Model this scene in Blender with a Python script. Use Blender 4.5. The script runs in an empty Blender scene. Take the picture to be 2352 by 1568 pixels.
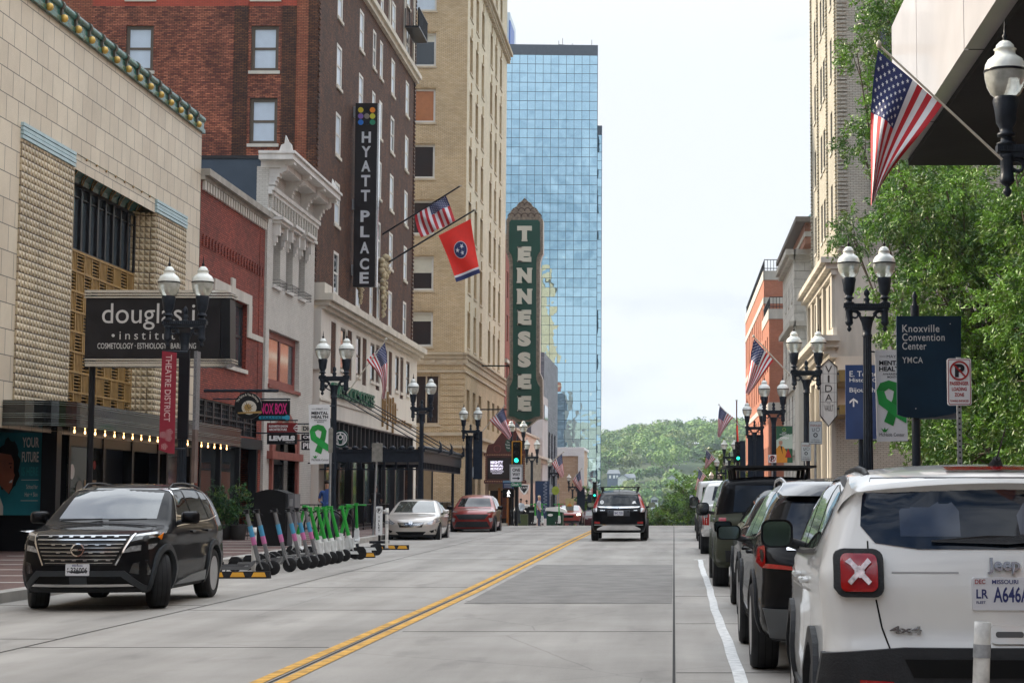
import bpy, bmesh, math, random
from mathutils import Vector, Matrix
from mathutils.bvhtree import BVHTree
from mathutils.geometry import tessellate_polygon
S = bpy.context.scene
R = math.radians
random.seed(7)

# ---------------------------------------------------------------- camera
F, CU, CV, HV = 4168.0, 1548.0, 784.0, 1145.0       # focal length, principal point and eye line measured on the photograph
EYE = 1.5
PITCH = math.atan((HV - CV) / F)
cam = bpy.data.cameras.new('camera')
cam.sensor_width = 36; cam.lens = 36 * F / 2352; cam.shift_x = -(CU - 1176) / 2352
cam.clip_start = 0.1; cam.clip_end = 6000
co = bpy.data.objects.new('camera', cam); S.collection.objects.link(co)
co.location = (0, 0, EYE); co.rotation_euler = (R(90) + PITCH, 0, 0)
S.camera = co

# ---------------------------------------------------------------- sky, sun, exposure
SUN_EL, SUN_AZ = R(28), R(-64)                       # from ahead and to the left
w = bpy.data.worlds.new('World'); S.world = w; w.use_nodes = True
nt = w.node_tree; nt.nodes.clear()
def wn(t, **k):
    n = nt.nodes.new(t)
    for a, b in k.items(): setattr(n, a, b)
    return n
sky = wn('ShaderNodeTexSky', sky_type='NISHITA', sun_disc=False)
sky.sun_elevation = SUN_EL; sky.sun_rotation = SUN_AZ; sky.dust_density = 2.5; sky.air_density = 1.0
tc = wn('ShaderNodeTexCoord'); mp = wn('ShaderNodeMapping'); mp.inputs['Scale'].default_value = (1.0, 1.0, 2.6)
nz = wn('ShaderNodeTexNoise'); nz.inputs['Scale'].default_value = 3.4; nz.inputs['Detail'].default_value = 7; nz.inputs['Roughness'].default_value = 0.55
cr = wn('ShaderNodeMapRange'); cr.inputs['From Min'].default_value = 0.34; cr.inputs['From Max'].default_value = 0.60
cr.inputs['To Min'].default_value = 0.15; cr.inputs['To Max'].default_value = 1.0
sx = wn('ShaderNodeSeparateXYZ')
fr = wn('ShaderNodeMapRange'); fr.inputs['From Min'].default_value = -0.6; fr.inputs['From Max'].default_value = 0.7
fr.inputs['To Min'].default_value = -0.25; fr.inputs['To Max'].default_value = 0.36          # thicker bright cloud ahead, bluer sky behind
ad = wn('ShaderNodeMath', operation='ADD'); ad.use_clamp = True
mx = wn('ShaderNodeMixRGB'); mx.inputs['Color2'].default_value = (8.75, 9.2, 9.75, 1)
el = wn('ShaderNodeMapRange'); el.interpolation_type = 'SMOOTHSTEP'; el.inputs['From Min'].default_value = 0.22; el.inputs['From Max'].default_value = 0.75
el.inputs['To Min'].default_value = 0.625; el.inputs['To Max'].default_value = 2.0        # sky boosted overhead, above the frame, to brighten the shaded street
scl = wn('ShaderNodeVectorMath', operation='SCALE')
bg = wn('ShaderNodeBackground'); bg.inputs['Strength'].default_value = 0.10
ow = wn('ShaderNodeOutputWorld'); L = nt.links.new
L(tc.outputs['Generated'], mp.inputs[0]); L(mp.outputs[0], nz.inputs['Vector']); L(nz.outputs[0], cr.inputs[0])
L(tc.outputs['Generated'], sx.inputs[0]); L(sx.outputs[1], fr.inputs[0]); L(cr.outputs[0], ad.inputs[0]); L(fr.outputs[0], ad.inputs[1])
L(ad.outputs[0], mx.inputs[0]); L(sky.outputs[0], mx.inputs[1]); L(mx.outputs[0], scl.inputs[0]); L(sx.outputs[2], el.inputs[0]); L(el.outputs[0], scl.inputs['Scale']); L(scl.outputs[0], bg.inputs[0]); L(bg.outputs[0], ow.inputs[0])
sl = bpy.data.lights.new('sun', 'SUN'); sl.energy = 4.3; sl.angle = R(2.0); sl.color = (1.0, 0.87, 0.70)
so = bpy.data.objects.new('sun', sl); S.collection.objects.link(so)
sd = Vector((math.sin(SUN_AZ) * math.cos(SUN_EL), math.cos(SUN_AZ) * math.cos(SUN_EL), math.sin(SUN_EL)))
so.rotation_euler = sd.to_track_quat('Z', 'Y').to_euler()
S.view_settings.view_transform = 'Standard'; S.view_settings.look = 'None'
S.view_settings.exposure = 0.78; S.view_settings.gamma = 1.0

# ---------------------------------------------------------------- helpers
def P(u, v, X=None, Y=None, Z=None):
    """the 3D point seen at (u, v) of the photograph that lies on one axis-parallel plane"""
    r, t = (u - CU) / F, (CV - v) / F
    d = Vector((r, math.cos(PITCH) - t * math.sin(PITCH), math.sin(PITCH) + t * math.cos(PITCH)))
    if X is not None: k = X / d.x
    elif Y is not None: k = Y / d.y
    else: k = (Z - EYE) / d.z
    return Vector((0, 0, EYE)) + d * k
def gz(y):
    """height of the carriageway along the street"""
    pts = [(-60, 0), (30, 0), (60, .14), (80, .2), (95, .10), (110, -.12), (130, -.75), (180, -2.6), (260, -6.2), (420, -15), (3000, -60)]
    for (a, p), (b, q) in zip(pts, pts[1:]):
        if y <= b:
            k = (y - a) / (b - a); return p + (q - p) * k
    return -60
class MB:
    def __init__(s): s.v = []; s.f = []; s.m = []; s.sm = []
    def add(s, vs, fs, m=0, smooth=False):
        o = len(s.v); s.v += [tuple(p) for p in vs]
        for f in fs: s.f.append([i + o for i in f]); s.m.append(m); s.sm.append(smooth)
    def quad(s, a, b, c, d, m=0): s.add([a, b, c, d], [(0, 1, 2, 3)], m)
    def box(s, x0, x1, y0, y1, z0, z1, m=0):
        x0, x1 = sorted((x0, x1)); y0, y1 = sorted((y0, y1)); z0, z1 = sorted((z0, z1))
        s.add([(x0,y0,z0),(x1,y0,z0),(x1,y1,z0),(x0,y1,z0),(x0,y0,z1),(x1,y0,z1),(x1,y1,z1),(x0,y1,z1)],
              [(0,3,2,1),(4,5,6,7),(0,1,5,4),(1,2,6,5),(2,3,7,6),(3,0,4,7)], m)
    def prism(s, pts, fa, fb, m=0):
        """pts 2D polygon; fa / fb map (a, b) to the 3D front and back"""
        n = len(pts); A = [fa(*p) for p in pts]; B = [fb(*p) for p in pts]
        tri = tessellate_polygon([[Vector((p[0], p[1], 0)) for p in pts]])
        s.add(A, tri, m); s.add(B, tri, m)
        s.add(A + B, [(i, (i + 1) % n, n + (i + 1) % n, n + i) for i in range(n)], m)
    def poly(s, pts, f, m=0):
        tri = tessellate_polygon([[Vector((p[0], p[1], 0)) for p in pts]])
        s.add([f(*p) for p in pts], tri, m)
    def tube(s, p, q, r, r2=None, n=8, m=0, caps=True):
        p = Vector(p); q = Vector(q); r2 = r if r2 is None else r2
        d = (q - p)
        if d.length < 1e-6: return
        d.normalize(); a = d.orthogonal().normalized(); b = d.cross(a)
        vs = []
        for c, rr in ((p, r), (q, r2)):
            for i in range(n):
                t = 2 * math.pi * i / n; vs.append(c + a * math.cos(t) * rr + b * math.sin(t) * rr)
        s.add(vs, [(i, (i + 1) % n, n + (i + 1) % n, n + i) for i in range(n)], m, True)
        if caps: s.add(vs, [tuple(range(n))[::-1], tuple(range(n, 2 * n))], m)
    def path(s, pts, r, n=8, m=0):
        for a, b in zip(pts, pts[1:]): s.tube(a, b, r, n=n, m=m)
    def lathe(s, prof, c=(0,0,0), n=16, m=0, flute=0.0, axis='Z'):
        vs = []
        for (r, z) in prof:
            for i in range(n):
                t = 2 * math.pi * i / n; rr = r * (1 - flute * (i % 2))
                if axis == 'Z': vs.append((c[0] + rr * math.cos(t), c[1] + rr * math.sin(t), c[2] + z))
                elif axis == 'X': vs.append((c[0] + z, c[1] + rr * math.cos(t), c[2] + rr * math.sin(t)))
                else: vs.append((c[0] + rr * math.cos(t), c[1] + z, c[2] + rr * math.sin(t)))
        fs = []
        for k in range(len(prof) - 1):
            for i in range(n):
                j = (i + 1) % n; fs.append((k * n + i, k * n + j, (k + 1) * n + j, (k + 1) * n + i))
        s.add(vs, fs, m, flute == 0)
        k = len(prof) - 1
        s.add(vs, [tuple(range(n))[::-1], tuple(range(k * n, k * n + n))], m)
def link(o): S.collection.objects.link(o); return o
def mesh(name, mb, mats):
    me = bpy.data.meshes.new(name); me.from_pydata(mb.v, [], mb.f)
    for m in (mats if isinstance(mats, (list, tuple)) else [mats]): me.materials.append(m)
    if len(me.materials) > 1: me.polygons.foreach_set('material_index', mb.m)
    me.polygons.foreach_set('use_smooth', mb.sm); me.update(); return me
def tag(o, label=None, cat=None, group=None, kind=None):
    if label: o['label'] = label
    if cat: o['category'] = cat
    if group: o['group'] = group
    if kind: o['kind'] = kind
    return o
def thing(name, label, cat, loc=(0, 0, 0), rz=0, group=None):
    o = link(bpy.data.objects.new(name, None)); o.location = loc; o.rotation_euler = (0, 0, rz); o.empty_display_size = .2
    return tag(o, label, cat, group)
def part(name, mb, mats, parent=None, world=True, label=None):
    """a mesh object; world=True: the coordinates are world coordinates, moved into the parent's space"""
    o = link(bpy.data.objects.new(name, mesh(name, mb, mats)))
    if parent is not None:
        o.parent = parent
        if world:
            m = wm(parent).inverted(); o.data.transform(m)
    if label: o['label'] = label
    return o
def parts(name, mb, mats, parent, gap=.25, world=True):
    """like part(), but every cluster of faces further than gap from the others becomes a part of its own"""
    import itertools
    n = len(mb.f); bb = []
    for f in mb.f:
        c = [mb.v[i] for i in f]; bb.append([min(p[k] for p in c) for k in range(3)] + [max(p[k] for p in c) for k in range(3)])
    cl = []
    for i in range(n):
        hit = [g for g in cl if all(g[0][k] - gap < bb[i][k + 3] and bb[i][k] < g[0][k + 3] + gap for k in range(3))]
        box = list(bb[i]); mem = [i]
        for g in hit:
            box = [min(box[k], g[0][k]) for k in range(3)] + [max(box[k + 3], g[0][k + 3]) for k in range(3)]; mem += g[1]; cl.remove(g)
        cl.append((box, mem))
    for box, mem in cl:
        q = MB()
        for i in sorted(mem): q.add([mb.v[j] for j in mb.f[i]], [tuple(range(len(mb.f[i])))], mb.m[i], mb.sm[i])
        o = part(name, q, mats, parent, world)
        if any(q.sm):
            b_ = bmesh.new(); b_.from_mesh(o.data); bmesh.ops.remove_doubles(b_, verts=b_.verts, dist=1e-5); b_.to_mesh(o.data); b_.free()
def wm(o):
    m = Matrix.LocRotScale(o.location, o.rotation_euler, o.scale)
    return wm(o.parent) @ m if o.parent else m
def struct(name, mb, mats): return tag(part(name, mb, mats), kind='structure')
def copy_tree(o, parent=None):
    c = link(o.copy()); c.parent = parent
    for ch in list(o.children): copy_tree(ch, c)
    return c
class Fac:
    """a vertical plane: 'L' faces the street from the left, 'R' from the right, 'N' faces the camera"""
    def __init__(s, kind, c): s.k = kind; s.c = c
    def pt(s, a, z, d=0.0):
        if s.k == 'L': return Vector((s.c + d, a, z))
        if s.k == 'R': return Vector((s.c - d, a, z))
        return Vector((a, s.c - d, z))
    def px(s, u, v):
        p = P(u, v, Y=s.c) if s.k == 'N' else P(u, v, X=s.c)
        return (p.x if s.k == 'N' else p.y), p.z
    def box(s, mb, a0, a1, z0, z1, d0, d1, m=0):
        p = s.pt(a0, z0, d0); q = s.pt(a1, z1, d1); mb.box(p.x, q.x, p.y, q.y, p.z, q.z, m)
    def wall(s, mb, a0, a1, z0, z1, wins=(), depth=.25, m=0, mr=None):
        mr = m if mr is None else mr
        A = sorted({a0, a1} | {x for q in wins for x in q[:2] if a0 < x < a1}); Z = sorted({z0, z1} | {x for q in wins for x in q[2:4] if z0 < x < z1})
        for i in range(len(A) - 1):
            for j in range(len(Z) - 1):
                ca, cz = (A[i] + A[i+1]) / 2, (Z[j] + Z[j+1]) / 2
                if any(q[0] < ca < q[1] and q[2] < cz < q[3] for q in wins): continue
                mb.quad(s.pt(A[i], Z[j]), s.pt(A[i+1], Z[j]), s.pt(A[i+1], Z[j+1]), s.pt(A[i], Z[j+1]), m)
        for q in wins:
            b0, b1, y0, y1 = q[:4]
            mb.quad(s.pt(b0, y0), s.pt(b0, y1), s.pt(b0, y1, -depth), s.pt(b0, y0, -depth), mr)
            mb.quad(s.pt(b1, y0), s.pt(b1, y1), s.pt(b1, y1, -depth), s.pt(b1, y0, -depth), mr)
            mb.quad(s.pt(b0, y0), s.pt(b1, y0), s.pt(b1, y0, -depth), s.pt(b0, y0, -depth), mr)
            mb.quad(s.pt(b0, y1), s.pt(b1, y1), s.pt(b1, y1, -depth), s.pt(b0, y1, -depth), mr)
def window(root, fac, q, frame, pane, fw=.09, depth=.2, sill=None, cols=1, rows=2, name='window', shade=None, sh=.5):
    a0, a1, z0, z1 = q[:4]; mb = MB(); d0, d1 = -depth, -depth + .07
    fac.box(mb, a0, a0 + fw, z0, z1, d0, d1); fac.box(mb, a1 - fw, a1, z0, z1, d0, d1)
    fac.box(mb, a0 + fw, a1 - fw, z1 - fw, z1, d0, d1); fac.box(mb, a0 + fw, a1 - fw, z0, z0 + fw, d0, d1)
    for i in range(1, cols): 
        x = a0 + (a1 - a0) * i / cols; fac.box(mb, x - fw * .4, x + fw * .4, z0 + fw, z1 - fw, d0, d1 - .01)
    for i in range(1, rows):
        z = z0 + (z1 - z0) * i / rows; fac.box(mb, a0 + fw, a1 - fw, z - fw * .35, z + fw * .35, d0, d1 - .015)
    if sill is not None: fac.box(mb, a0 - .08, a1 + .08, z0 - .14, z0 - .003, -depth * .5, .07, 1)
    o = part(name, mb, [frame, sill if sill is not None else frame], root)
    g = MB(); g.quad(fac.pt(a0 + fw, z0 + fw, d0 + .02), fac.pt(a1 - fw, z0 + fw, d0 + .02), fac.pt(a1 - fw, z1 - fw, d0 + .02), fac.pt(a0 + fw, z1 - fw, d0 + .02))
    pm = [pane]
    if shade is not None:
        g.f.clear(); g.v.clear(); g.m.clear(); g.sm.clear(); zm = z1 - fw - (z1 - z0) * sh; pm = [pane, shade]
        g.quad(fac.pt(a0 + fw, z0 + fw, d0 + .02), fac.pt(a1 - fw, z0 + fw, d0 + .02), fac.pt(a1 - fw, zm, d0 + .02), fac.pt(a0 + fw, zm, d0 + .02))
        g.quad(fac.pt(a0 + fw, zm, d0 + .02), fac.pt(a1 - fw, zm, d0 + .02), fac.pt(a1 - fw, z1 - fw, d0 + .02), fac.pt(a0 + fw, z1 - fw, d0 + .02), 1)
    part('pane', g, pm, o); return o
_fc = {}
def glyphs(s, bold=0.0, ext=0.0, spacing=1.0):
    key = (s, bold, ext, spacing)
    if key not in _fc:
        c = bpy.data.curves.new('t', 'FONT'); c.body = s; c.offset = bold; c.extrude = ext; c.space_character = spacing; c.resolution_u = 4
        c.fill_mode = 'FRONT' if ext == 0 else 'BOTH'
        o = bpy.data.objects.new('t', c); link(o); bpy.context.view_layer.update()
        me = bpy.data.meshes.new_from_object(o)
        vs = [v.co.copy() for v in me.vertices]; fs = [tuple(p.vertices) for p in me.polygons]
        bpy.data.objects.remove(o); bpy.data.curves.remove(c); bpy.data.meshes.remove(me)
        _fc[key] = (vs, fs)
    return _fc[key]
def text(mb, s, f, a0, a1, z0, z1, m=0, bold=0.0, ext=0.0, spacing=1.0, keep=False):
    """lettering fitted into the box a0..a1, z0..z1; f maps (a, z) or (a, z, d)"""
    vs, fs = glyphs(s, bold, .5 if ext else 0.0, spacing)
    xs = [v.x for v in vs]; ys = [v.y for v in vs]; x0, x1, y0, y1 = min(xs), max(xs), min(ys), max(ys)
    kx, ky = (a1 - a0) / (x1 - x0), (z1 - z0) / (y1 - y0); ox = 0
    if keep: kx = math.copysign(abs(ky), kx); ox = ((a1 - a0) - kx * (x1 - x0)) / 2
    out = []
    for v in vs:
        a, z = a0 + ox + (v.x - x0) * kx, z0 + (v.y - y0) * ky
        out.append(f(a, z, (v.z + .5) * ext) if ext else f(a, z))
    mb.add(out, fs, m)
def circ(cx, cy, r, n=24, r2=None): 
    r2 = r if r2 is None else r2
    return [(cx + r * math.cos(2 * math.pi * i / n), cy + r2 * math.sin(2 * math.pi * i / n)) for i in range(n)]
def star(cx, cy, r, rot=0): return [(cx + (r if i % 2 == 0 else r * .4) * math.sin(rot + math.pi * i / 5), cy + (r if i % 2 == 0 else r * .4) * math.cos(rot + math.pi * i / 5)) for i in range(10)]
def rrect(x0, x1, y0, y1, r, n=4):
    o = []
    for cx, cy, t in ((x1 - r, y1 - r, 0), (x0 + r, y1 - r, 90), (x0 + r, y0 + r, 180), (x1 - r, y0 + r, 270)):
        for i in range(n + 1): a = R(t + 90 * i / n); o.append((cx + r * math.cos(a), cy + r * math.sin(a)))
    return o
def ring(cx, cy, r0, r1, n=24, a0=0, a1=360):
    """quads of a flat ring"""
    o = []
    for i in range(n):
        t, q = R(a0 + (a1 - a0) * i / n), R(a0 + (a1 - a0) * (i + 1) / n)
        o.append([(cx + r0 * math.cos(t), cy + r0 * math.sin(t)), (cx + r1 * math.cos(t), cy + r1 * math.sin(t)), (cx + r1 * math.cos(q), cy + r1 * math.sin(q)), (cx + r0 * math.cos(q), cy + r0 * math.sin(q))])
    return o
def strip2(pts, w):
    """quads following a 2D polyline with width w"""
    o = []
    for (a, b), (c, d) in zip(pts, pts[1:]):
        l = math.hypot(c - a, d - b) or 1; nx, ny = -(d - b) / l * w / 2, (c - a) / l * w / 2
        o.append([(a + nx, b + ny), (a - nx, b - ny), (c - nx, d - ny), (c + nx, d + ny)])
    return o

# ---------------------------------------------------------------- materials
_m = {}
def nodes(name):
    m = bpy.data.materials.new(name); m.use_nodes = True; t = m.node_tree
    return m, t, t.nodes['Principled BSDF']
def lin(c):
    """sRGB 0..255 -> linear"""
    return tuple(((x / 255) / 12.92 if x <= 10 else ((x / 255 + .055) / 1.055) ** 2.4) for x in c) + (1,)
def M(name, col, rough=.6, metal=0, var=.12, scale=3.0, bump=0.0, bscale=20.0, coat=0, ior=None, emit=None, estr=1.0, trans=0, alpha=1, streak=0):
    """plain surface with uneven tone; col is linear albedo"""
    if name in _m: return _m[name]
    m, t, b = nodes(name); N, K = t.nodes, t.links.new
    b.inputs['Roughness'].default_value = rough; b.inputs['Metallic'].default_value = metal
    if max(col[:3]) < .06 and not ior and not metal: b.inputs['Specular IOR Level'].default_value = .22
    if coat: b.inputs['Coat Weight'].default_value = coat; b.inputs['Coat Roughness'].default_value = .04
    if ior: b.inputs['IOR'].default_value = ior
    if trans: b.inputs['Transmission Weight'].default_value = trans
    if emit: b.inputs['Emission Color'].default_value = (*emit, 1); b.inputs['Emission Strength'].default_value = estr
    c = (*col[:3], 1)
    if var:
        g = N.new('ShaderNodeNewGeometry'); n = N.new('ShaderNodeTexNoise'); n.inputs['Scale'].default_value = scale; n.inputs['Detail'].default_value = 6
        if streak:
            mpn = N.new('ShaderNodeMapping'); mpn.inputs['Scale'].default_value = (1, 1, streak); K(g.outputs['Position'], mpn.inputs[0]); K(mpn.outputs[0], n.inputs['Vector'])
        else: K(g.outputs['Position'], n.inputs['Vector'])
        r = N.new('ShaderNodeValToRGB'); r.color_ramp.elements[0].position = .3; r.color_ramp.elements[1].position = .72
        r.color_ramp.elements[0].color = tuple(x * (1 - var) for x in c[:3]) + (1,); r.color_ramp.elements[1].color = tuple(min(1, x * (1 + var)) for x in c[:3]) + (1,)
        K(n.outputs[0], r.inputs[0]); K(r.outputs[0], b.inputs['Base Color'])
        if bump:
            n2 = N.new('ShaderNodeTexNoise'); n2.inputs['Scale'].default_value = bscale; n2.inputs['Detail'].default_value = 4; K(g.outputs['Position'], n2.inputs['Vector'])
            bp = N.new('ShaderNodeBump'); bp.inputs['Strength'].default_value = bump; bp.inputs['Distance'].default_value = .02; K(n2.outputs[0], bp.inputs['Height']); K(bp.outputs[0], b.inputs['Normal'])
    else: b.inputs['Base Color'].default_value = c
    _m[name] = m; return m
def brick(name, c1, c2, mort, bw=.22, bh=.075, ms=.012, rough=.85, var=.25, bump=.5, flat=False, vs=.35, off=.5, bias=0.0, dark=None):
    """brickwork on world position: u runs along the wall, v up it; flat=True for paving"""
    if name in _m: return _m[name]
    m, t, b = nodes(name); N, K = t.nodes, t.links.new
    b.inputs['Roughness'].default_value = rough
    g = N.new('ShaderNodeNewGeometry'); s = N.new('ShaderNodeSeparateXYZ'); cb = N.new('ShaderNodeCombineXYZ'); K(g.outputs['Position'], s.inputs[0])
    if flat: K(s.outputs[0], cb.inputs[0]); K(s.outputs[1], cb.inputs[1])
    else:
        a = N.new('ShaderNodeMath'); a.operation = 'ADD'; K(s.outputs[0], a.inputs[0]); K(s.outputs[1], a.inputs[1]); K(a.outputs[0], cb.inputs[0]); K(s.outputs[2], cb.inputs[1])
    br = N.new('ShaderNodeTexBrick'); br.offset = off; K(cb.outputs[0], br.inputs['Vector'])
    for k, v in (('Color1', (*c1[:3], 1)), ('Color2', (*c2[:3], 1)), ('Mortar', (*mort[:3], 1)), ('Scale', 1.0), ('Mortar Size', ms), ('Mortar Smooth', .1), ('Bias', bias), ('Brick Width', bw), ('Row Height', bh)): br.inputs[k].default_value = v
    n = N.new('ShaderNodeTexNoise'); n.inputs['Scale'].default_value = vs; n.inputs['Detail'].default_value = 9; n.inputs['Roughness'].default_value = .74; K(g.outputs['Position'], n.inputs['Vector'])
    mr = N.new('ShaderNodeMapRange'); mr.inputs['From Min'].default_value = .3; mr.inputs['From Max'].default_value = .7; mr.inputs['To Min'].default_value = 1 - var; mr.inputs['To Max'].default_value = 1 + var; K(n.outputs[0], mr.inputs[0])
    mu = N.new('ShaderNodeVectorMath'); mu.operation = 'SCALE'; K(br.outputs['Color'], mu.inputs[0]); K(mr.outputs[0], mu.inputs['Scale']); K(mu.outputs[0], b.inputs['Base Color'])
    bp = N.new('ShaderNodeBump'); bp.inputs['Strength'].default_value = bump; bp.inputs['Distance'].default_value = .012; bp.invert = True; K(br.outputs['Fac'], bp.inputs['Height']); K(bp.outputs[0], b.inputs['Normal'])
    _m[name] = m; return m
# ---------------------------------------------------------------- palette
black_paint = M('black_paint', (.012, .013, .016), .35, var=.1)
iron = M('navy_black_iron', (.018, .024, .034), .42, var=.25, scale=9, bump=.2, bscale=40)
steel = M('galvanised_steel', (.36, .37, .38), .45, .7, var=.2, scale=8)
darkglass = M('dark_glass', (.015, .018, .021), .05, var=0, ior=1.9)
midglass = M('grey_glass', (.05, .065, .075), .06, var=0, ior=2.3)
shopglass = M('shop_glass', (.03, .035, .035), .04, var=.5, scale=1.2, ior=1.9)
whiteframe = M('white_window_frame', (.62, .60, .55), .5, var=.08)
brownframe = M('brown_window_frame', (.10, .075, .05), .5, var=.1)
darkframe = M('dark_window_frame', (.03, .03, .032), .4, var=.1)
blind = M('pale_window_blind', (.52, .60, .68), .35, var=.05, ior=1.8)
stone = M('pale_limestone', (.50, .47, .41), .8, var=.18, scale=1.4, bump=.3, bscale=25, streak=.25)
white_sign = M('white_sign_face', (.78, .78, .78), .45, var=.03)
white_letter = M('white_letter', (.85, .85, .84), .4, var=0)
roofing = M('roof_membrane', (.12, .12, .12), .9, var=.2)

# ---------------------------------------------------------------- ground, road, pavements
def sheet(x0, x1, ys, dz, mb, m=0, slope=0):
    for a, b in zip(ys, ys[1:]): mb.quad((x0, a, gz(a) + dz), (x1, a, gz(a) + dz), (x1, b, gz(b) + dz), (x0, b, gz(b) + dz), m)
YS = [-40, -10, 0] + list(range(5, 420, 5))
def road_mat():
    m, t, b = nodes('concrete_road'); N, K = t.nodes, t.links.new
    g = N.new('ShaderNodeNewGeometry'); b.inputs['Roughness'].default_value = .78
    n1 = N.new('ShaderNodeTexNoise'); n1.inputs['Scale'].default_value = .35; n1.inputs['Detail'].default_value = 9; n1.inputs['Roughness'].default_value = .62; K(g.outputs['Position'], n1.inputs['Vector'])
    mpn = N.new('ShaderNodeMapping'); mpn.inputs['Scale'].default_value = (2.2, .16, 1); K(g.outputs['Position'], mpn.inputs[0])
    n2 = N.new('ShaderNodeTexNoise'); n2.inputs['Scale'].default_value = 1.0; n2.inputs['Detail'].default_value = 6; K(mpn.outputs[0], n2.inputs['Vector'])
    n3 = N.new('ShaderNodeTexNoise'); n3.inputs['Scale'].default_value = 38; n3.inputs['Detail'].default_value = 3; K(g.outputs['Position'], n3.inputs['Vector'])
    sm = N.new('ShaderNodeMath'); sm.operation = 'ADD'; K(n1.outputs[0], sm.inputs[0]); K(n2.outputs[0], sm.inputs[1])
    s2 = N.new('ShaderNodeMath'); s2.operation = 'MULTIPLY_ADD'; s2.inputs[1].default_value = .35; K(n3.outputs[0], s2.inputs[0]); K(sm.outputs[0], s2.inputs[2])
    r = N.new('ShaderNodeValToRGB'); e = r.color_ramp.elements; e[0].position = .85; e[0].color = (.240, .222, .196, 1); e[1].position = 1.45; e[1].color = (.375, .352, .318, 1)
    mr = N.new('ShaderNodeMapRange'); mr.inputs['From Max'].default_value = 2.0; K(s2.outputs[0], mr.inputs[0]); e[0].position = .40; e[1].position = .74; K(mr.outputs[0], r.inputs[0])
    # slab tone: every pour a little different
    vo = N.new('ShaderNodeTexVoronoi'); vo.inputs['Scale'].default_value = .16; K(g.outputs['Position'], vo.inputs['Vector'])
    hs = N.new('ShaderNodeHueSaturation'); K(r.outputs[0], hs.inputs['Color'])
    v2 = N.new('ShaderNodeMapRange'); K(n1.outputs[0], v2.inputs[0]); v2.inputs['To Min'].default_value = .85; v2.inputs['To Max'].default_value = 1.12; K(v2.outputs[0], hs.inputs['Value'])
    # hairline cracks
    cv = N.new('ShaderNodeTexVoronoi'); cv.feature = 'DISTANCE_TO_EDGE'; cv.inputs['Scale'].default_value = .22
    wob = N.new('ShaderNodeMixRGB'); wob.inputs[0].default_value = .12; K(g.outputs['Position'], wob.inputs[1]); K(n1.outputs['Color'], wob.inputs[2]); K(wob.outputs[0], cv.inputs['Vector'])
    cl = N.new('ShaderNodeMapRange'); cl.inputs['From Max'].default_value = .0035; cl.inputs['To Min'].default_value = .72; cl.inputs['From Max'].default_value = .0022; K(cv.outputs['Distance'], cl.inputs[0])
    # tyre polished wheel paths and oil spots down the lanes
    sp_ = N.new('ShaderNodeSeparateXYZ'); K(g.outputs['Position'], sp_.inputs[0]); wv = N.new('ShaderNodeMath'); wv.operation = 'MULTIPLY'; K(sp_.outputs[0], wv.inputs[0]); wv.inputs[1].default_value = 3.8; si = N.new('ShaderNodeMath'); si.operation = 'SINE'; K(wv.outputs[0], si.inputs[0])
    mw = N.new('ShaderNodeMapRange'); K(si.outputs[0], mw.inputs[0]); mw.inputs['From Min'].default_value = -1; mw.inputs['To Min'].default_value = .90; mw.inputs['To Max'].default_value = 1.04
    m4 = N.new('ShaderNodeMapping'); m4.inputs['Scale'].default_value = (1.6, .5, 1); K(g.outputs['Position'], m4.inputs[0]); n4 = N.new('ShaderNodeTexNoise'); n4.inputs['Scale'].default_value = 1.1; n4.inputs['Detail'].default_value = 5; K(m4.outputs[0], n4.inputs['Vector'])
    m5 = N.new('ShaderNodeMapRange'); K(n4.outputs[0], m5.inputs[0]); m5.inputs['From Min'].default_value = .26; m5.inputs['From Max'].default_value = .42; m5.inputs['To Min'].default_value = .74
    p1 = N.new('ShaderNodeMath'); p1.operation = 'MULTIPLY'; K(mw.outputs[0], p1.inputs[0]); K(m5.outputs[0], p1.inputs[1]); p2 = N.new('ShaderNodeMath'); p2.operation = 'MULTIPLY'; K(p1.outputs[0], p2.inputs[0]); K(cl.outputs[0], p2.inputs[1]); cl = p2
    sc = N.new('ShaderNodeVectorMath'); sc.operation = 'SCALE'; K(hs.outputs[0], sc.inputs[0]); K(cl.outputs[0], sc.inputs['Scale']); K(sc.outputs[0], b.inputs['Base Color'])
    bp = N.new('ShaderNodeBump'); bp.inputs['Strength'].default_value = .25; bp.inputs['Distance'].default_value = .01; K(n3.outputs[0], bp.inputs['Height']); K(bp.outputs[0], b.inputs['Normal'])
    return m
road_m = road_mat()
joint = M('joint_sealer', (.03, .029, .028), .8, var=.2)
yellow = M('yellow_road_paint', (.56, .30, .04), .75, var=.42, scale=6)
whitep = M('white_road_paint', (.66, .66, .64), .7, var=.25, scale=11)
asph = M('asphalt_patch', (.200, .189, .174), .85, var=.22, scale=2.2, bump=.3, bscale=60)
mb = MB(); sheet(-9.7, 2.9, YS, 0, mb); sheet(-70, -9.7, [107, 110, 115, 120, 125], -.006, mb); sheet(2.9, 70, [116, 120, 125, 130], -.006, mb)
struct('road', mb, road_m)
mb = MB()
for x in (0.0, -3.31, -6.6):
    sheet(x - .012, x + .012, YS, .004 if x != -3.31 else .005, mb)
for i, y in enumerate([6.2, 12.4, 18.6, 24.8, 31, 37.2, 43.4, 49.6, 55.8, 62, 68, 74, 80, 86, 92, 98]):
    mb.box(-9.6, -6.62, y - .006 + 1.1, y + .006 + 1.1, gz(y) + .001, gz(y) + .0035); mb.box(-6.58, -3.5, y - .006, y + .006, gz(y) + .001, gz(y) + .0035)
    mb.box(-3.08, -.02, y + 2.194, y + 2.206, gz(y) + .001, gz(y) + .0035); mb.box(.02, 2.85, y + 3.494, y + 3.506, gz(y) + .001, gz(y) + .0035)
struct('road_joints', mb, joint)
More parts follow.
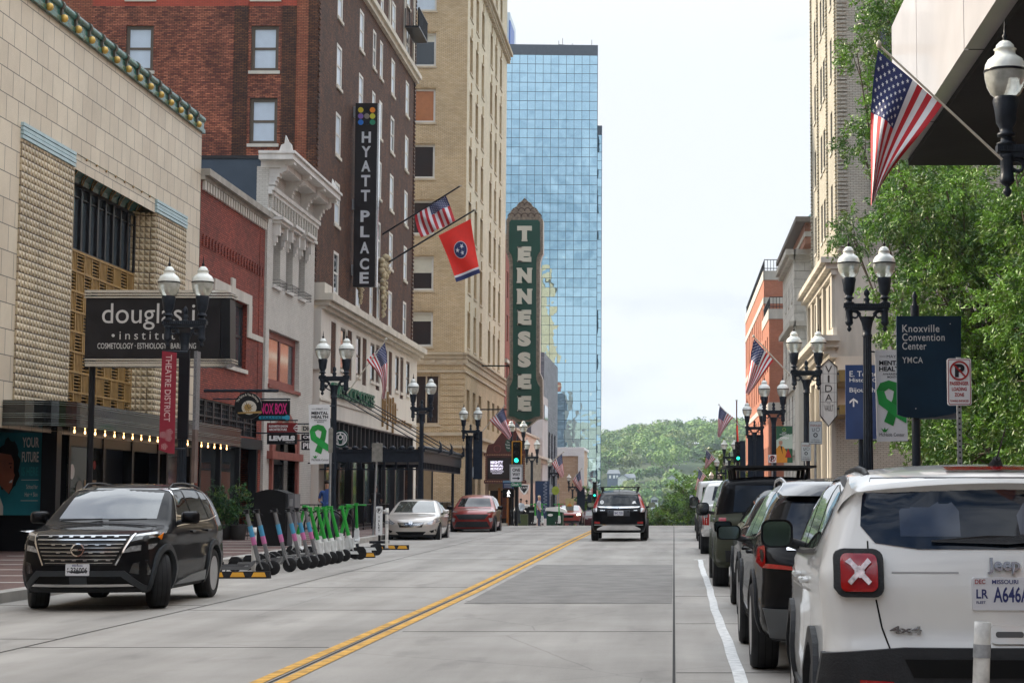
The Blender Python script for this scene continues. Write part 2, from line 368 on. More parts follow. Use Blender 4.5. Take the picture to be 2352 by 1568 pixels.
mb = MB(); mb.quad((-3.02, 26.3, .0046), (-.03, 26.3, .0046), (-.03, 40.3, .0046 + gz(40.3)), (-3.02, 40.3, .0046 + gz(40.3))); struct('road_patch', mb, asph)
mb = MB()
for x in (-3.47, -3.27): sheet(x + .0, x + .115, [v for v in YS if v <= 98], .0062, mb)
struct('road_marking_yellow', mb, yellow)
mb = MB(); pts = []
for i in range(40):
    y = 9 + i * .88; pts.append((.50 + .11 * (y / 43) + .012 * math.sin(y * .45) + .006 * math.sin(y * 1.7), y))
for (a, b), (c, d) in zip(pts, pts[1:]): mb.quad((a - .05, b, gz(b) + .0062), (a + .06, b, gz(b) + .0062), (c + .06, d, gz(d) + .0062), (c - .05, d, gz(d) + .0062))
mb.box(.48, .75, 43.3, 43.42, gz(43) + .003, gz(43) + .0065)
for y in (52, 61, 73): mb.box(.45, 2.6, y, y + .1, gz(y) + .003, gz(y) + .0065)
mb.box(-9.5, 2.8, 104.5, 104.8, gz(104.6) + .004, gz(104.6) + .007)
struct('road_marking_white', mb, whitep)

pave = brick('brick_paving', (.105, .055, .045), (.14, .075, .06), (.07, .06, .055), .20, .10, .008, flat=True, var=.3, vs=1.2)
kerbm = M('kerb_concrete', (.36, .34, .31), .85, var=.2, scale=1.6, bump=.3)
bandm = M('paving_band_concrete', (.48, .46, .43), .85, var=.15)
for nm, x0, x1, kx0, kx1, segs in (('sidewalk_left', -40, -10.02, -10.02, -9.7, ([-30, 0] + list(range(5, 106, 5)) + [106.5], [126] + list(range(130, 330, 8)))),
                                   ('sidewalk_right', 3.2, 40, 2.9, 3.2, ([-30, 0] + list(range(5, 111, 5)) + [115], [131] + list(range(135, 330, 8))))):
    mb = MB(); kb = MB(); bd = MB()
    for ys in segs:
        sheet(x0, x1, ys, .148, mb)
        for a, b in zip(ys, ys[1:]):
            ka, kbz = gz(a), gz(b); vs = [(kx0, a, ka - .3), (kx1, a, ka - .3), (kx1, b, kbz - .3), (kx0, b, kbz - .3), (kx0, a, ka + .15), (kx1, a, ka + .15), (kx1, b, kbz + .15), (kx0, b, kbz + .15)]
            kb.add(vs, [(4, 5, 6, 7), (0, 1, 5, 4), (1, 2, 6, 5), (2, 3, 7, 6), (3, 0, 4, 7)])
    y = 20
    while y < 105:
        if nm == 'sidewalk_left': bd.box(-15.2, -10.1, y, y + .16, gz(y) + .149, gz(y) + .152)
        else: bd.box(3.3, 8.5, y, y + .16, gz(y) + .149, gz(y) + .152)
        y += 2.4
    struct(nm, mb, pave); struct(nm.replace('sidewalk', 'kerb'), kb, kerbm); struct(nm.replace('sidewalk', 'paving_bands'), bd, bandm)
# the terrain: falls to the river beyond the crest, then rises as the wooded ridge
def tz(x, y):
    if y < 430: return gz(max(y, -60)) - .4 - (0 if abs(x) < 45 else min(8, (abs(x) - 45) * .03))
    if y < 640: return -15.4 - 26 * min(1, (y - 430) / 60)
    k = (y - 640)
    ridge = 36 + 2 * math.sin((x + 30) / 18) + max(-6, min(9, .11 * x))
    s = 1 - math.exp(-(k / 245.0) ** 1.7)
    return -41 + (ridge + 41) * s * (1.0 if y < 1300 else 1)
mb = MB(); xs = [-1500, -700, -350, -200, -120, -80, -60, -45, -30, -20, -10, 0, 10, 20, 30, 45, 60, 80, 100, 130, 180, 300, 600, 1500]
ys = [-300, -100, -40, 0, 40, 80, 110, 130, 180, 240, 300, 360, 420, 430, 490, 560, 640] + list(range(660, 1320, 30)) + [1500, 2500]
vs = [(x, y, tz(x, y)) for y in ys for x in xs]; n = len(xs)
mb.add(vs, [(j * n + i, j * n + i + 1, (j + 1) * n + i + 1, (j + 1) * n + i) for j in range(len(ys) - 1) for i in range(n - 1)], 0, True)
struct('ground', mb, M('grassy_ground', (.045, .075, .025), .95, var=.4, scale=.05))
mb = MB(); mb.quad((-1500, 470, -36), (1500, 470, -36), (1500, 660, -36), (-1500, 660, -36))
struct('river_water', mb, M('river_water', (.05, .09, .10), .12, var=.1))
# ================================================================ buildings on the left of the street
XL = -15.4
FL = Fac('L', XL)
def shell(mb, x0, x1, y0, y1, z0, z1, m=0, mr=1, near=True, far=True, west=True, east=False):
    if near: mb.quad((x0, y0, z0), (x1, y0, z0), (x1, y0, z1), (x0, y0, z1), m)
    if far: mb.quad((x0, y1, z0), (x1, y1, z0), (x1, y1, z1), (x0, y1, z1), m)
    if west: mb.quad((x0, y0, z0), (x0, y1, z0), (x0, y1, z1), (x0, y0, z1), m)
    if east: mb.quad((x1, y0, z0), (x1, y1, z0), (x1, y1, z1), (x1, y0, z1), m)
    mb.quad((x0, y0, z1), (x1, y0, z1), (x1, y1, z1), (x0, y1, z1), mr)

# ---------------------------------------------------------------- tiled theatre building
tile = brick('cream_terracotta_tile', (.53, .455, .345), (.61, .535, .41), (.10, .09, .075), .76, .60, .012, rough=.45, var=.12, vs=.5, bump=.35)
def scallop_mat():
    m, t, b = nodes('scalloped_tile'); N, K = t.nodes, t.links.new; b.inputs['Roughness'].default_value = .5
    g = N.new('ShaderNodeNewGeometry'); s = N.new('ShaderNodeSeparateXYZ'); K(g.outputs['Position'], s.inputs[0])
    a = N.new('ShaderNodeMath'); a.operation = 'ADD'; K(s.outputs[0], a.inputs[0]); K(s.outputs[1], a.inputs[1])
    def frac(src, per):
        d = N.new('ShaderNodeMath'); d.operation = 'DIVIDE'; K(src, d.inputs[0]); d.inputs[1].default_value = per
        f = N.new('ShaderNodeMath'); f.operation = 'FRACT'; K(d.outputs[0], f.inputs[0])
        p = N.new('ShaderNodeMath'); p.operation = 'PINGPONG'; K(f.outputs[0], p.inputs[0]); p.inputs[1].default_value = .5; return p, f
    pu, fu = frac(a.outputs[0], .22); pv, fv = frac(s.outputs[2], .17)
    mn = N.new('ShaderNodeMath'); mn.operation = 'MINIMUM'; K(pu.outputs[0], mn.inputs[0]); K(pv.outputs[0], mn.inputs[1])
    bp = N.new('ShaderNodeBump'); bp.inputs['Strength'].default_value = 1; bp.inputs['Distance'].default_value = .16; K(mn.outputs[0], bp.inputs['Height']); K(bp.outputs[0], b.inputs['Normal'])
    br = N.new('ShaderNodeTexBrick'); cb = N.new('ShaderNodeCombineXYZ'); K(a.outputs[0], cb.inputs[0]); K(s.outputs[2], cb.inputs[1]); K(cb.outputs[0], br.inputs['Vector'])
    for k, v in (('Color1', (.50, .40, .25, 1)), ('Color2', (.44, .35, .215, 1)), ('Mortar', (.12, .085, .05, 1)), ('Scale', 1.0), ('Mortar Size', .016), ('Brick Width', .88), ('Row Height', .34)): br.inputs[k].default_value = v
    n = N.new('ShaderNodeTexNoise'); n.inputs['Scale'].default_value = .6; n.inputs['Detail'].default_value = 7; K(g.outputs['Position'], n.inputs['Vector'])
    mr = N.new('ShaderNodeMapRange'); mr.inputs['From Min'].default_value = .3; mr.inputs['From Max'].default_value = .7; mr.inputs['To Min'].default_value = .72; mr.inputs['To Max'].default_value = 1.15; K(n.outputs[0], mr.inputs[0])
    mu = N.new('ShaderNodeVectorMath'); mu.operation = 'SCALE'; K(br.outputs['Color'], mu.inputs[0]); K(mr.outputs[0], mu.inputs['Scale']); K(mu.outputs[0], b.inputs['Base Color'])
    return m
scal = scallop_mat()
greeng = M('green_glazed_terracotta', (.035, .12, .10), .25, var=.35, scale=2.5)
goldb = M('gold_ball', (.55, .36, .08), .35, .3, var=.2)
gold = M('ochre_gold_metal', (.33, .205, .07), .5, .3, var=.25, scale=4)
bluet = M('pale_blue_glaze', (.36, .49, .52), .35, var=.12)
chrome = M('chrome_trim', (.62, .64, .64), .22, .95, var=.1)
blackgloss = M('black_gloss_panel', (.012, .014, .015), .10, var=.1, ior=1.7)
T = thing('theatre_building', 'cream tiled art deco building with green cornice, gold balls and long black canopy', 'building', (XL, 50, gz(50)))
ZT = 13.4
mb = MB()
niche = (46.0, 53.4, 3.76, 9.95); low = (18.0, 58.4, .6, 3.1)
FL.wall(mb, 0, 58.4, -.5, ZT, [niche, (37.0, 46.2, .1, 3.12), (46.2, 58.1, .6, 3.12)], depth=.02)
shell(mb, -38, XL - .003, 0, 58.4, 3.2, ZT - .6); mb.box(-38, XL - .01, 0, 37, -.5, 3.2)
part('wall', mb, [tile, roofing], T)
mb = MB(); mb.quad((-16.02, 46, 3.7), (-16.02, 53.4, 3.7), (-16.02, 53.4, 8.05), (-16.02, 46, 8.05)); part('niche_wall', mb, [black_paint], T)
# scalloped piers, the far one curving into the niche
mb = MB(); FL.box(mb, 42.2, 45.98, 3.7, 9.95, -.02, .035); mb.box(-16.0, XL - .003, 45.9, 46.0, 3.7, 9.95)
pts = [(-16.0, 53.0)] + [(-16.0 + .6 * (1 - math.cos(R(a))) * 1.0, 52.75 + .65 * math.sin(R(a))) for a in range(10, 91, 16)] + [(XL + .035, 53.6)]
for (xa, ya), (xb, yb) in zip(pts, pts[1:]): mb.add([(xa, ya, 3.7), (xb, yb, 3.7), (xb, yb, 9.95), (xa, ya, 9.95)], [(0, 1, 2, 3)], 0, True)
FL.box(mb, 53.55, 56.7, 3.7, 9.95, -.02, .035); parts('scalloped_pier', mb, [scal], T)
mb = MB()
for k in range(4):
    FL.box(mb, 42.2, 46.0, 9.97 + k * .1, 10.05 + k * .1, 0, .06 + .012 * (k % 2)); FL.box(mb, 53.3, 56.7, 9.97 + k * .1, 10.05 + k * .1, 0, .06 + .012 * (k % 2))
parts('blue_band', mb, [bluet], T)
# coved green frieze with gold scallops
mb = MB(); n = 9
for i in range(n):
    a0, a1 = 46.0 + 7.4 * i / n, 46.0 + 7.4 * (i + 1) / n
    prof = [(XL + .02 , 10.36), (XL - .12, 10.30), (XL - .34, 10.18), (XL - .52, 10.03), (XL - .6, 9.86)]
    for (xa, za), (xb, zb) in zip(prof, prof[1:]):
        mb.add([(xa, a0, za), (xa, a1, za), (xb, a1, zb), (xb, a0, zb)], [(0, 1, 2, 3)], 0, True)
    for q in range(7):
        f0, f1 = q / 7, (q + 1) / 7
        def cp(f): 
            j = min(3, int(f * 4)); k = f * 4 - j; p, r = prof[j], prof[j + 1]
            return (p[0] + (r[0] - p[0]) * k + .02, a0 + .1 + (a1 - a0) * (.78 * math.sin(f * 1.5)), p[1] + (r[1] - p[1]) * k - .02)
        mb.tube(cp(f0), cp(f1), .022, n=5, m=1)
        def cp2(f):
            c = cp(f); return (c[0], c[1] - .22 * math.sin(f * 3.1), c[2])
        mb.tube(cp2(f0), cp2(f1), .018, n=5, m=1)
part('frieze', mb, [greeng, gold], T)
# tall window over the niche


mb = MB(); X0 = XL - .58
mb.box(X0 - .02, X0 + .06, 46.0, 53.2, 8.05, 8.13); mb.box(X0 - .02, X0 + .06, 46.0, 53.2, 9.80, 9.88); mb.box(X0 - .02, X0 + .06, 46.0, 53.2, 9.5, 9.53)
for i in range(11): mb.box(X0 - .02, X0 + .09, 46.1 + i * .69, 46.22 + i * .69, 8.13, 9.80)
wo = part('window', mb, [black_paint], T); mb = MB(); mb.quad((X0, 46, 8.1), (X0, 53.2, 8.1), (X0, 53.2, 9.8), (X0, 46, 9.8)); part('pane', mb, [midglass], wo)
# basket-weave gold grille
mb = MB(); nc, nr = 11, 8
for i in range(nc + 1): mb.box(-15.98, -15.90, 46.05 + i * .64 - .025, 46.05 + i * .64 + .025, 3.75, 8.05)
for j in range(nr + 1): mb.box(-15.985, -15.895, 46.05, 53.1, 3.78 + j * .535 - .03, 3.78 + j * .535 + .03)
for i in range(nc):
    for j in range(nr):
        a0, z0 = 46.05 + i * .64 + .03, 3.78 + j * .535 + .03
        for k in range(5):
            if (i + j) % 2: mb.box(-15.97, -15.915, a0 + .03 + k * .115, a0 + .085 + k * .115, z0, z0 + .475)
            else: mb.box(-15.97, -15.92, a0, a0 + .58, z0 + .06 + k * .09, z0 + .085 + k * .09)
part('grille', mb, [gold], T)
# green cornice with gold balls
mb = MB(); mb.box(-15.7, XL + .10, 20, 58.45, ZT - .04, ZT + .09); mb.box(-15.7, XL + .05, 20, 58.45, ZT + .09, ZT + .32); mb.lathe([(.11, 0), (.11, 38.4)], (XL + .02, 20, ZT + .40), 8, 0, axis='Y')
y = 21.9
while y < 58.4:
    mb.lathe([(.135, 0), (.135, .12)], (XL + .03, y, ZT + .40), 10, 2, axis='Y')
    mb.box(XL + .04, XL + .11, y + .01, y + .11, ZT + .1, ZT + .35, 2)
    mb.lathe([(.02, -.10), (.075, -.07), (.10, 0), (.075, .07), (.02, .10)], (XL + .15, y + .06, ZT + .06), 10, 1); y += 1.075
part('cornice', mb, [greeng, goldb, M('dark_bronze', (.07, .06, .04), .5)], T)
# canopy with rounded near corner
CX, CY0, CY1, CZ0, CZ1 = -13.98, 41.6, 58.6, 3.17, 3.76
out = [(-20, CY0)] + [(CX - 1.1 + 1.1 * math.sin(R(a)), CY0 + 1.1 - 1.1 * math.cos(R(a))) for a in range(0, 91, 10)] + [(CX, CY1), (XL - .0, CY1)]
mb = MB(); poly = out + [(-20, CY1)]
mb.prism(out + [(XL - 0, CY0 + 2.5), (-20, CY0 + 2.5)], lambda a, b: (a, b, CZ0), lambda a, b: (a, b, CZ1), 0)
def rim(z0, z1, d, m):
    n = len(out) - 1
    for i in range(n):
        (xa, ya), (xb, yb) = out[i], out[i + 1]
        l = math.hypot(xb - xa, yb - ya); nx, ny = (yb - ya) / l * d, -(xb - xa) / l * d
        mb.quad((xa + nx, ya + ny, z0), (xb + nx, yb + ny, z0), (xb + nx, yb + ny, z1), (xa + nx, ya + ny, z1), m)
        mb.quad((xa, ya, z1), (xb, yb, z1), (xb + nx, yb + ny, z1), (xa + nx, ya + ny, z1), m)
        mb.quad((xa, ya, z0), (xb, yb, z0), (xb + nx, yb + ny, z0), (xa + nx, ya + ny, z0), m)
for z in (3.19, 3.23, 3.36, 3.41, 3.45, 3.66, 3.71): rim(z, z + .011, .025, 1)
canopy = part('canopy', mb, [blackgloss, M('dull_chrome', (.28, .33, .33), .3, .9)], T)
bulb = M('lit_bulb', (1, .8, .5), .3, var=0, emit=(1, .55, .2), estr=4)
mb = MB()
for i in range(20):
    y = 43.4 + i * .78; mb.lathe([(.01, .02), (.02, -.02), (.026, -.05), (.01, -.08)], (CX - .35, y, CZ0 - .03), 8)
part('bulbs', mb, [bulb], canopy)
# shopfront under the canopy
mb = MB()
for y in (46.3, 49.1, 51.7, 54.3, 55.2, 57.9): FL.box(mb, y - .09, y + .09, .15, 3.12, -.25, .02)
FL.box(mb, 46.3, 49.1, .15, .62, -.28, -.02); FL.box(mb, 54.3, 58.1, .15, .62, -.28, -.02); FL.box(mb, 46.2, 58.1, 2.85, 3.12, -.27, -.01)
mb.box(-19, -15.6, 45.05, 45.2, .15, 1.08); mb.box(-15.62, -15.25, 44.9, 45.25, .15, 3.16)
mb.box(-20, XL - .9, 47.13, 58.1, .12, 3.1); mb.box(-20, -18.9, 37, 47.1, .12, 3.2); mb.box(-20, XL - .1, 37, 47.1, 3.13, 3.2)
part('shopfront', mb, [black_paint, tile], T)
mb = MB(); FL.box(mb, 46.3, 49.1, .62, 2.85, -.16, -.13); FL.box(mb, 54.3, 58.1, .62, 2.85, -.16, -.13); FL.box(mb, 49.1, 51.7, .3, 2.85, -.86, -.84)
parts('shop_window', mb, [shopglass], T)
# things seen inside the shop windows
mb = MB()
for (y, zz, s, m) in ((46.9, 2.2, .2, 0), (47.5, 1.7, .28, 1), (48.3, 1.5, .35, 2), (48.7, 2.4, .12, 3), (55.2, 1.6, .3, 4), (56.4, 1.3, .4, 5), (57.0, 1.9, .2, 0)):
    mb.poly(circ(y, zz, s, 14), lambda a, b: FL.pt(a, b, -.118), m)
mb.poly([(57.3, .75), (57.75, .75), (57.75, 2.7), (57.3, 2.7)], lambda a, b: FL.pt(a, b, -.118), 5)
mb.poly([(47.9, .8), (48.9, .8), (48.9, 2.0), (47.9, 2.0)], lambda a, b: FL.pt(a, b, -.119), 5)
parts('window_display', mb, [white_sign, M('display_grey', (.22, .22, .20), .5), M('display_yellow', (.5, .3, .05), .5), M('display_red', (.35, .04, .03), .5), M('display_green', (.02, .12, .03), .5), M('display_tan', (.30, .22, .14), .5)], T)
# poster facing the camera
FP = Fac('N', 45.0)
post = MB()
def f2(d): return lambda a, b: FP.pt(-16.95 + (a + 18.2) * .655, 1.1 + (b - 1.05) * 1.06, d)
x0, x1, z0, z1 = -18.2, -16.15, 1.05, 3.0
post.poly([(x0, z0), (x1, z0), (x1, z1), (x0, z1)], f2(.01), 0)
hair = [(-17.45 + math.cos(t / 30 * 2 * math.pi) * (.42 + .05 * math.sin(t * 2.3)), 2.2 + math.sin(t / 30 * 2 * math.pi) * (.62 + .06 * math.sin(t * 1.7))) for t in range(30)]
post.poly(hair, f2(.016), 1)
post.poly([(-17.85, 1.8), (-17.42, 1.55), (-17.30, 1.68), (-17.24, 1.9), (-17.20, 1.98), (-17.25, 2.05), (-17.26, 2.3), (-17.36, 2.45), (-17.85, 2.5)], f2(.022), 2)
post.poly([(-17.42, 1.80), (-17.30, 1.80), (-17.27, 1.88), (-17.36, 1.85)], f2(.028), 3)
post.poly(circ(-17.36, 2.16, .03, 8), f2(.028), 1); post.poly([(-17.45, 2.23), (-17.31, 2.24), (-17.30, 2.26), (-17.44, 2.26)], f2(.028), 1)
post.poly([(-18.2, 1.05), (-17.6, 1.05), (-17.6, 1.25), (-17.75, 1.5), (-18.2, 1.45)], f2(.024), 3)
for s_, za, zb, mm in (('YOUR', 2.62, 2.86, 3), ('FUTURE', 2.28, 2.52, 3), ('IS HERE', 1.96, 2.17, 4)): text(post, s_, f2(.026), -16.95, -16.32, za, zb, mm, bold=.02)
text(post, 'School for', f2(.026), -16.75, -16.32, 1.66, 1.76, 3); text(post, 'Hair + Skin', f2(.026), -16.8, -16.32, 1.48, 1.58, 3)
post.poly([(-16.95, 1.86), (-16.3, 1.86), (-16.3, 1.872), (-16.95, 1.872)], f2(.026), 3); post.poly([(-16.95, 1.38), (-16.3, 1.38), (-16.3, 1.392), (-16.95, 1.392)], f2(.026), 3)
part('poster', post, [M('teal_poster', (.02, .20, .26), .3, var=.45, scale=.9), M('poster_dark', (.008, .007, .008), .4, var=0), M('poster_skin', (.34, .12, .07), .4, var=.2, scale=3), white_sign, M('poster_teal_text', (.04, .34, .40), .4, var=0)], T)

# ---------------------------------------------------------------- low red brick building
redb = brick('red_painted_brick', (.19, .032, .017), (.34, .068, .036), (.06, .012, .010), .21, .072, .013, var=.4, vs=.5, bump=.6)
T = thing('brick_building', 'low red painted brick building with stone lintel between cream tiles and white front', 'building', (XL, 63, gz(63)))
mb = MB(); wq = (60.9, 65.1, 6.1, 8.45); gq = (58.6, 67.4, 3.72, 4.78); sq = (58.9, 67.3, .3, 3.6)
FL.wall(mb, 58.45, 67.7, -.5, 12.0, [wq, gq, sq], .3); shell(mb, -36, XL - .003, 58.45, 67.7, -.5, 11.8, near=False)
for k in range(22): FL.box(mb, 58.7 + k * .41, 58.86 + k * .41, 9.75, 10.05, 0, .05); FL.box(mb, 58.78 + k * .41, 58.9 + k * .41, 10.05, 10.12, 0, .04)
part('wall', mb, [redb, roofing], T)
window(T, FL, wq, darkframe, midglass, .12, .22, stone, 3, 2)
mb = MB(); FL.box(mb, 60.4, 65.7, 8.47, 8.85, -.02, .05); FL.box(mb, 60.3, 60.85, 7.4, 8.85, -.02, .06); FL.box(mb, 65.15, 65.7, 7.3, 8.47, -.02, .06); FL.box(mb, 62.6, 63.1, 8.5, 9.15, 0, .07); FL.box(mb, 65.7, 67.6, 7.3, 7.5, 0, .05)
part('stone_surround', mb, [stone], T)
mb = MB(); FL.box(mb, 58.45, 67.75, 12.0, 12.22, -.2, .28, 0); FL.box(mb, 58.45, 67.75, 11.86, 12.0, -.01, .12, 0)
for k in range(26): FL.box(mb, 58.6 + k * .35, 58.78 + k * .35, 11.55, 11.86, 0, .10, 1)
part('cornice', mb, [M('weathered_stone_cornice', (.30, .28, .24), .8, var=.25, scale=2), stone], T)
mb = MB()
for i in range(9): FL.box(mb, 58.6 + i * 1.1 - .05, 58.6 + i * 1.1 + .05, 3.72, 4.78, -.12, -.04)
for z in (3.7, 4.2, 4.72): FL.box(mb, 58.6, 67.4, z, z + .05, -.12, -.05)
for i in range(34): FL.box(mb, 58.7 + i * .26, 58.72 + i * .26, 3.75, 4.7, -.10, -.075)
for z in (3.94, 4.05, 4.4, 4.55): FL.box(mb, 58.6, 67.4, z, z + .02, -.10, -.075)
wo = part('window', mb, [darkframe], T); mb = MB(); FL.box(mb, 58.6, 67.4, 3.75, 4.75, -.2, -.13); part('pane', mb, [midglass], wo)
mb = MB(); FL.box(mb, 58.5, 67.65, 3.30, 3.66, -.3, .07); 
for y in (58.95, 61.6, 64.3, 66.9): FL.box(mb, y - .08, y + .08, .15, 3.3, -.25, .05)
FL.box(mb, 59, 67, .15, .6, -.25, .02); mb.box(-17.5, -16.4, 58.9, 67.3, .15, 3.3); part('shopfront', mb, [black_paint], T)
mb = MB(); FL.box(mb, 59, 64.3, .6, 3.3, -.14, -.11); parts('shop_window', mb, [shopglass], T)
mb = MB(); FL.box(mb, 66.9, 67.68, 3.4, 12.0, 0.003, .02); part('pier', mb, [redb], T)

# ---------------------------------------------------------------- white painted brick building
wb = brick('white_painted_brick', (.50, .48, .43), (.56, .54, .49), (.38, .36, .32), .21, .075, .009, var=.12, vs=.7, bump=.5)
wtrim = M('white_painted_trim', (.62, .60, .56), .6, var=.14, scale=3, streak=.3)
bluew = M('slate_blue_render', (.052, .072, .098), .85, var=.18, scale=.9, bump=.2)
T = thing('brick_building', 'grey white painted brick building with ornate bracketed cornice and slate blue side wall', 'building', (XL, 72, gz(72)))
WX = Fac('L', -15.3)
wins = [(68.75, 70.0, 9.65, 11.75), (71.05, 72.3, 9.7, 11.8), (73.45, 74.7, 9.7, 11.85)]
bigw = (68.3, 73.9, 5.82, 7.9); door = (68.9, 73.4, .15, 4.3)
mb = MB(); WX.wall(mb, 67.72, 76.7, -.5, 14.0, wins + [bigw, door], .45)
mb.quad((-15.3, 67.72, -.5), (-15.75, 67.72, -.5), (-15.75, 67.72, 14), (-15.3, 67.72, 14)); shell(mb, -34, -15.32, 67.75, 76.7, -.5, 14.3, 1, 2)
mb.box(-34, -15.3, 67.70, 67.9, 14.3, 14.42, 3)
for k in range(18): WX.box(mb, 67.9 + k * .5, 68.1 + k * .5, 12.45, 12.95, 0, .12)
part('wall', mb, [wb, bluew, roofing, darkframe], T)
for q in wins: window(T, WX, q, M('maroon_frame', (.10, .035, .03), .5), darkglass, .08, .4, wtrim, 1, 2)
mb = MB()
for q in wins:   # bracketed hood over each narrow window
    c = (q[0] + q[1]) / 2; z = q[3]
    WX.box(mb, q[0] - .28, q[1] + .28, z + .34, z + .46, 0, .42); WX.box(mb, q[0] - .2, q[1] + .2, z + .22, z + .34, 0, .32); WX.box(mb, q[0] - .1, q[1] + .1, z, z + .22, 0, .12)
    for s in (q[0] - .12, q[1] - .06):
        WX.box(mb, s, s + .18, z - .25, z + .22, 0, .26); WX.box(mb, s + .02, s + .16, z - .5, z - .25, 0, .16); WX.box(mb, s + .04, s + .14, z - .62, z - .5, 0, .09)
parts('window_hood', mb, [wtrim], T)
mb = MB()
for q in wins:
    for j in range(3):
        z = q[2] - .1 + j * .13; WX.box(mb, q[0] - .05, q[1] + .05, z, z + .015, .28, .295); WX.box(mb, q[0] - .05, q[0] - .035, z, z + .015, 0, .28); WX.box(mb, q[1] + .035, q[1] + .05, z, z + .015, 0, .28)
    for k in range(7): WX.box(mb, q[0] - .05 + k * .2, q[0] - .035 + k * .2, q[2] - .1, q[2] + .18, .28, .295)
parts('window_basket', mb, [black_paint], T)
# cornice
mb = MB()
WX.box(mb, 67.3, 77.0, 14.20, 14.42, -.3, 1.0); WX.box(mb, 67.25, 77.05, 14.42, 14.52, -.3, 1.08); WX.box(mb, 67.7, 76.7, 13.95, 14.2, -.3, .62); WX.box(mb, 67.7, 76.8, 13.1, 13.25, 0, .22); WX.box(mb, 67.7, 76.8, 12.95, 13.1, 0, .14); WX.box(mb, 67.7, 76.8, 12.3, 12.42, 0, .1)
for y in (67.75, 70.7, 73.6, 76.3):
    for k in range(6):
        t = k / 5; WX.box(mb, y, y + .34, 13.3 + .15 * k, 13.46 + .15 * k, 0, .25 + .62 * t ** 1.5)
    WX.box(mb, y - .04, y + .38, 14.08, 14.2, 0, .95)
    mb.lathe([(.13, 0), (.13, .42)], WX.pt(y - .04, 13.92, .55), 10, 0, axis='Y')
for y in (67.35, 76.7):   # acroteria
    mb.prism([(0, 0), (.5, 0), (.42, .25), (.3, .3), (.26, .62), (.16, .4), (.05, .28)], lambda a, b: WX.pt(y, 14.5 + b, .95 - a), lambda a, b: WX.pt(y + .2, 14.5 + b, .95 - a))
part('cornice', mb, [wtrim], T)
redf = M('oxide_red_frame', (.20, .04, .03), .5, var=.2)
window(T, WX, bigw, redf, midglass, .26, .25, redf, 2, 1)
mb = MB(); WX.box(mb, 68.7, 68.95, .15, 4.1, -.3, .12); WX.box(mb, 73.4, 73.7, .15, 4.1, -.3, .12)
for i in range(12):
    a, b = R(180 - 15 * i), R(180 - 15 * (i + 1)); cy, rr = 71.15, 1.55
    def q(t, r): return WX.pt(cy + r * math.cos(t) * 1.2, 3.1 + r * math.sin(t) * .95, .1)
    mb.quad(q(a, rr), q(b, rr), q(b, rr + .38), q(a, rr + .38), 0)
WX.box(mb, 68.3, 74.0, 3.0, 3.3, .0, .22); mb.box(-17.2, -15.9, 68.9, 73.4, .15, 4.3, 1)
part('arched_entrance', mb, [M('terracotta_red', (.24, .07, .05), .6, var=.2), M('entrance_shade', (.10, .085, .07), .7)], T)
mb = MB(); WX.box(mb, 69.3, 72.9, .2, 2.9, -.5, -.44); wo = part('shop_window', mb, [shopglass], T)
mb = MB()
for y in (69.3, 71.2, 72.9): WX.box(mb, y - .06, y + .06, .15, 2.95, -.5, -.38, 0)
WX.box(mb, 69.3, 72.9, 2.85, 2.95, -.5, -.38, 0)
for q in ring(70.3, 1.9, .26, .285, 20): mb.poly(q, lambda a, b: WX.pt(a, b, -.42), 1)
WX.box(mb, 70.1, 70.5, 1.8, 2.0, -.43, -.42, 1); part('door_frame', mb, [darkframe, M('red_neon', (.5, .05, .03), .4, var=0)], T)

# ---------------------------------------------------------------- tall dark brick hotel
hb = brick('dark_hotel_brick', (.068, .022, .008), (.165, .062, .022), (.022, .010, .007), .215, .072, .016, var=.6, vs=.9, bump=.8)
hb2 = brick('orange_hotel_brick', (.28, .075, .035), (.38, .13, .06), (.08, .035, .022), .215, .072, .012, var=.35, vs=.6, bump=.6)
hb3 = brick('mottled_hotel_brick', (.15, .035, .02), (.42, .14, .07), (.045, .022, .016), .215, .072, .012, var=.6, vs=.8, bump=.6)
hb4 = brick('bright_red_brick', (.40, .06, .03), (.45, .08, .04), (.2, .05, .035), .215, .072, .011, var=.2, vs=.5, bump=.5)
cream = M('cream_stone', (.58, .54, .46), .75, var=.15, scale=1.5, bump=.2, streak=.3)
T = thing('hotel_building', 'tall dark brick hotel with white stone base beyond the white painted brick building', 'building', (XL, 90, gz(90)))
HW = []
rows = [10.75 + 3.19 * k for k in range(9)]
for (a, wd) in ((82.1, 1.25), (87.9, 1.2), (91.7, .95), (93.9, .95), (97.9, 1.25), (103.2, 1.25)):
    for k, z in enumerate(rows):
        if z + 1.9 < 36: HW.append((a - wd / 2, a + wd / 2, z, z + 1.95))
mb = MB(); FL.wall(mb, 77.1, 106.3, 10.0, 38, HW, .09)
mb.quad(FL.pt(106.3, -1, 0), (-15.4, 106.3, 38), (-36, 106.3, 38), (-36, 106.3, -1)); mb.quad((-36, 77, 38), (-15.4, 77, 38), (-15.4, 106.3, 38), (-36, 106.3, 38), 1)
part('wall', mb, [hb, roofing], T)
for i, q in enumerate(HW):
    window(T, FL, q, whiteframe, blind if (i * 7) % 5 else midglass, .13, .07, cream, 1, 2)
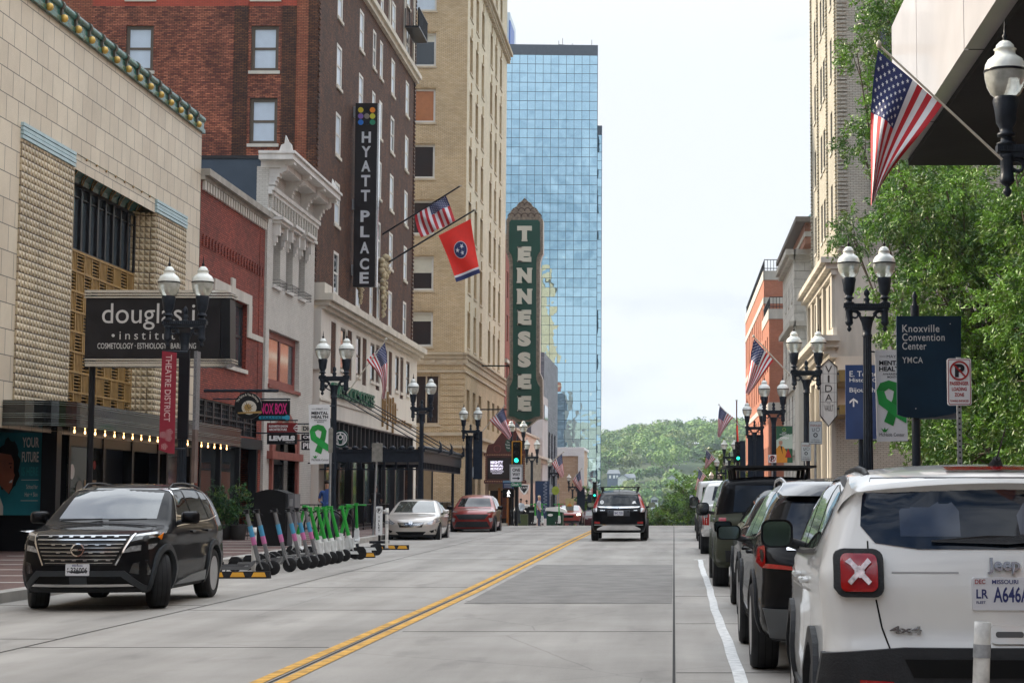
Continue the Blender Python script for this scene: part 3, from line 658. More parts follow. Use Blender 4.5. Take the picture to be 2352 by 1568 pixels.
# side wall that faces the camera
FN = Fac('N', 77.1); SW = []
for k in range(7): 
    z = 10.15 + 3.19 * k + .18
    SW += [(-18.30, -17.10, z, z + 2.0), (-23.72, -22.52, z, z + 2.0)]
mb = MB()
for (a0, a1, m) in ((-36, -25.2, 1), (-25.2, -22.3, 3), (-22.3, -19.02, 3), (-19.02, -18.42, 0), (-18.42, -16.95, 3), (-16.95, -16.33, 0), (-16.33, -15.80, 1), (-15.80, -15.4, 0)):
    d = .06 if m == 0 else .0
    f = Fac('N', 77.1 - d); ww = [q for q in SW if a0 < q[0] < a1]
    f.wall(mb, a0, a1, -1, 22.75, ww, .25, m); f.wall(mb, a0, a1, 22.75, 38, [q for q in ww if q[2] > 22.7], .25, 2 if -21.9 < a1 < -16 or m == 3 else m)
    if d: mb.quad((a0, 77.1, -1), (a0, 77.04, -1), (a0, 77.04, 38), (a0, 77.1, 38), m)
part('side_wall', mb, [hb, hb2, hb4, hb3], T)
for i, q in enumerate(SW):
    if q[2] < 36: window(T, FN, q, brownframe, blind, .15, .18, cream, 1, 2)
mb = MB()
for k in range(120): FL.box(mb, 77.1, 77.45, 10.5 + k * .23, 10.61 + k * .23, 0, .06)
for k in range(120): FL.box(mb, 105.8, 106.3, 10.5 + k * .23, 10.61 + k * .23, 0, .06)
part('quoins', mb, [hb], T)
mb = MB(); FL.box(mb, 77.1, 106.6, 26.35, 26.62, -.05, .35); FL.box(mb, 77.1, 106.5, 26.1, 26.35, -.05, .2)
for a in (91.0, 96.0, 101.4, 105.0): FL.box(mb, a, a + .35, 26.62, 36, 0, .09)
part('stone_ledge', mb, [cream], T)
mb = MB()
FL.box(mb, 101.3, 104.9, 28.2, 28.3, .1, .9)
for k in range(14): FL.box(mb, 101.3 + k * .27, 101.34 + k * .27, 28.3, 29.3, .86, .9)
FL.box(mb, 101.3, 104.9, 29.3, 29.36, .84, .92)
for k in range(4): FL.box(mb, 101.3, 101.34, 28.3, 29.3, .1 + k * .24, .14 + k * .24)
part('balcony', mb, [black_paint], T)
# white base
FB = Fac('L', -15.1); whitest = M('white_base_stone', (.66, .62, .55), .7, var=.10, scale=1.1, bump=.15, streak=.3)
BW = []; BP = []
for k in range(6): BW.append((81.9 + k * 4.05, 83.15 + k * 4.05, 7.35, 9.25)); BP.append((79.6 + k * 4.05, 80.8 + k * 4.05, 7.0, 9.3)); 
BW += [(91.6, 92.6, 7.35, 9.25), (100.0, 101.0, 7.35, 9.25)]
glassq = (78.5, 105.2, 3.9, 5.02); doorq = (78.5, 105.2, .3, 3.6)
mb = MB(); FB.wall(mb, 77.25, 106.35, -.5, 9.6, BW + BP + [glassq, doorq], .12)
mb.quad((-15.1, 77.25, -.5), (-15.6, 77.25, -.5), (-15.6, 77.25, 9.6), (-15.1, 77.25, 9.6)); mb.quad((-15.1, 106.35, -.5), (-16.5, 106.35, -.5), (-16.5, 106.35, 9.6), (-15.1, 106.35, 9.6))
FB.box(mb, 77.1, 77.9, 7.0, 9.6, -.4, .05)
part('base_wall', mb, [whitest], T)
for q in BW: window(T, FB, q, brownframe, midglass, .1, .09, whitest, 1, 2)
mb = MB()
for q in BP: FB.box(mb, q[0], q[1], q[2], q[3], -.12, -.03)
parts('brick_panel', mb, [hb], T)
mb = MB(); FB.box(mb, 76.95, 106.7, 9.95, 10.25, -.3, .55); FB.box(mb, 77.1, 106.6, 9.75, 9.95, -.3, .38); FB.box(mb, 77.2, 106.5, 9.6, 9.75, -.3, .2); FB.box(mb, 77.2, 106.4, 5.7, 5.78, 0, .05); FB.box(mb, 76.95, 78.6, 10.25, 10.7, -.3, .2)
part('cornice', mb, [cream], T)
mb = MB(); 
for k in range(24): FB.box(mb, 78.5 + k * 1.16 - .05, 78.5 + k * 1.16 + .05, 3.9, 5.02, -.2, -.02)
FB.box(mb, 78.5, 105.2, 3.6, 3.9, -.25, .03); FB.box(mb, 78.5, 105.2, 4.95, 5.02, -.2, .02)
for k in range(9): FB.box(mb, 78.5 + k * 3.3, 78.9 + k * 3.3, .15, 3.6, -.25, .02)
wo = part('window_band', mb, [darkframe], T); mb = MB(); FB.box(mb, 78.5, 105.2, 3.9, 5.0, -.24, -.21); FB.box(mb, 78.5, 105.2, .2, 3.6, -.5, -.45); part('pane', mb, [midglass], wo)
# iron marquee of the hotel
mb = MB(); mx0, mx1, my0, my1 = -15.05, -10.65, 77.2, 91.0; mz0, mz1 = 2.75, 3.6
mb.box(mx0, mx1, my0, my0 + .12, mz0 + .3, mz1); mb.box(mx1 - .12, mx1, my0 + .12, my1, mz0 + .3, mz1); mb.box(mx0, mx1 - .12, my0 + .12, my1, mz1 - .4, mz1 - .3); mb.box(mx0, mx1, my1, my1 + .1, mz0 + .3, mz1)
mb.box(mx0, mx1 + .08, my0 - .08, my0, mz1 - .1, mz1); mb.box(mx1, mx1 + .08, my0, my1, mz1 - .1, mz1)
for k in range(11): mb.lathe([(.02, -.06), (.14, 0), (.14, .06), (.02, .13)], (mx0 + .3 + k * .4, my0 - .04, mz1 + .02), 8, 0)
for k in range(34): mb.lathe([(.02, -.06), (.14, 0), (.14, .06), (.02, .13)], (mx1 + .02, my0 + .3 + k * .4, mz1 + .02), 6, 0)
for k in range(9): mb.box(mx0 + .2 + k * .5, mx0 + .28 + k * .5, my0 + .02, my0 + .08, mz0, mz0 + .3)
for k in range(28): mb.box(mx1 - .1, mx1 - .04, my0 + .3 + k * .5, my0 + .38 + k * .5, mz0, mz0 + .3)
mb.box(mx0, mx1, my0 + .02, my0 + .08, mz0 - .03, mz0 + .03); mb.box(mx1 - .1, mx1 - .04, my0, my1, mz0 - .03, mz0 + .03)
for y in (81.5, 85.5, 90.3):
    mb.prism([(0, 0), (.25, .1), (.22, .45), (.1, .62), (.16, .35), (.05, .2), (-.1, -.35)], lambda a, b: (mx1 + a, y, mz1 - .1 + b), lambda a, b: (mx1 + a, y + .2, mz1 - .1 + b))
for (x, y) in ((-14.6, 90.5), (-11, 90.5), (-14.6, 78.0)): mb.tube((x, y, .15), (x, y, mz0 + .3), .07, n=8)
rods = []
for y in (79.3, 83.3, 87.3, 90.6): mb.tube((-15.05, y - 1.5, 6.3), (mx1, y, mz1 + .05), .025, n=6); mb.lathe([(.02, 0), (.13, .05), (.02, .12)], (-15.0, y - 1.5, 6.3), 8, axis='X')
part('marquee', mb, [iron], T)
# ---------------------------------------------------------------- tan brick office building (far side of the cross street)
tanb = brick('tan_brick', (.53, .385, .22), (.61, .465, .295), (.25, .19, .11), .30, .095, .012, var=.18, vs=.4, bump=.6)
tanst = M('tan_stone', (.50, .41, .29), .8, var=.15, scale=1.2, bump=.2, streak=.3)
T = thing('office_building', 'tall tan brick office building on the far corner of the cross street', 'building', (XL, 148, gz(148)))
BS = [(-19.42, -17.75, z, z + 2.55, i) for i, z in enumerate((12.65, 16.8, 20.95, 25.15, 29.35, 33.6, 37.8))]
FNB = Fac('N', 133.0); YB0 = 133.0
AB = (135.6, 139.7, 143.9, 150.6, 154.6, 158.9)
BW = [(a - .95, a + .95, z, z + 2.75) for a in AB for z in (12.7, 16.85, 21.0, 25.2, 29.4, 33.6, 37.8)]
BWt = [(a - .95, a + .95, 43.2, 46.0) for a in AB]
BL = [(a - .95, a + .95, 7.2, 9.6) for a in AB]
tanb_lit = brick('tan_brick_lit', (.66, .56, .40), (.72, .62, .46), (.40, .33, .22), .30, .095, .010, var=.14, vs=.4, bump=.4)  # tan brick again, lightened: bounced light on the street front is in the colour
mb = MB(); FL.wall(mb, YB0, 164.5, 11.9, 50, BW + BWt, .4, 2, 0); FNB.wall(mb, -36, XL, 11.9, 50, [q[:4] for q in BS], .3)
mb.quad((-36, 164.5, -4), (XL, 164.5, -4), (XL, 164.5, 50), (-36, 164.5, 50)); mb.quad((-36, 133, 50), (XL, 133, 50), (XL, 164.5, 50), (-36, 164.5, 50), 1)
part('wall', mb, [tanb, roofing, tanb_lit], T)
for i, q in enumerate(BW + BWt): window(T, FL, q, tanst, (midglass, darkglass, blind)[(i * 5) % 3], .12, .34, tanst, 1, 2)
orange_blind = M('orange_blind', (.38, .14, .05), .6, var=.1); shade_m = M('cream_roller_shade', (.55, .52, .42), .6, var=.06)
for q in BS:
    i = q[4]; window(T, FNB, q[:4], whiteframe, orange_blind if i == 4 else (blind if i == 6 else darkglass), .16, .24, tanst, 1, 1, shade=shade_m if i in (0, 1, 5) else None, sh=.42 if i == 1 else .2)
mb = MB()
for q in BS:   # flat brick arches with raised keystone
    for k in range(-4, 5):
        c = (q[0] + q[1]) / 2 + k * .24; h = .62 if abs(k) < 2 else .42
        FNB.box(mb, c - .1, c + .1, q[3] + .08, q[3] + .08 + h, 0, .03 + .03 * (abs(k) < 2))
for q in BW: FL.box(mb, (q[0] + q[1]) / 2 - .12, (q[0] + q[1]) / 2 + .12, q[3] + .05, q[3] + .75, 0, .08)
parts('window_arch', mb, [tanb], T)
mb = MB()
def band2(z0, z1, d, m=0): FL.box(mb, YB0 - d, 164.7, z0, z1, -.05, d, m); FNB.box(mb, -36, XL, z0, z1, -.05, d, m)
band2(12.05, 12.2, .38); band2(11.75, 12.05, .22); band2(11.3, 11.75, .1); band2(10.75, 10.9, .12); band2(42.1, 42.4, .55); band2(41.8, 42.1, .35); band2(6.1, 6.35, .25); band2(5.2, 5.4, .3); band2(48.5, 49, 1.0); band2(48, 48.5, .7)
for k in range(40): FL.box(mb, YB0 + .3 + k * .8, YB0 + .65 + k * .8, 41.5, 41.8, 0, .28)
for k in range(26): FNB.box(mb, -35.5 + k * .8, -35.15 + k * .8, 11.42, 11.7, 0, .17)
parts('string_course', mb, [tanst], T)
mb = MB(); bs = [(-19.2, -17.2, 6.9, 10.6)]; FL.wall(mb, YB0 - .02, 164.5, -4, 11.9, BL + [(a - 1.2, a + 1.2, .5, 4.6) for a in AB], .6); f = Fac('N', YB0 - .02); f.wall(mb, -36, XL, -4, 11.9, bs + [(-21.2, -17.6, .0, 4.7)], .4)
for k in range(12):
    z = 6.5 + k * .42
    if k < 10: f.box(mb, -17.1, XL + .08, z, z + .36, 0, .05)
part('rusticated_base', mb, [tanb], T)
for q in BL: window(T, FL, q, tanst, darkglass, .12, .5, None, 1, 1)
window(T, f, bs[0], tanst, darkglass, .14, .3, tanst, 2, 1)
mb = MB(); f.box(mb, -21.2, -17.6, .0, 4.6, -.4, -.3, 0)
for a in AB: FL.box(mb, a - 1.2, a + 1.2, .3, 4.6, -.5, -.4)
part('shop_window', mb, [shopglass], T)
mb = MB(); f.box(mb, -21.2, -17.6, 4.0, 4.6, -.3, -.2)
for x in (-21.2, -19.9, -18.8, -17.75): f.box(mb, x, x + .15, 0, 4.0, -.3, -.15)
f.box(mb, -18.8, -17.75, .2, 3.6, -.28, -.2, 1); part('shopfront', mb, [darkframe, M('tan_door', (.25, .18, .1), .5)], T)

# ---------------------------------------------------------------- further left: brick block, pale theatre front, grey tiled block, pale slab, small shops
T = thing('brick_building', 'narrow red brick building with white trim behind the tall green theatre sign', 'building', (XL, 170, gz(170)))
mb = MB(); wq = [(166 + k * 3, 167.6 + k * 3, z, z + 2.4) for k in range(3) for z in (12, 16, 20)]
FL.wall(mb, 164.8, 176, -6, 25.6, wq, .3); shell(mb, -34, XL - .003, 164.8, 176, -6, 25.6, 0, 1); part('wall', mb, [brick('far_red_brick', (.30, .075, .045), (.36, .1, .06), (.16, .08, .06), .25, .09, .01, var=.25), roofing], T)
for q in wq: window(T, FL, q, whiteframe, darkglass, .12, .2, None)
mb = MB(); FL.box(mb, 164.8, 176.2, 25.2, 25.7, -.1, .5); FL.box(mb, 164.8, 176.2, 13.9, 14.2, 0, .2); part('cornice', mb, [cream], T)
pinkst = M('pale_pink_stucco', (.58, .46, .37), .8, var=.12, scale=.8)
T = thing('theatre_building', 'low pale pink stuccoed theatre with moulded cornice behind the lit marquee', 'building', (XL, 190, gz(190)))
mb = MB(); FL.wall(mb, 176.2, 214, -8, 8.3, [(179 + k * 5.6, 180.6 + k * 5.6, 2, 5.2) for k in range(6)], .4); shell(mb, -30, XL - .003, 176.2, 214, -8, 8.3, 0, 1); part('wall', mb, [pinkst, roofing], T)
mb = MB()
for k in range(6): FL.box(mb, 179 + k * 5.6, 180.6 + k * 5.6, 2, 5.2, -.4, -.35)
part('window', mb, [darkglass], T)
mb = MB(); FL.box(mb, 176.2, 214.3, 5.9, 6.15, -.1, 1.0); FL.box(mb, 176.2, 214.2, 5.5, 5.9, -.1, .6); FL.box(mb, 176.2, 214, 8.2, 8.4, -.2, .15)
for k in range(20): FL.box(mb, 177 + k * 1.9, 177.5 + k * 1.9, 4.9, 5.5, 0, .4)
part('cornice', mb, [cream], T)
greyt = brick('grey_slate_panel', (.075, .08, .10), (.16, .165, .19), (.05, .05, .06), 1.6, .34, .02, var=.2, rough=.5, vs=.6)
T = thing('office_building', 'dark grey slate panelled block between the pink theatre and the mirror glass tower', 'building', (XL, 228, gz(228)))
wq = [(217.5 + k * 5.2, 220.6 + k * 5.2, z, z + 6.5) for k in range(4) for z in (-4.5, 3.2)]
mb = MB(); FL.wall(mb, 214.6, 240, -9, 18.8, wq, .35); shell(mb, -26, XL - .003, 214.6, 240, -9, 18.8, 0, 1); part('wall', mb, [greyt, roofing], T)
for q in wq: window(T, FL, q, darkframe, darkglass, .2, .2, None, 3, 1)
mb = MB(); fn = Fac('N', 214.6)
for z in (19.6, 20.2): fn.box(mb, -21, -17.5, z, z + .08, -3, -2.9)
for k in range(5): fn.box(mb, -21 + k * .87, -20.93 + k * .87, 18.8, 20.2, -3, -2.9)
part('roof_railing', mb, [darkframe], T)
T = thing('commercial_building', 'narrow pale concrete fin wall in front of the grey slate block', 'building', (-14.6, 213, gz(213)))
mb = MB(); mb.box(-16.2, -14.9, 206, 214.4, -9, 13.2); mb.box(-14.9, -14.8, 207.5, 213, 10.6, 12.2, 1); part('wall', mb, [M('pale_concrete', (.50, .50, .50), .8, var=.12, scale=.5), darkglass], T)
T = thing('shop_building', 'small buff brick shop with white parapet at the foot of the glass tower', 'building', (-13, 247, gz(247)))
buff = brick('buff_brick', (.48, .33, .22), (.55, .40, .28), (.35, .25, .18), .6, .25, .01, var=.15)
fn = Fac('N', 243.0)
mb = MB(); mb.box(-17.5, -12.2, 243, 256, .9, 8.0); mb.box(-17.6, -12.35, 242.5, 243, -9, .9, 1)
for k in range(4): mb.box(-17.6 + k * 1.2, -16.9 + k * 1.2, 242.46, 242.5, -4.6, -1.8, 2)
part('wall', mb, [buff, brick('rose_brick', (.36, .12, .10), (.42, .16, .13), (.2, .08, .07), .5, .2, .01), darkglass], T)
mb = MB(); mb.box(-17.6, -12.0, 242.8, 243, 7.2, 8.3); mb.box(-12.8, -12.0, 242.7, 243, .9, 7.2); mb.box(-17.6, -12, 243, 256.1, 8.0, 8.35); part('trim', mb, [white_sign], T)
T = thing('shop_building', 'brown brick shop with projecting stone cornice at the right foot of the glass tower', 'building', (-11, 262, gz(262)))
mb = MB(); mb.box(-14, -10.9, 258, 268, -10, 1.2); part('wall', mb, [brick('brown_brick_far', (.2, .1, .07), (.3, .2, .15), (.12, .08, .06), .5, .2, .02)], T)
mb = MB(); mb.box(-14.2, -10.4, 257.6, 268, 1.2, 1.8); mb.box(-14.1, -10.6, 257.8, 268, .9, 1.2); part('cornice', mb, [cream], T)

# ---------------------------------------------------------------- mirror glass tower
T = thing('glass_tower', 'tall office tower clad in blue mirror glass with dark parapet', 'building', (-25, 290, gz(290)))
def mirror_mat():
    m, t, b = nodes('mirror_glass'); b.inputs['Base Color'].default_value = (.52, .76, .90, 1); b.inputs['Metallic'].default_value = 1; b.inputs['Roughness'].default_value = .02
    N, K = t.nodes, t.links.new; g = N.new('ShaderNodeNewGeometry'); n = N.new('ShaderNodeTexNoise'); n.inputs['Scale'].default_value = .42; n.inputs['Detail'].default_value = 1.5; K(g.outputs['Position'], n.inputs['Vector'])
    bp = N.new('ShaderNodeBump'); bp.inputs['Strength'].default_value = .10; bp.inputs['Distance'].default_value = .3; K(n.outputs[0], bp.inputs['Height']); K(bp.outputs[0], b.inputs['Normal']); return m
mir = mirror_mat(); mull = M('tower_mullion', (.02, .05, .07), .4, var=0); rng = random.Random(3)
def curtain(fac, a0, a1, z0, z1, dw, dh, root):
    mb = MB(); nA = max(1, round((a1 - a0) / dw)); nZ = round((z1 - z0) / dh); dw = (a1 - a0) / nA; dh = (z1 - z0) / nZ
    for i in range(nA):
        for j in range(nZ):
            t = [rng.uniform(-.004, .004) for _ in range(2)]
            A, B, Z, Y = a0 + i * dw, a0 + (i + 1) * dw, z0 + j * dh, z0 + (j + 1) * dh
            mb.quad(fac.pt(A, Z, -t[0] - t[1]), fac.pt(B, Z, t[0] - t[1]), fac.pt(B, Y, t[0] + t[1]), fac.pt(A, Y, -t[0] + t[1]))
    part('curtain_wall', mb, [mir], root); mb = MB()
    for i in range(nA + 1): fac.box(mb, a0 + i * dw - .028, a0 + i * dw + .028, z0, z1, 0, .05)
    for j in range(nZ + 1): fac.box(mb, a0, a1, z0 + j * dh - .028, z0 + j * dh + .028, 0, .045)
    part('mullions', mb, [mull], root)
TY = 272; xr = -11.62; zt = 68.95; zb = -11
curtain(Fac('N', TY), xr - 1.185 * 26, xr, zb, zt, 1.185, 1.42, T); curtain(Fac('L', xr), TY, TY + 14, zb, zt, 1.3, 1.42, T)
curtain(Fac('L', xr + .75), TY + 14, TY + 34, zb, 59.5, 1.3, 1.42, T); curtain(Fac('N', TY + 14), xr, xr + .75, zb, 59.5, .75, 1.42, T)
mb = MB(); mb.box(xr - 30.9, xr + .05, TY - .05, TY + 14, zt, zt + 1.6); mb.box(xr - 30.9, xr + .8, TY + 14, TY + 34, 59.5, 61); mb.box(xr - 30.8, xr - .1, TY + .2, TY + 34, zb, zt - .1)
part('parapet', mb, [M('tower_parapet', (.085, .10, .125), .5, var=.1)], T)
mb = MB()
for (x, h) in ((-6.0, 1.4), (-5.4, 1.8), (-4.6, .8), (-3.9, 1.0), (-.9, 1.6)): mb.tube((xr + x, TY + 3, zt + 1.6), (xr + x, TY + 3, zt + 1.6 + h), .04, n=5)
mb.tube((xr - 6, TY + 3, zt + 2.4), (xr - 3.9, TY + 3, zt + 2.3), .03, n=5); part('aerials', mb, [darkframe], T)
T.rotation_euler.z = R(2.6); T.location.x -= .85
T = thing('office_tower', 'distant white office tower with blue lit edge rising behind the tan brick building', 'building', (-27, 300, gz(300)))
mb = MB(); mb.box(-45, -29.3, 318, 330, -12, 88); part('wall', mb, [M('white_tower_panel', (.62, .68, .74), .4, var=.05)], T)
mb = MB(); mb.box(-29.4, -29.2, 317.7, 326, 80, 86.5); part('logo_panel', mb, [M('blue_sign', (.03, .12, .45), .4, var=.05)], T)

# ================================================================ buildings on the right of the street
XR = 8.7
FR = Fac('R', XR)
greyb = brick('pale_grey_brick', (.43, .40, .32), (.50, .47, .385), (.20, .185, .15), .30, .092, .013, var=.15, vs=.5, bump=.8)
T = thing('bank_building', 'tall pale brick bank tower with weathered stone base and projecting cornices', 'building', (XR, 104, gz(104)))
FNR = Fac('N', 95.6)
RW = []
for k in range(9):
    z = 16.4 + k * 4.08
    for (a, wd) in ((98.9, 1.1), (103.6, 1.2), (105.6, 1.2), (110.2, 1.2)): RW.append((a - wd / 2, a + wd / 2, z, z + 2.3))
mb = MB(); FR.wall(mb, 95.6, 113.2, 14.2, 52, RW, .35); FNR.wall(mb, XR, 28, 14.2, 52, [(10.85, 11.9, 16.4 + k * 4.08, 18.9 + k * 4.08) for k in range(8)], .4)
mb.quad((XR, 113.2, -2), (28, 113.2, -2), (28, 113.2, 52), (XR, 113.2, 52)); mb.quad((XR, 95.6, 52), (28, 95.6, 52), (28, 113.2, 52), (XR, 113.2, 52), 1)
for y in (95.75, 101.2, 107.6, 112.6):   # rope-like brick piers
    for k in range(0, 170): FR.box(mb, y, y + .5, 14.6 + k * .22, 14.73 + k * .22, 0, .10)
for k in range(170): FNR.box(mb, XR + .02, XR + .55, 14.6 + k * .22, 14.73 + k * .22, 0, .09)
FNR.box(mb, 10.45, 10.62, 14.2, 52, 0, .1); part('wall', mb, [greyb, roofing], T)
for q in RW: window(T, FR, q, darkframe, darkglass, .08, .3, stone, 1, 2)
for k in range(8): window(T, FNR, (10.85, 11.9, 16.4 + k * 4.08, 18.9 + k * 4.08), darkframe, darkglass, .08, .35, stone)
# base
bst = M('weathered_bank_stone', (.50, .46, .385), .8, var=.3, scale=1.0, bump=.3, streak=.2)
mb = MB(); tw = [(97.5 + k * 3.3, 99.1 + k * 3.3, 10.6, 13.1) for k in range(4)]; lw = [(97.4 + k * 4.2, 100.2 + k * 4.2, .5, 8.0) for k in range(4)]
FRb = Fac('R', 8.5); FRb.wall(mb, 95.5, 113.4, -1, 14.2, tw + lw, .5); f = Fac('N', 95.5); f.wall(mb, 8.5, 28, 9.0, 14.2, [], .1); f.wall(mb, 8.5, 28, 6.3, 9.0, [], .1, 2); f.wall(mb, 8.5, 28, -1, 6.3, [], .1, 1)
part('base_wall', mb, [bst, brick('cream_painted_brick', (.52, .47, .37), (.58, .53, .43), (.3, .27, .21), .3, .1, .013, var=.25), M('cream_render', (.60, .53, .43), .85, var=.15, scale=.6)], T)
for q in tw: window(T, FRb, q, stone, darkglass, .12, .35, bst, 1, 1)
for q in lw: window(T, FRb, q, bst, darkglass, .14, .4, None, 2, 4)
mb = MB()
FRb.box(mb, 94.9, 113.9, 13.9, 14.2, -.2, .75); FRb.box(mb, 95.1, 113.7, 13.6, 13.9, -.2, .5); FRb.box(mb, 95.2, 113.6, 13.3, 13.6, -.1, .2)
FRb.box(mb, 94.7, 114.0, 9.75, 10.05, -.2, 1.1); FRb.box(mb, 95.0, 113.8, 9.45, 9.75, -.2, .75); FRb.box(mb, 95.2, 113.6, 8.9, 9.1, -.1, .3); FRb.box(mb, 95.2, 113.6, 8.3, 8.5, 0, .15); FRb.box(mb, 95.2, 113.6, 10.05, 10.5, -.1, .12)
for k in range(22): FRb.box(mb, 95.3 + k * .83, 95.65 + k * .83, 9.1, 9.45, 0, .62)
for y in (95.55, 101.1, 105.3, 109.4, 112.7): FRb.box(mb, y, y + .9, -.5, 8.3, 0, .22); FRb.box(mb, y, y + .9, 10.5, 13.3, 0, .15)
for y in (95.55, 101.1, 105.3, 109.4, 112.7):
    for k in range(4): FRb.box(mb, y + .1 + k * .2, y + .2 + k * .2, 0, 7.9, .22, .27)
part('cornice', mb, [bst], T)

T = thing('stone_building', 'pale limestone building with balustrade and brick attic storey under a green roof', 'building', (XR, 140, gz(140)))
FRs = Fac('R', 8.7); sw = [(132.3 + k * 3.6, 133.7 + k * 3.6, z, z + 2.8) for k in range(3) for z in (1.0, 6.2, 10.9)] + [(132.4 + k * 3.6, 133.2 + k * 3.6, 15.9, 17.3) for k in range(3)]
mb = MB(); FRs.wall(mb, 130.9, 144, -3, 19.1, sw, .35); f = Fac('N', 130.9)
for k in range(22): f.wall(mb, 8.7, 20, -3 + k, -2.03 + k, [], .1, 0)
mb.quad((8.7, 144, -3), (30, 144, -3), (30, 144, 19.1), (8.7, 144, 19.1)); mb.quad((8.7, 130.9, 19.1), (30, 130.9, 19.1), (30, 144, 19.1), (8.7, 144, 19.1))
ash = brick('ashlar_limestone', (.56, .54, .49), (.60, .575, .52), (.36, .34, .30), 1.3, .62, .02, var=.2, vs=.8, bump=.3, rough=.8)
part('wall', mb, [ash], T)
for q in sw: window(T, FRs, q, stone, darkglass, .12, .3, stone, 1, 2)
mb = MB()
for (z0, z1, d) in ((19.1, 19.5, .6), (18.8, 19.1, .35), (13.95, 14.3, .35), (9.3, 9.55, .2), (4.6, 5.0, .3)): FRs.box(mb, 130.9 - d, 144, z0, z1, -.1, d); f.box(mb, 8.7, 28, z0, z1, -.1, d)
FRs.box(mb, 126.5, 130.4, 9.9, 10.3, -2, .1); FRs.box(mb, 126.4, 130.5, 11.6, 11.8, -2, .2); 
for k in range(8): FRs.box(mb, 126.6 + k * .5, 126.8 + k * .5, 10.3, 11.6, -.2, 0)
FRs.box(mb, 126.6, 130.6, -2, 9.9, -2, 0); part('string_course', mb, [stone], T)
mb = MB(); mb.box(9.3, 24, 127.5, 151.5, 19.5, 21.0); part('attic', mb, [brick('attic_brick', (.33, .13, .075), (.38, .16, .09), (.3, .2, .15), .25, .09, .012)], T)
mb = MB(); mb.box(8.6, 24.5, 126.9, 151.8, 21.0, 21.35, 1); mb.box(9.25, 24.1, 127.4, 151.6, 20.0, 20.35, 2)
mb.add([(9.4, 128, 21.35), (24, 128, 21.35), (24, 151, 21.35), (9.4, 151, 21.35), (12, 132, 24.5), (20, 132, 24.5), (20, 147, 24.5), (12, 147, 24.5)], [(0, 1, 5, 4), (1, 2, 6, 5), (2, 3, 7, 6), (3, 0, 4, 7), (4, 5, 6, 7)], 0); part('roof', mb, [M('verdigris_copper', (.12, .25, .23), .6, var=.15), M('dark_stone_cornice', (.16, .14, .12), .8), stone], T)

orb = brick('orange_red_brick', (.38, .125, .065), (.44, .155, .085), (.30, .16, .11), .25, .085, .010, var=.18, vs=.4, bump=.5)
T = thing('brick_building', 'stepped orange brick building with roof terraces and stone bands, last on the right', 'building', (XR, 190, gz(190)))
w1 = [(177.5 + k * 4.3, 178.9 + k * 4.3, z, z + 3.4) for k in range(10) for z in (6.0, 11.4, 17.0)]; w1 = [q for q in w1 if q[1] < 219]
mb = MB(); FR.wall(mb, 174.6, 220, -8, 23.2, w1, .35); f = Fac('N', 174.6); f.wall(mb, 8.7, 30, -8, 23.2, [], .1)
mb.quad((8.7, 220, -8), (30, 220, -8), (30, 220, 23.2), (8.7, 220, 23.2)); mb.quad((8.7, 174.6, 23.2), (30, 174.6, 23.2), (30, 220, 23.2), (8.7, 220, 23.2), 1)
FRq = Fac('R', 8.55); w2 = [(164.5 + k * 3.6, 165.9 + k * 3.6, z, z + 3.2) for k in range(3) for z in (3.0, 8.2, 13.0)]
FRq.wall(mb, 162.4, 174.7, -8, 18.2, w2, .35); g = Fac('N', 162.4); g.wall(mb, 8.55, 30, -8, 18.2, [], .1); mb.quad((8.55, 162.4, 18.2), (30, 162.4, 18.2), (30, 174.7, 18.2), (8.55, 174.7, 18.2), 1)
part('wall', mb, [orb, roofing], T)
for q in w1: window(T, FR, q, brownframe, darkglass, .12, .3, None, 1, 1)
for q in w2: window(T, FRq, q, brownframe, darkglass, .12, .3, None, 1, 1)
mb = MB()
for (z0, z1) in ((22.6, 23.5), (20.3, 20.9), (15.3, 15.9), (10, 10.5)): FR.box(mb, 174.55, 220, z0, z1, -.05, .06); f.box(mb, 8.7, 28, z0, z1, -.05, .05)
for (z0, z1) in ((17.6, 18.5), (9.3, 10.1)): FRq.box(mb, 162.3, 174.5, z0, z1, -.05, .06); g.box(mb, 8.55, 28, z0, z1, -.05, .06)
part('stone_band', mb, [stone], T)
mb = MB()
for (x0, y0, y1, z) in ((8.75, 174.7, 219, 23.5), (8.6, 162.5, 174.4, 18.5)):
    for zz in (z + .2, z + 1.05): mb.box(x0, x0 + .06, y0, y1, zz, zz + .07); mb.box(x0, 18, y0, y0 + .06, zz, zz + .07)
    for k in range(30): mb.box(x0 + .3 * k, x0 + .3 * k + .05, y0, y0 + .05, z, z + 1.05)
    for k in range(int((y1 - y0) / .5)): mb.box(x0, x0 + .05, y0 + k * .5, y0 + k * .5 + .05, z, z + 1.05)
part('roof_railing', mb, [darkframe], T)

# ---------------------------------------------------------------- concrete building that oversails the right pavement
T = thing('concrete_building', 'polished concrete building oversailing the right pavement, dark coffered underside', 'building', (9, 20, 0))
panel = M('polished_concrete_panel', (.52, .50, .50), .28, var=.12, scale=.8, bump=.1, bscale=60, coat=.3)
mb = MB(); OX, OB, OT, OY = 4.5, 8.28, 11.0, 36.0
for y0, y1 in ((-6, 0.5), (.56, 5.8), (5.86, 11.1), (11.16, 16.4), (16.46, 21.7), (21.76, 27.0), (27.06, 32.3), (32.36, 36.0)): mb.box(OX - .10, OX + .2, y0, y1, OB, OT)
part('fascia', mb, [panel], T)
mb = MB(); mb.box(OX + .2, 20, -6, OY, OB + .02, OT - .01)
for y in (.53, 5.83, 11.13, 16.43, 21.73, 27.03, 32.33): mb.box(OX - .03, OX + .2, y - .03, y + .03, OB, OT)
part('slab', mb, [M('dark_granite_joint', (.035, .035, .038), .8, var=.4, scale=30)], T)
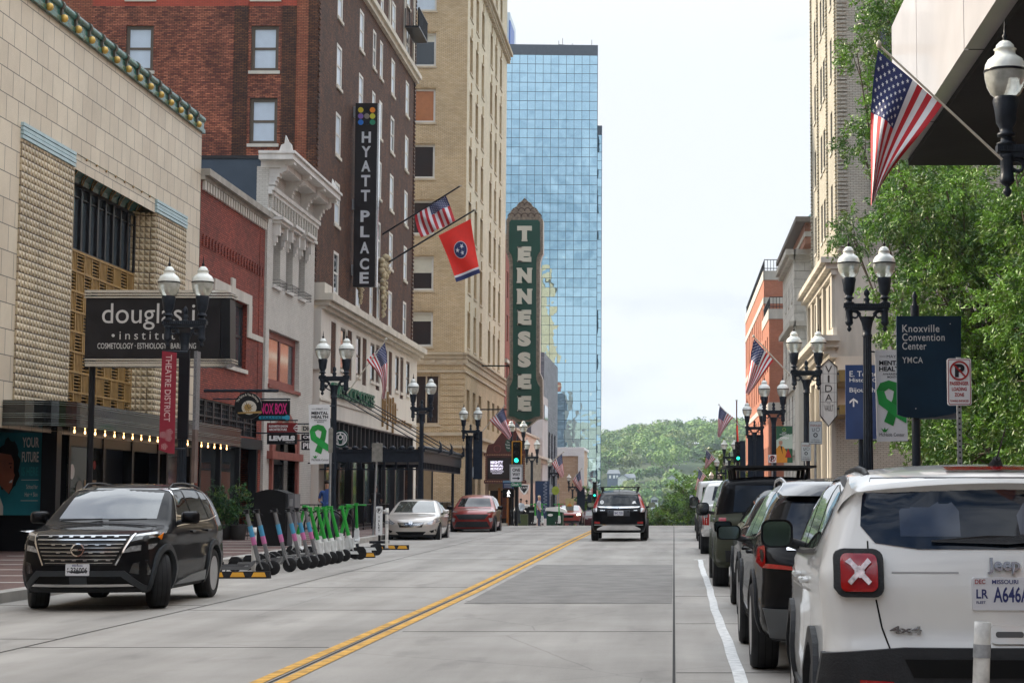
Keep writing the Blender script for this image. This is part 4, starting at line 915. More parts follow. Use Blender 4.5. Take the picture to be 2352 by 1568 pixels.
mb = MB(); mb.box(OX + .2, 20, -6, OY - .02, OB - .12, OB + .015); part('soffit', mb, [M('dark_soffit', (.022, .021, .02), .85, var=.3, scale=.8, bump=.3)], T)
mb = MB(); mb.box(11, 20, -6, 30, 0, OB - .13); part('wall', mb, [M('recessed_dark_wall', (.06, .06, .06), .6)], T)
mb = MB(); mb.box(5.2, 21, -6, 33, OT, 30); part('tower_block', mb, [panel], T)

T = thing('brick_building', 'row of brick buildings continuing along the left of the street behind the viewpoint', 'building', (-15.4, -60, 0)); mb = MB()
for (y0, y1, h, m) in ((-24, 0, 17, 0), (-52, -24, 12, 1), (-96, -52, 24, 0)): FL.wall(mb, y0, y1, -.5, h, [(a, a + 1.3, z, z + 2) for a in [y0 + 1.5 + 3 * k for k in range(int((y1 - y0) / 3))] for z in range(4, h - 3, 4)], .3, m); shell(mb, -36, XL - .003, y0, y1, -.5, h, m, 2)
mb.box(-15.9, -15.8, -96, 0, 0, 24, 3); part('wall', mb, [hb3, wb, roofing, darkglass], T)
T = thing('stone_building', 'row of stone and brick buildings along the right of the street behind the viewpoint', 'building', (8.7, -60, 0)); mb = MB()
for (y0, y1, h, m) in ((-30, -7, 19, 0), (-60, -30, 26, 1), (-100, -60, 15, 0)): FR.wall(mb, y0, y1, -.5, h, [(a, a + 1.4, z, z + 2.2) for a in [y0 + 1.5 + 3.2 * k for k in range(int((y1 - y0) / 3.3))] for z in range(4, h - 3, 4)], .3, m); mb.box(8.71, 30, y0, y1 - .01, h - .1, h, 2); mb.box(9.3, 30, y0, y1 - .02, -.5, h - .2, 3)
part('wall', mb, [ash, orb, roofing, darkglass], T)
T = thing('office_building', 'brick office block closing the street far behind the viewpoint', 'building', (0, -150, 0)); mb = MB(); f = Fac('L', -140.0)
mb.box(-30, 26, -150, -140, -1, 30); part('wall', mb, [greyb], T)
T = thing('office_building', 'brick office block set back behind the trees on the right', 'building', (24, 66, 0)); mb = MB(); mb.box(21, 40, 38, 94.5, -1, 20)
for k in range(16):
    for z in (3, 7, 11, 15): mb.box(20.95, 21, 40 + k * 3.4, 41.8 + k * 3.4, z, z + 2.2, 1)
part('wall', mb, [orb, darkglass], T)

# ================================================================ vegetation
leafA = M('bright_leaf', (.15, .30, .03), .5, var=.35, scale=1.5); leafB = M('mid_leaf', (.055, .135, .018), .5, var=.35, scale=1.5); leafC = M('olive_leaf', (.12, .19, .03), .5, var=.35, scale=1.5)
for mm in (leafA, leafB, leafC):
    bb = mm.node_tree.nodes['Principled BSDF']; bb.inputs['Subsurface Weight'].default_value = 0
    tr = mm.node_tree.nodes.new('ShaderNodeBsdfTranslucent'); ms_ = mm.node_tree.nodes.new('ShaderNodeMixShader'); ms_.inputs[0].default_value = .15
    src = bb.inputs['Base Color'].links[0].from_socket if bb.inputs['Base Color'].links else None
    if src: mm.node_tree.links.new(src, tr.inputs[0])
    out = mm.node_tree.nodes['Material Output']; mm.node_tree.links.new(bb.outputs[0], ms_.inputs[1]); mm.node_tree.links.new(tr.outputs[0], ms_.inputs[2]); mm.node_tree.links.new(ms_.outputs[0], out.inputs[0])
bark = M('bark', (.10, .075, .055), .9, var=.3, scale=6, bump=.5)
def leaf_mesh(name, leaves, mats, core=()):
    """leaves: (centre, along, across, material)"""
    vs = []; fs = []; ms = []
    for (c, a, b, m) in leaves:
        o = len(vs); vs += [c - a, c + b, c + a, c - b]; fs.append((o, o + 1, o + 2, o + 3)); ms.append(m)
    me = bpy.data.meshes.new(name); me.from_pydata([tuple(v) for v in vs], [], fs)
    for m in mats: me.materials.append(m)
    me.polygons.foreach_set('material_index', ms); me.update(); return me
def crown_leaves(rg, blobs, n, ln, wd, droop=.3, shell_=.55):
    out = []; vol = [b[3] * b[4] * b[5] for b in blobs]; tot = sum(v ** .67 for v in vol)
    for b, v in zip(blobs, vol):
        k = int(n * v ** .67 / tot); tw = max(6, k // 26); tone = rg.random()
        for _ in range(tw):
            # a twig: a short spray of leaves, mostly near the outside of the clump
            d = Vector((rg.gauss(0, 1), rg.gauss(0, 1), rg.gauss(0, 1))).normalized(); r = (shell_ + (1 - shell_) * rg.random()) * (1 + .16 * math.sin(5 * d.x + b[0]) * math.cos(4 * d.z + b[1]) + rg.uniform(-.06, .1))
            c = Vector((b[0] + d.x * b[3] * r, b[1] + d.y * b[4] * r, b[2] + d.z * b[5] * r))
            ax = (d + Vector((rg.uniform(-.6, .6), rg.uniform(-.6, .6), rg.uniform(-.7, .4) - droop * .5))).normalized()
            m = (0 if rg.random() < .15 + .5 * tone else (1 if rg.random() < .85 - .45 * tone else 2)); tl = ln * 3.4
            for q in range(26):
                t = rg.random(); s = c + ax * (t * tl) + Vector((rg.gauss(0, .3), rg.gauss(0, .3), rg.gauss(0, .3))) * ln
                la = (ax * .5 + Vector((rg.gauss(0, .6), rg.gauss(0, .6), rg.gauss(0, .5) - droop))).normalized() * ln * rg.uniform(.35, .6)
                lb = la.cross(Vector((rg.gauss(0, 1), rg.gauss(0, 1), rg.gauss(0, 1)))).normalized() * wd * .5
                out.append((s, la, lb, m))
    return out
def tree(name, label, x, y, z, h, blobs, n, ln, wd, tr=.2, seed=1, cat='tree', group=None, mats=None):
    rg = random.Random(seed); root = thing(name, label, cat, (x, y, z), 0, group)
    t = MB(); top = Vector((0, 0, h * .45)); t.tube((0, 0, -.2), (0, 0, h * .22), tr * 1.15, tr * .9, 10); t.tube((0, 0, h * .22), top, tr * .9, tr * .6, 10)
    for b in blobs:
        e = Vector((b[0], b[1], b[2])); s = Vector((0, 0, h * rg.uniform(.2, .42))); mid = s.lerp(e, .5) + Vector((rg.uniform(-.2, .2), rg.uniform(-.2, .2), rg.uniform(0, .3)))
        t.tube(s, mid, tr * .42, tr * .28, 7); t.tube(mid, e, tr * .28, tr * .1, 6)
        for _ in range(3): t.tube(mid.lerp(e, rg.random()), e + Vector((rg.uniform(-1, 1) * b[3], rg.uniform(-1, 1) * b[4], rg.uniform(-1, 1) * b[5])) * .8, tr * .12, tr * .04, 5)
    part('trunk', t, [bark], root, world=False)
    cr_ = link(bpy.data.objects.new('crown', leaf_mesh('crown', crown_leaves(rg, blobs, n, ln, wd), mats or [leafA, leafB, leafC]))); cr_.parent = root
    return root
def blobs_for(rg, cx, cz, rx, ry, rz, n, s):
    o = []
    while len(o) < n:
        d = Vector((rg.uniform(-1, 1), rg.uniform(-1, 1), rg.uniform(-1, 1)))
        if d.length > 1: continue
        k = rg.uniform(.8, 1.25) * s; o.append((cx + d.x * rx, d.y * ry, cz + d.z * rz, k, k, k * .8))
    return o
rg = random.Random(11)
b1 = [(rg.uniform(-2.4, 2.6), rg.uniform(-1.8, 1.8), rg.uniform(2.6, 9.4), k, k, k * .8) for k in [rg.uniform(.6, 1.15) for _ in range(44)]] + [(-3.2, 0, 8.6, .45, .5, .3), (-3.3, .2, 6.9, .4, .5, .3), (-3.2, 0, 3.2, .5, .5, .35), (-3.0, 0, 10.2, .5, .5, .35)]
tree('street_tree', 'large bright green tree on the right pavement under the concrete building', 8.75, 47, .15, 11, b1, 130000, .15, .042, .2, 5)
b2 = [(rg.uniform(-2.3, 4.2), rg.uniform(-1.6, 1.6), rg.uniform(1.9, 9.3), k, k, k * .85) for k in [rg.uniform(.65, 1.2) for _ in range(58)]]
tree('street_tree', 'bushy green tree behind the convention sign at the right edge', 9.2, 42.2, .15, 10, b2, 165000, .15, .042, .2, 6)
b3 = blobs_for(rg, 0, 11.8, 1.2, 1.2, 2.2, 7, .6) + [(-.6, 0, 13.8, .8, .8, .7), (-.7, 0, 15.6, .8, .8, .7), (-.6, 0, 16.9, .8, .8, .7), (-1.7, 0, 14.9, .5, .5, .3), (-1.6, 0, 12.2, .6, .5, .4), (-1.9, 0, 9.3, .6, .5, .45)]
tree('street_tree', 'slender tall tree whose top shows above the concrete fascia', 7.3, 54.5, .15, 15, b3, 26000, .16, .045, .16, 8)
for (u, vt, Y, r, lab, sd) in ((1578, 1072, 232, 2.1, 'dense bright green tree in the middle distance right of the wooded hill gap', 21), (1600, 1082, 222, 1.6, 'rounded tree beside the tall dense one at the road end', 22),
                              (1356, 1085, 236, 1.3, 'small light green tree at the foot of the glass tower', 23), (1545, 1150, 228, 1.5, 'low shadowed tree standing left of the dense bright tree', 24), (1512, 1172, 215, 1.4, 'low round bush just beyond the road crest', 25),
                              (1665, 1010, 176, 1.5, 'leafy street tree behind the far right lamps', 26), (1640, 1075, 196, 1.3, 'small street tree furthest up the right pavement', 27)):
    p = P(u, vt, Y=Y); g = gz(Y); h = p.z - g; rg2 = random.Random(sd)
    tree('street_tree' if sd != 25 else 'bush', lab, p.x, Y, g, h, blobs_for(rg2, 0, h * .58, r, r * .8, h * .36, 10, r * .55), 5200, .42, .16, .18, sd, cat='tree' if sd != 25 else 'bush')
# wooded ridge beyond the river
def hill_wood():
    rg = random.Random(4); L_ = []
    for q_ in range(600):
        y = rg.uniform(690, 1290); x = rg.uniform(-.062, .075) * y
        if q_ >= 560: y = 846 + 14 * (q_ % 2); x = -44 + (q_ - 560) * 1.9
        if 868 < y < 892 and rg.random() < .6: continue
        g = tz(x, y); h = rg.uniform(9, 15) if q_ < 560 else 9.6; r = rg.uniform(5.0, 8.5)
        if y < 900 and abs(x) < 45: h *= .5; r *= .62
        mt = rg.choice((0, 0, 1, 1, 2)); 
        for _b in range(9):
            d = Vector((rg.gauss(0, 1), rg.gauss(0, 1), abs(rg.gauss(0, .8)))).normalized(); c = Vector((x, y, g + h * .62)) + Vector((d.x * r * .6, d.y * r * .6, d.z * h * .28)); br = r * rg.uniform(.38, .6)
            for _q in range(46):
                e = Vector((rg.gauss(0, 1), rg.gauss(0, 1) - .3, rg.gauss(0, 1) + .25)).normalized(); s = c + e * br * rg.uniform(.85, 1.1)
                a = e.cross(Vector((rg.gauss(0, 1), rg.gauss(0, 1), rg.gauss(0, 1)))).normalized() * rg.uniform(.45, .95); b = (e + Vector((rg.gauss(0, .5), rg.gauss(0, .5), rg.gauss(0, .5)))).cross(a).normalized() * rg.uniform(.35, .7)
                L_.append((s, a, b, mt))
    me = leaf_mesh('hillside_woods', L_, [M('wood_leaf_light', (.155, .27, .045), .7, var=.25, scale=.05), M('wood_leaf_mid', (.082, .175, .032), .7, var=.25, scale=.05), M('wood_leaf_olive', (.15, .205, .045), .7, var=.25, scale=.05)])
    tag(link(bpy.data.objects.new('hillside_woods', me)), 'dense green woods covering the hillside beyond the river', 'woods', kind='stuff')
hill_wood()
def house(label, u, v, Y, wid, hgt, dep, wall, roof, gable_front=False):
    wid *= .86; p = P(u, v - 5, Y=Y); root = thing('house', label, 'house', (p.x, Y, p.z)); mb = MB(); w2 = wid / 2
    mb.box(-w2, w2, 0, dep, -3, hgt); part('wall', mb, [wall], root, world=False); mb = MB(); rh = wid * .32
    if gable_front: 
        for s in (-1, 1): mb.add([(s * (w2 + .4), -.5, hgt - .2), (0, -.5, hgt + rh), (0, dep + .5, hgt + rh), (s * (w2 + .4), dep + .5, hgt - .2), (s * (w2 + .4), -.5, hgt - .45), (0, -.5, hgt + rh - .3), (0, dep + .5, hgt + rh - .3), (s * (w2 + .4), dep + .5, hgt - .45)], [(0, 1, 2, 3), (4, 5, 6, 7), (0, 1, 5, 4), (2, 3, 7, 6), (0, 3, 7, 4)])
        mb2 = MB(); mb2.prism([(-w2, hgt), (w2, hgt), (0, hgt + rh - .3)], lambda a, b: (a, 0, b), lambda a, b: (a, .2, b)); part('gable', mb2, [wall], root, world=False)
    else:
        mb.add([(-w2 - .4, -.5, hgt - .1), (w2 + .4, -.5, hgt - .1), (w2 + .4, dep + .5, hgt - .1), (-w2 - .4, dep + .5, hgt - .1), (-w2 + .6, dep / 2, hgt + rh), (w2 - .6, dep / 2, hgt + rh)], [(0, 1, 5, 4), (2, 3, 4, 5), (0, 3, 4), (1, 2, 5), (0, 1, 2, 3)])
    part('roof', mb, [roof], root, world=False)
    for x in (-w2 * .55, w2 * .1, w2 * .6):
        m3 = MB(); m3.box(x - .5, x + .5, -.08, -.02, hgt * .45, hgt * .8); part('window', m3, [white_sign if 'blue' in label else darkglass], root, world=False)
groof = M('grey_shingle', (.15, .17, .19), .8); bhouse = M('blue_grey_siding', (.10, .14, .20), .7); whouse = M('white_siding', (.66, .68, .68), .7)
house('blue grey two storey house on the wooded hill beside the tower', 1409, 1112, 880, 7.0, 4.2, 7, bhouse, groof)
house('white gabled house on the wooded hill right of the blue grey one', 1430, 1115, 876, 5.4, 3.0, 9, whouse, groof, True)
house('long white house wing with grey roof beside the gabled white house', 1446, 1115, 880, 6.5, 3.0, 7, whouse, groof)
house('pale house with grey gable half hidden among the hill trees', 1543, 1117, 860, 6.8, 2.6, 7, whouse, groof, True)
house('small white house low on the hill above the black car', 1503, 1166, 800, 3.6, 3.4, 5, whouse, groof, True)
# ================================================================ street lamps
globe_m = M('ribbed_lamp_glass', (.80, .84, .74), .12, var=.25, scale=9, ior=1.3, trans=.55)
cap_m = M('milky_lamp_cap', (.70, .72, .66), .15, var=.12, scale=5, ior=1.6)
def lantern(root, x, z):
    mb = MB(); mb.lathe([(.06, 0), (.10, .01), (.10, .04), (.07, .05), (.075, .10), (.11, .16), (.125, .30), (.145, .40), (.135, .44)], (x, 0, z), 20)
    o = part('lantern', mb, [iron], root, world=False)
    mb = MB(); mb.lathe([(.12, .44), (.165, .48), (.205, .56), (.228, .66), (.232, .72)], (x, 0, z), 22, 0); part('globe', mb, [globe_m], o, world=False)
    mb = MB(); mb.lathe([(.237, .715), (.240, .73), (.237, .742)], (x, 0, z), 22, 1)
    mb.lathe([(.232, .742), (.222, .80), (.19, .86), (.135, .90), (.115, .92), (.112, .96), (.128, .975), (.10, .995), (.098, 1.02), (.06, 1.06), (.02, 1.075)], (x, 0, z), 22, 0)
    mb.lathe([(.03, 1.07), (.022, 1.09), (.035, 1.12), (.015, 1.15), (.012, 1.2), (.003, 1.30)], (x, 0, z), 8, 1); part('lamp_cap', mb, [cap_m, black_paint], o, world=False)
def lamp(label, x, y, z=None, H=4.95, rz=0):
    z = gz(y) + .15 if z is None else z
    r = thing('street_lamp', label, 'street lamp', (x, y, z), rz, 'twin globe street lamps along the kerbs')
    mb = MB(); mb.lathe([(.26, 0), (.26, .12), (.22, .18), (.20, .6), (.24, .68), (.16, .78), (.13, .95)], (0, 0, 0), 12)
    mb.lathe([(.115, .95), (.095, 2.6), (.085, H - .62)], (0, 0, 0), 24, flute=.16)
    mb.lathe([(.10, 0), (.105, .03), (.085, .06), (.095, .18), (.13, .36), (.15, .40)], (0, 0, H - .62), 14); part('post', mb, [iron], r, world=False)
    mb = MB(); mb.box(-.47, .47, -.075, .075, H - .03, H + .05); mb.box(-.44, .44, -.055, .055, H - .09, H - .03)
    for k in range(22): mb.box(-.45 + k * .042, -.43 + k * .042, -.085, .085, H - .02, H + .03)
    for s in (-1, 1):
        mb.lathe([(.075, 0), (.085, .03), (.075, .06), (.07, .26), (.09, .29), (.06, .31)], (s * .36, 0, H - .36), 12)
        mb.lathe([(.012, -.16), (.045, -.12), (.05, -.09), (.02, -.05), (.06, -.02), (.075, 0)], (s * .36, 0, H - .36), 10)
        pts = [(s * (.36 - .11 * math.cos(R(t)) * (1 - t / 800) - .12), 0, H - .17 + .07 * math.sin(R(t))) for t in range(0, 500, 36)]
        mb.path(pts, .022, 6); mb.path([(s * .08, 0, H - .34), (s * .14, 0, H - .2), (s * .2, 0, H - .12), (s * .30, 0, H - .09)], .03, 6)
        mb.lathe([(.10, .05), (.115, .07), (.065, .09), (.06, .17)], (s * .36, 0, H), 12)
    mb.lathe([(.07, .05), (.045, .09), (.075, .14), (.045, .17), (.035, .20), (.06, .24), (.055, .30), (.012, .36)], (0, 0, H), 10); part('bracket', mb, [iron], r, world=False)
    for s in (-1, 1): lantern(r, s * .36, H + .14)
    return r
def lampat(label, u, v, X):   # the crossbar is seen at (u, v)
    p = P(u, v, X=X); b = gz(p.y) + .15; return lamp(label, X, p.y, b, p.z - b)
LL1 = lampat('twin globe lamp in front of the cream tiled theatre, nearest on the left pavement', 425, 742, -10.4)
LL2 = lampat('twin globe lamp holding the ribbon banner in front of the white stone base', 768, 868, -10.35)
LL3 = lampat('twin globe lamp between the hotel marquee and the tan brick building', 969, 938, -10.3)
LL4 = lampat('twin globe lamp with a flag and dark sign back beside the tan brick building', 1081, 990, -10.3)
LL5 = lampat('twin globe lamp directly behind the yellow edged traffic light', 1188, 1014, -9.15)
LL6 = lamp('twin globe lamp just right of the lit theatre marquee beside a flag', -9.9, 150)
LL7 = lamp('twin globe lamp in front of the small rose brick shop', -9.8, 176)
LL8 = lamp('twin globe lamp furthest down the left pavement near the small tree', -9.7, 205)
LL9 = lamp('twin globe lamp beyond the marquee near the dark blue banner', -10.0, 128)
LR1 = lamp('twin globe lamp cropped by the right edge in front of the dark soffit', 4.0, 19.6, .15, 5.15)
LR2 = lampat('twin globe lamp carrying the ribbon banner on the right pavement', 1991, 703, 3.9)
LR3 = lampat('twin globe lamp left of the white theatre style blade sign', 1852, 855, 3.9)
LR4 = lampat('twin globe lamp carrying the green visitor banner', 1777, 945, 3.85)
LR5 = lampat('twin globe lamp behind the right hand traffic signals', 1733, 982, 3.95)
LR6 = lamp('twin globe lamp beside the red hanging flag beyond the junction', 3.9, 128)
LR7 = lamp('twin globe lamp before the leafy street trees on the far right pavement', 3.9, 150)
LR8 = lamp('twin globe lamp low on the slope left of the leafy street trees', 3.9, 172)
LR9 = lamp('last twin globe lamp visible down the right pavement', 3.9, 196)

# ================================================================ flags
f_red = M('flag_red', (.48, .012, .02), .7, var=.08, scale=8); f_white = M('flag_white', (.72, .72, .74), .7, var=.06, scale=8); f_blue = M('flag_navy', (.018, .028, .12), .7, var=.1, scale=8)
f_scarlet = M('flag_scarlet', (.88, .022, .006), .6, var=.05, scale=4); pole_m = M('pale_flag_pole', (.50, .46, .38), .4, var=.1); pole_b = M('black_flag_pole', (.02, .02, .022), .4)
for mm in (f_red, f_white, f_blue, f_scarlet): pass
def bez(pts, s):
    pts = [Vector(p) for p in pts]
    while len(pts) > 1: pts = [a.lerp(b, s) for a, b in zip(pts, pts[1:])]
    return pts[0]
def flag(label, Y, base, tip, top, bot, kind='us', wave=.10, folds=2.5, group='national flags on angled poles', pr=.02, pm=None, ph=0):
    """base, tip: ends of the pole; top, bot: Bezier points (photo pixels at depth Y) from the pole along the canton edge and the other edge of the cloth"""
    q = lambda c: P(c[0], c[1], Y=Y)
    b, t = q(base), q(tip); root = thing('flag', label, 'flag', b, 0, group)
    mb = MB(); mb.tube(b, t, pr, pr * .85, 8); d = (t - b).normalized(); mb.lathe([(.01, -.03), (pr * 1.9, -.015), (pr * 2.2, .02), (.01, .055)], t + d * .02, 8, 1)
    part('pole', mb, [pm or pole_m, pole_m], root)
    T_ = [q(c) for c in top]; B_ = [q(c) for c in bot]
    def fn(s, k):    # s along the fly, k from canton edge to the other edge
        p = bez(T_, s).lerp(bez(B_, s), k); L0 = (T_[0] - B_[0]).length
        p.y += wave * L0 * math.sin((k * folds + s * .6 + ph) * 2 * math.pi) * min(1, s * 2.2 + .08); return p
    mb = MB()
    if kind == 'us':
        n = 26
        for j in range(13):
            for sub in range(3):
                k0, k1 = (j + sub / 3) / 13, (j + (sub + 1) / 3) / 13
                for i in range(n):
                    s0, s1 = i / n, (i + 1) / n; m = 2 if (j < 7 and s1 <= .405) else (0 if j % 2 == 0 else 1)
                    mb.add([fn(s0, k0), fn(s1, k0), fn(s1, k1), fn(s0, k1)], [(0, 1, 2, 3)], m, True)
        off = Vector((0, -.012, 0))
        for r in range(9):
            for c in range(6 if r % 2 == 0 else 5):
                cs = .4 * ((c * 2 + (1 if r % 2 == 0 else 2)) / 12); ck = 7 / 13 * (r + 1) / 10
                mb.poly(star(cs, ck, .0165, R(90)), lambda a, b_: fn(a, (b_ - ck) * 1.5 + ck) + off, 1); mb.poly(star(cs, ck, .0165, R(90)), lambda a, b_: fn(a, (b_ - ck) * 1.5 + ck) - off, 1)
        hm = 1
    else:
        n = 24
        for i in range(n):
            for j in range(12):
                s0, s1 = i / n, (i + 1) / n; m = 3 if s1 < .90 else (1 if s1 < .93 else 2)
                mb.add([fn(s0, j / 12), fn(s1, j / 12), fn(s1, (j + 1) / 12), fn(s0, (j + 1) / 12)], [(0, 1, 2, 3)], m, True)
        if kind == 'tn':
            off = Vector((0, -.02, 0)); off2 = off * 1.6; off3 = off * 2.2
            mb.poly(circ(.45, .5, .165, 26, .23), lambda a, b_: fn(a, b_) + off, 1); mb.poly(circ(.45, .5, .152, 26, .212), lambda a, b_: fn(a, b_) + off2, 2)
            for ang in (100, 220, 340): mb.poly([(.45 + (x) * .72, .5 + z) for x, z in star(.10 * math.cos(R(ang)), .105 * math.sin(R(ang)), .075, R(ang))], lambda a, b_: fn(a, b_) + off3, 1)
    part('cloth', mb, [f_red, f_white, f_blue, f_scarlet], root); return root
flag('large striped flag hanging from the lamp at the right edge', 19.3, (2302, 367), (2022, 107), [(2017, 116), (1992, 240), (2006, 350), (1999, 474)], [(2164, 242), (2105, 330), (2040, 380), (2007, 462)], wave=.085, folds=1.6, pr=.014)
flag('striped flag on the upper of two black poles at the hotel sign', 95, (868, 545), (1056, 428), [(1024, 449), (1036, 478), (1046, 508)], [(952, 491), (954, 520), (968, 546)], wave=.06, folds=2.2, pr=.05, pm=pole_b)
flag('scarlet flag with three white stars in a blue disc below the striped one', 94, (893, 602), (1089, 483), [(1081, 503), (1090, 570), (1103, 627)], [(1007, 541), (1030, 590), (1048, 648)], kind='tn', wave=.03, folds=1, group='flags on the hotel poles', pr=.05, pm=pole_b)
flag('striped flag angled from the lamp before the white stone hotel base', 54.5, (797, 903), (886, 781), [(884, 787), (890, 830), (893, 860), (884, 917)], [(842, 826), (858, 850), (884, 860), (876, 914)], wave=.10, folds=1.6, ph=.2)
flag('striped flag on the lamp left of the theatre marquee', 90, (1108, 990), (1158, 932), [(1156, 935), (1162, 958), (1170, 985), (1176, 1000)], [(1124, 965), (1136, 978), (1152, 990), (1168, 1010)], wave=.06, folds=2)
flag('striped flag between the marquee and the buff brick shop', 127, (1259, 1066), (1294, 1038), [(1291, 1041), (1292, 1062), (1295, 1078), (1295, 1092)], [(1268, 1063), (1274, 1075), (1282, 1085), (1290, 1098)], wave=.07, folds=2, pr=.028)
flag('striped flag before the rose brick shop wall', 160, (1308, 1108), (1336, 1076), [(1333, 1080), (1334, 1100), (1336, 1110), (1338, 1122)], [(1314, 1100), (1320, 1112), (1326, 1120), (1333, 1128)], wave=.07, folds=2, pr=.03)
flag('striped flag in front of the small light green tree', 200, (1350, 1133), (1372, 1108), [(1369, 1112), (1371, 1123), (1374, 1132), (1375, 1142)], [(1356, 1124), (1361, 1132), (1366, 1138), (1372, 1146)], wave=.07, folds=2, pr=.03)
flag('striped flag hanging off the lamp by the white blade sign', 52.6, (1812, 858), (1732, 774), [(1732, 778), (1722, 815), (1722, 860), (1712, 900)], [(1777, 828), (1758, 850), (1742, 880), (1718, 908)], wave=.08, folds=1.7)
flag('striped flag projecting over the street near the red hanging flag', 91, (1700, 980), (1652, 930), [(1653, 933), (1648, 955), (1650, 980), (1648, 1003)], [(1684, 958), (1672, 970), (1664, 985), (1653, 1004)], wave=.08, folds=1.8)
flag('striped flag beside the far leafy street trees', 150, (1650, 1060), (1621, 1030), [(1622, 1033), (1620, 1050), (1621, 1060), (1618, 1074)], [(1643, 1053), (1636, 1060), (1630, 1068), (1620, 1077)], wave=.08, folds=1.8, pr=.03)
flag('striped flag above the white pickup on the right', 118, (1628, 1100), (1604, 1074), [(1605, 1077), (1602, 1095), (1600, 1112), (1596, 1124)], [(1622, 1092), (1614, 1104), (1606, 1115), (1600, 1126)], wave=.08, folds=1.8, pr=.024)
r = flag('narrow scarlet flag hanging limp on an upright pole', 120, (1692, 1200), (1692, 920), [(1692, 945), (1697, 980), (1697, 1030), (1698, 1048)], [(1690, 1060), (1689, 1060), (1688, 1060), (1687, 1062)], kind='red', wave=.1, group='scarlet flags on upright poles', pr=.05, pm=M('rust_red_pole', (.12, .03, .02), .5))

# ================================================================ blade signs, banners and plates
def board(mb, fac, u0, u1, v0, v1, d0, d1, m=0, r=0):
    a0, z0 = fac.px(u0, v1); a1, z1 = fac.px(u1, v0)
    if r: mb.prism(rrect(a0, a1, z0, z1, r), lambda a, b: fac.pt(a, b, d0), lambda a, b: fac.pt(a, b, d1), m)
    else: fac.box(mb, a0, a1, z0, z1, d0, d1, m)
class PX:
    """a plate facing the camera at depth Y, addressed in photograph pixels"""
    def __init__(s, Y): s.f = Fac('N', Y); s.Y = Y
    def __call__(s, d): return lambda u, v: (lambda q: s.f.pt(q[0], q[1], d))(s.f.px(u, v))
    def t(s, mb, st, u0, u1, v0, v1, m=0, d=.03, bold=0.0, ext=0.0, keep=False, spacing=1.0):
        a0, z0 = s.f.px(u0, v1); a1, z1 = s.f.px(u1, v0)
        text(mb, st, (lambda a, z, e=0: s.f.pt(a, z, d + e)), a0, a1, z0, z1, m, bold, ext, keep=keep, spacing=spacing)
    def poly(s, mb, pts, m=0, d=.03): mb.poly(pts, s(d), m)
    def slab(s, mb, pts, d0, d1, m=0): mb.prism(pts, s(d0), s(d1), m)
def ribbon(pxf, mb, cx, cy, w, h, m1, m2, d):
    """awareness ribbon: a loop with crossing tails, centred on (cx, cy)"""
    a = [(cx - .5 * w, cy - .28 * h), (cx - .36 * w, cy - .44 * h), (cx - .05 * w, cy - .5 * h), (cx + .25 * w, cy - .45 * h), (cx + .42 * w, cy - .28 * h), (cx + .36 * w, cy - .02 * h), (cx + .12 * w, cy + .5 * h), (cx - .22 * w, cy + .40 * h), (cx + .10 * w, cy - .10 * h), (cx + .14 * w, cy - .26 * h), (cx - .05 * w, cy - .32 * h), (cx - .2 * w, cy - .26 * h)]
    pxf.poly(mb, a, m1, d)
    b = [(cx - .5 * w, cy - .28 * h), (cx - .22 * w, cy - .26 * h), (cx - .12 * w, cy - .10 * h), (cx + .62 * w, cy + .22 * h), (cx + .60 * w, cy + .44 * h), (cx + .2 * w, cy + .30 * h), (cx - .42 * w, cy + .02 * h)]
    pxf.poly(mb, b, m2, d + .004)
grn1 = M('ribbon_green', (.01, .26, .035), .5, var=.15, scale=5); grn2 = M('ribbon_light_green', (.015, .36, .06), .5, var=.15, scale=5); inkb = M('black_ink', (.02, .02, .025), .6, var=0)
navy = M('navy_sign', (.012, .045, .16), .35, var=.15, scale=2); deepnavy = M('dark_teal_navy_sign', (.006, .024, .045), .45, var=.3, scale=1.5); crim = M('crimson_banner', (.25, .010, .028), .7, var=.1, scale=5)
silver = M('silver_letter', (.55, .54, .52), .4, var=0); creaml = M('cream_bulb_letter', (.62, .60, .52), .45, var=0); theatre_green = M('theatre_green', (.008, .065, .045), .3, var=.12, scale=.8); bulbbrown = M('bronze_bulb_border', (.23, .18, .14), .5, var=.4, scale=6)

# black blade of the theatre building on its own post
T = thing('blade_sign', 'black stretched banner sign reading institute on a steel frame before the tiled theatre', 'sign', P(210, 840, Y=40.6)); p = PX(40.6)
mb = MB(); board(mb, p.f, 212, 520, 690, 826, 0, .5, 0); part('sign_face', mb, [M('black_banner_vinyl', (.018, .017, .019), .32, var=.3, scale=2.5)], T)
mb = MB()
pts = [(212, 672), (528, 672), (540, 676), (546, 684), (546, 836), (540, 842), (528, 845), (212, 845)]
p.slab(mb, [(212, 672), (530, 672), (543, 678), (212, 678)], 0, .52, 1); p.slab(mb, [(212, 838), (543, 838), (530, 845), (212, 845)], 0, .52, 1)
p.slab(mb, [(520, 690), (528, 690), (541, 692), (541, 826), (520, 826)], .0, .5, 0)
for v in (681, 687, 828, 834): p.slab(mb, [(212, v), (546, v), (546, v + 3), (212, v + 3)], -.02, .54, 1)
board(mb, p.f, 205, 212, 668, 850, .1, .35, 0); part('sign_frame', mb, [black_paint, chrome], T)
mb = MB(); a, z = p.f.px(208, 1000); mb.tube((a, 40.6, gz(40) + .15), (a, 40.6, p.f.px(208, 670)[1]), .07, n=10); part('post', mb, [black_paint], T)
mb = MB(); p.t(mb, 'douglas j', 250, 462, 702, 762, 0, .51, bold=.0); p.t(mb, 'institute', 290, 436, 766, 784, 0, .51, spacing=1.5); p.poly(mb, circ(276, 775, 3.6, 12), 0, .51)
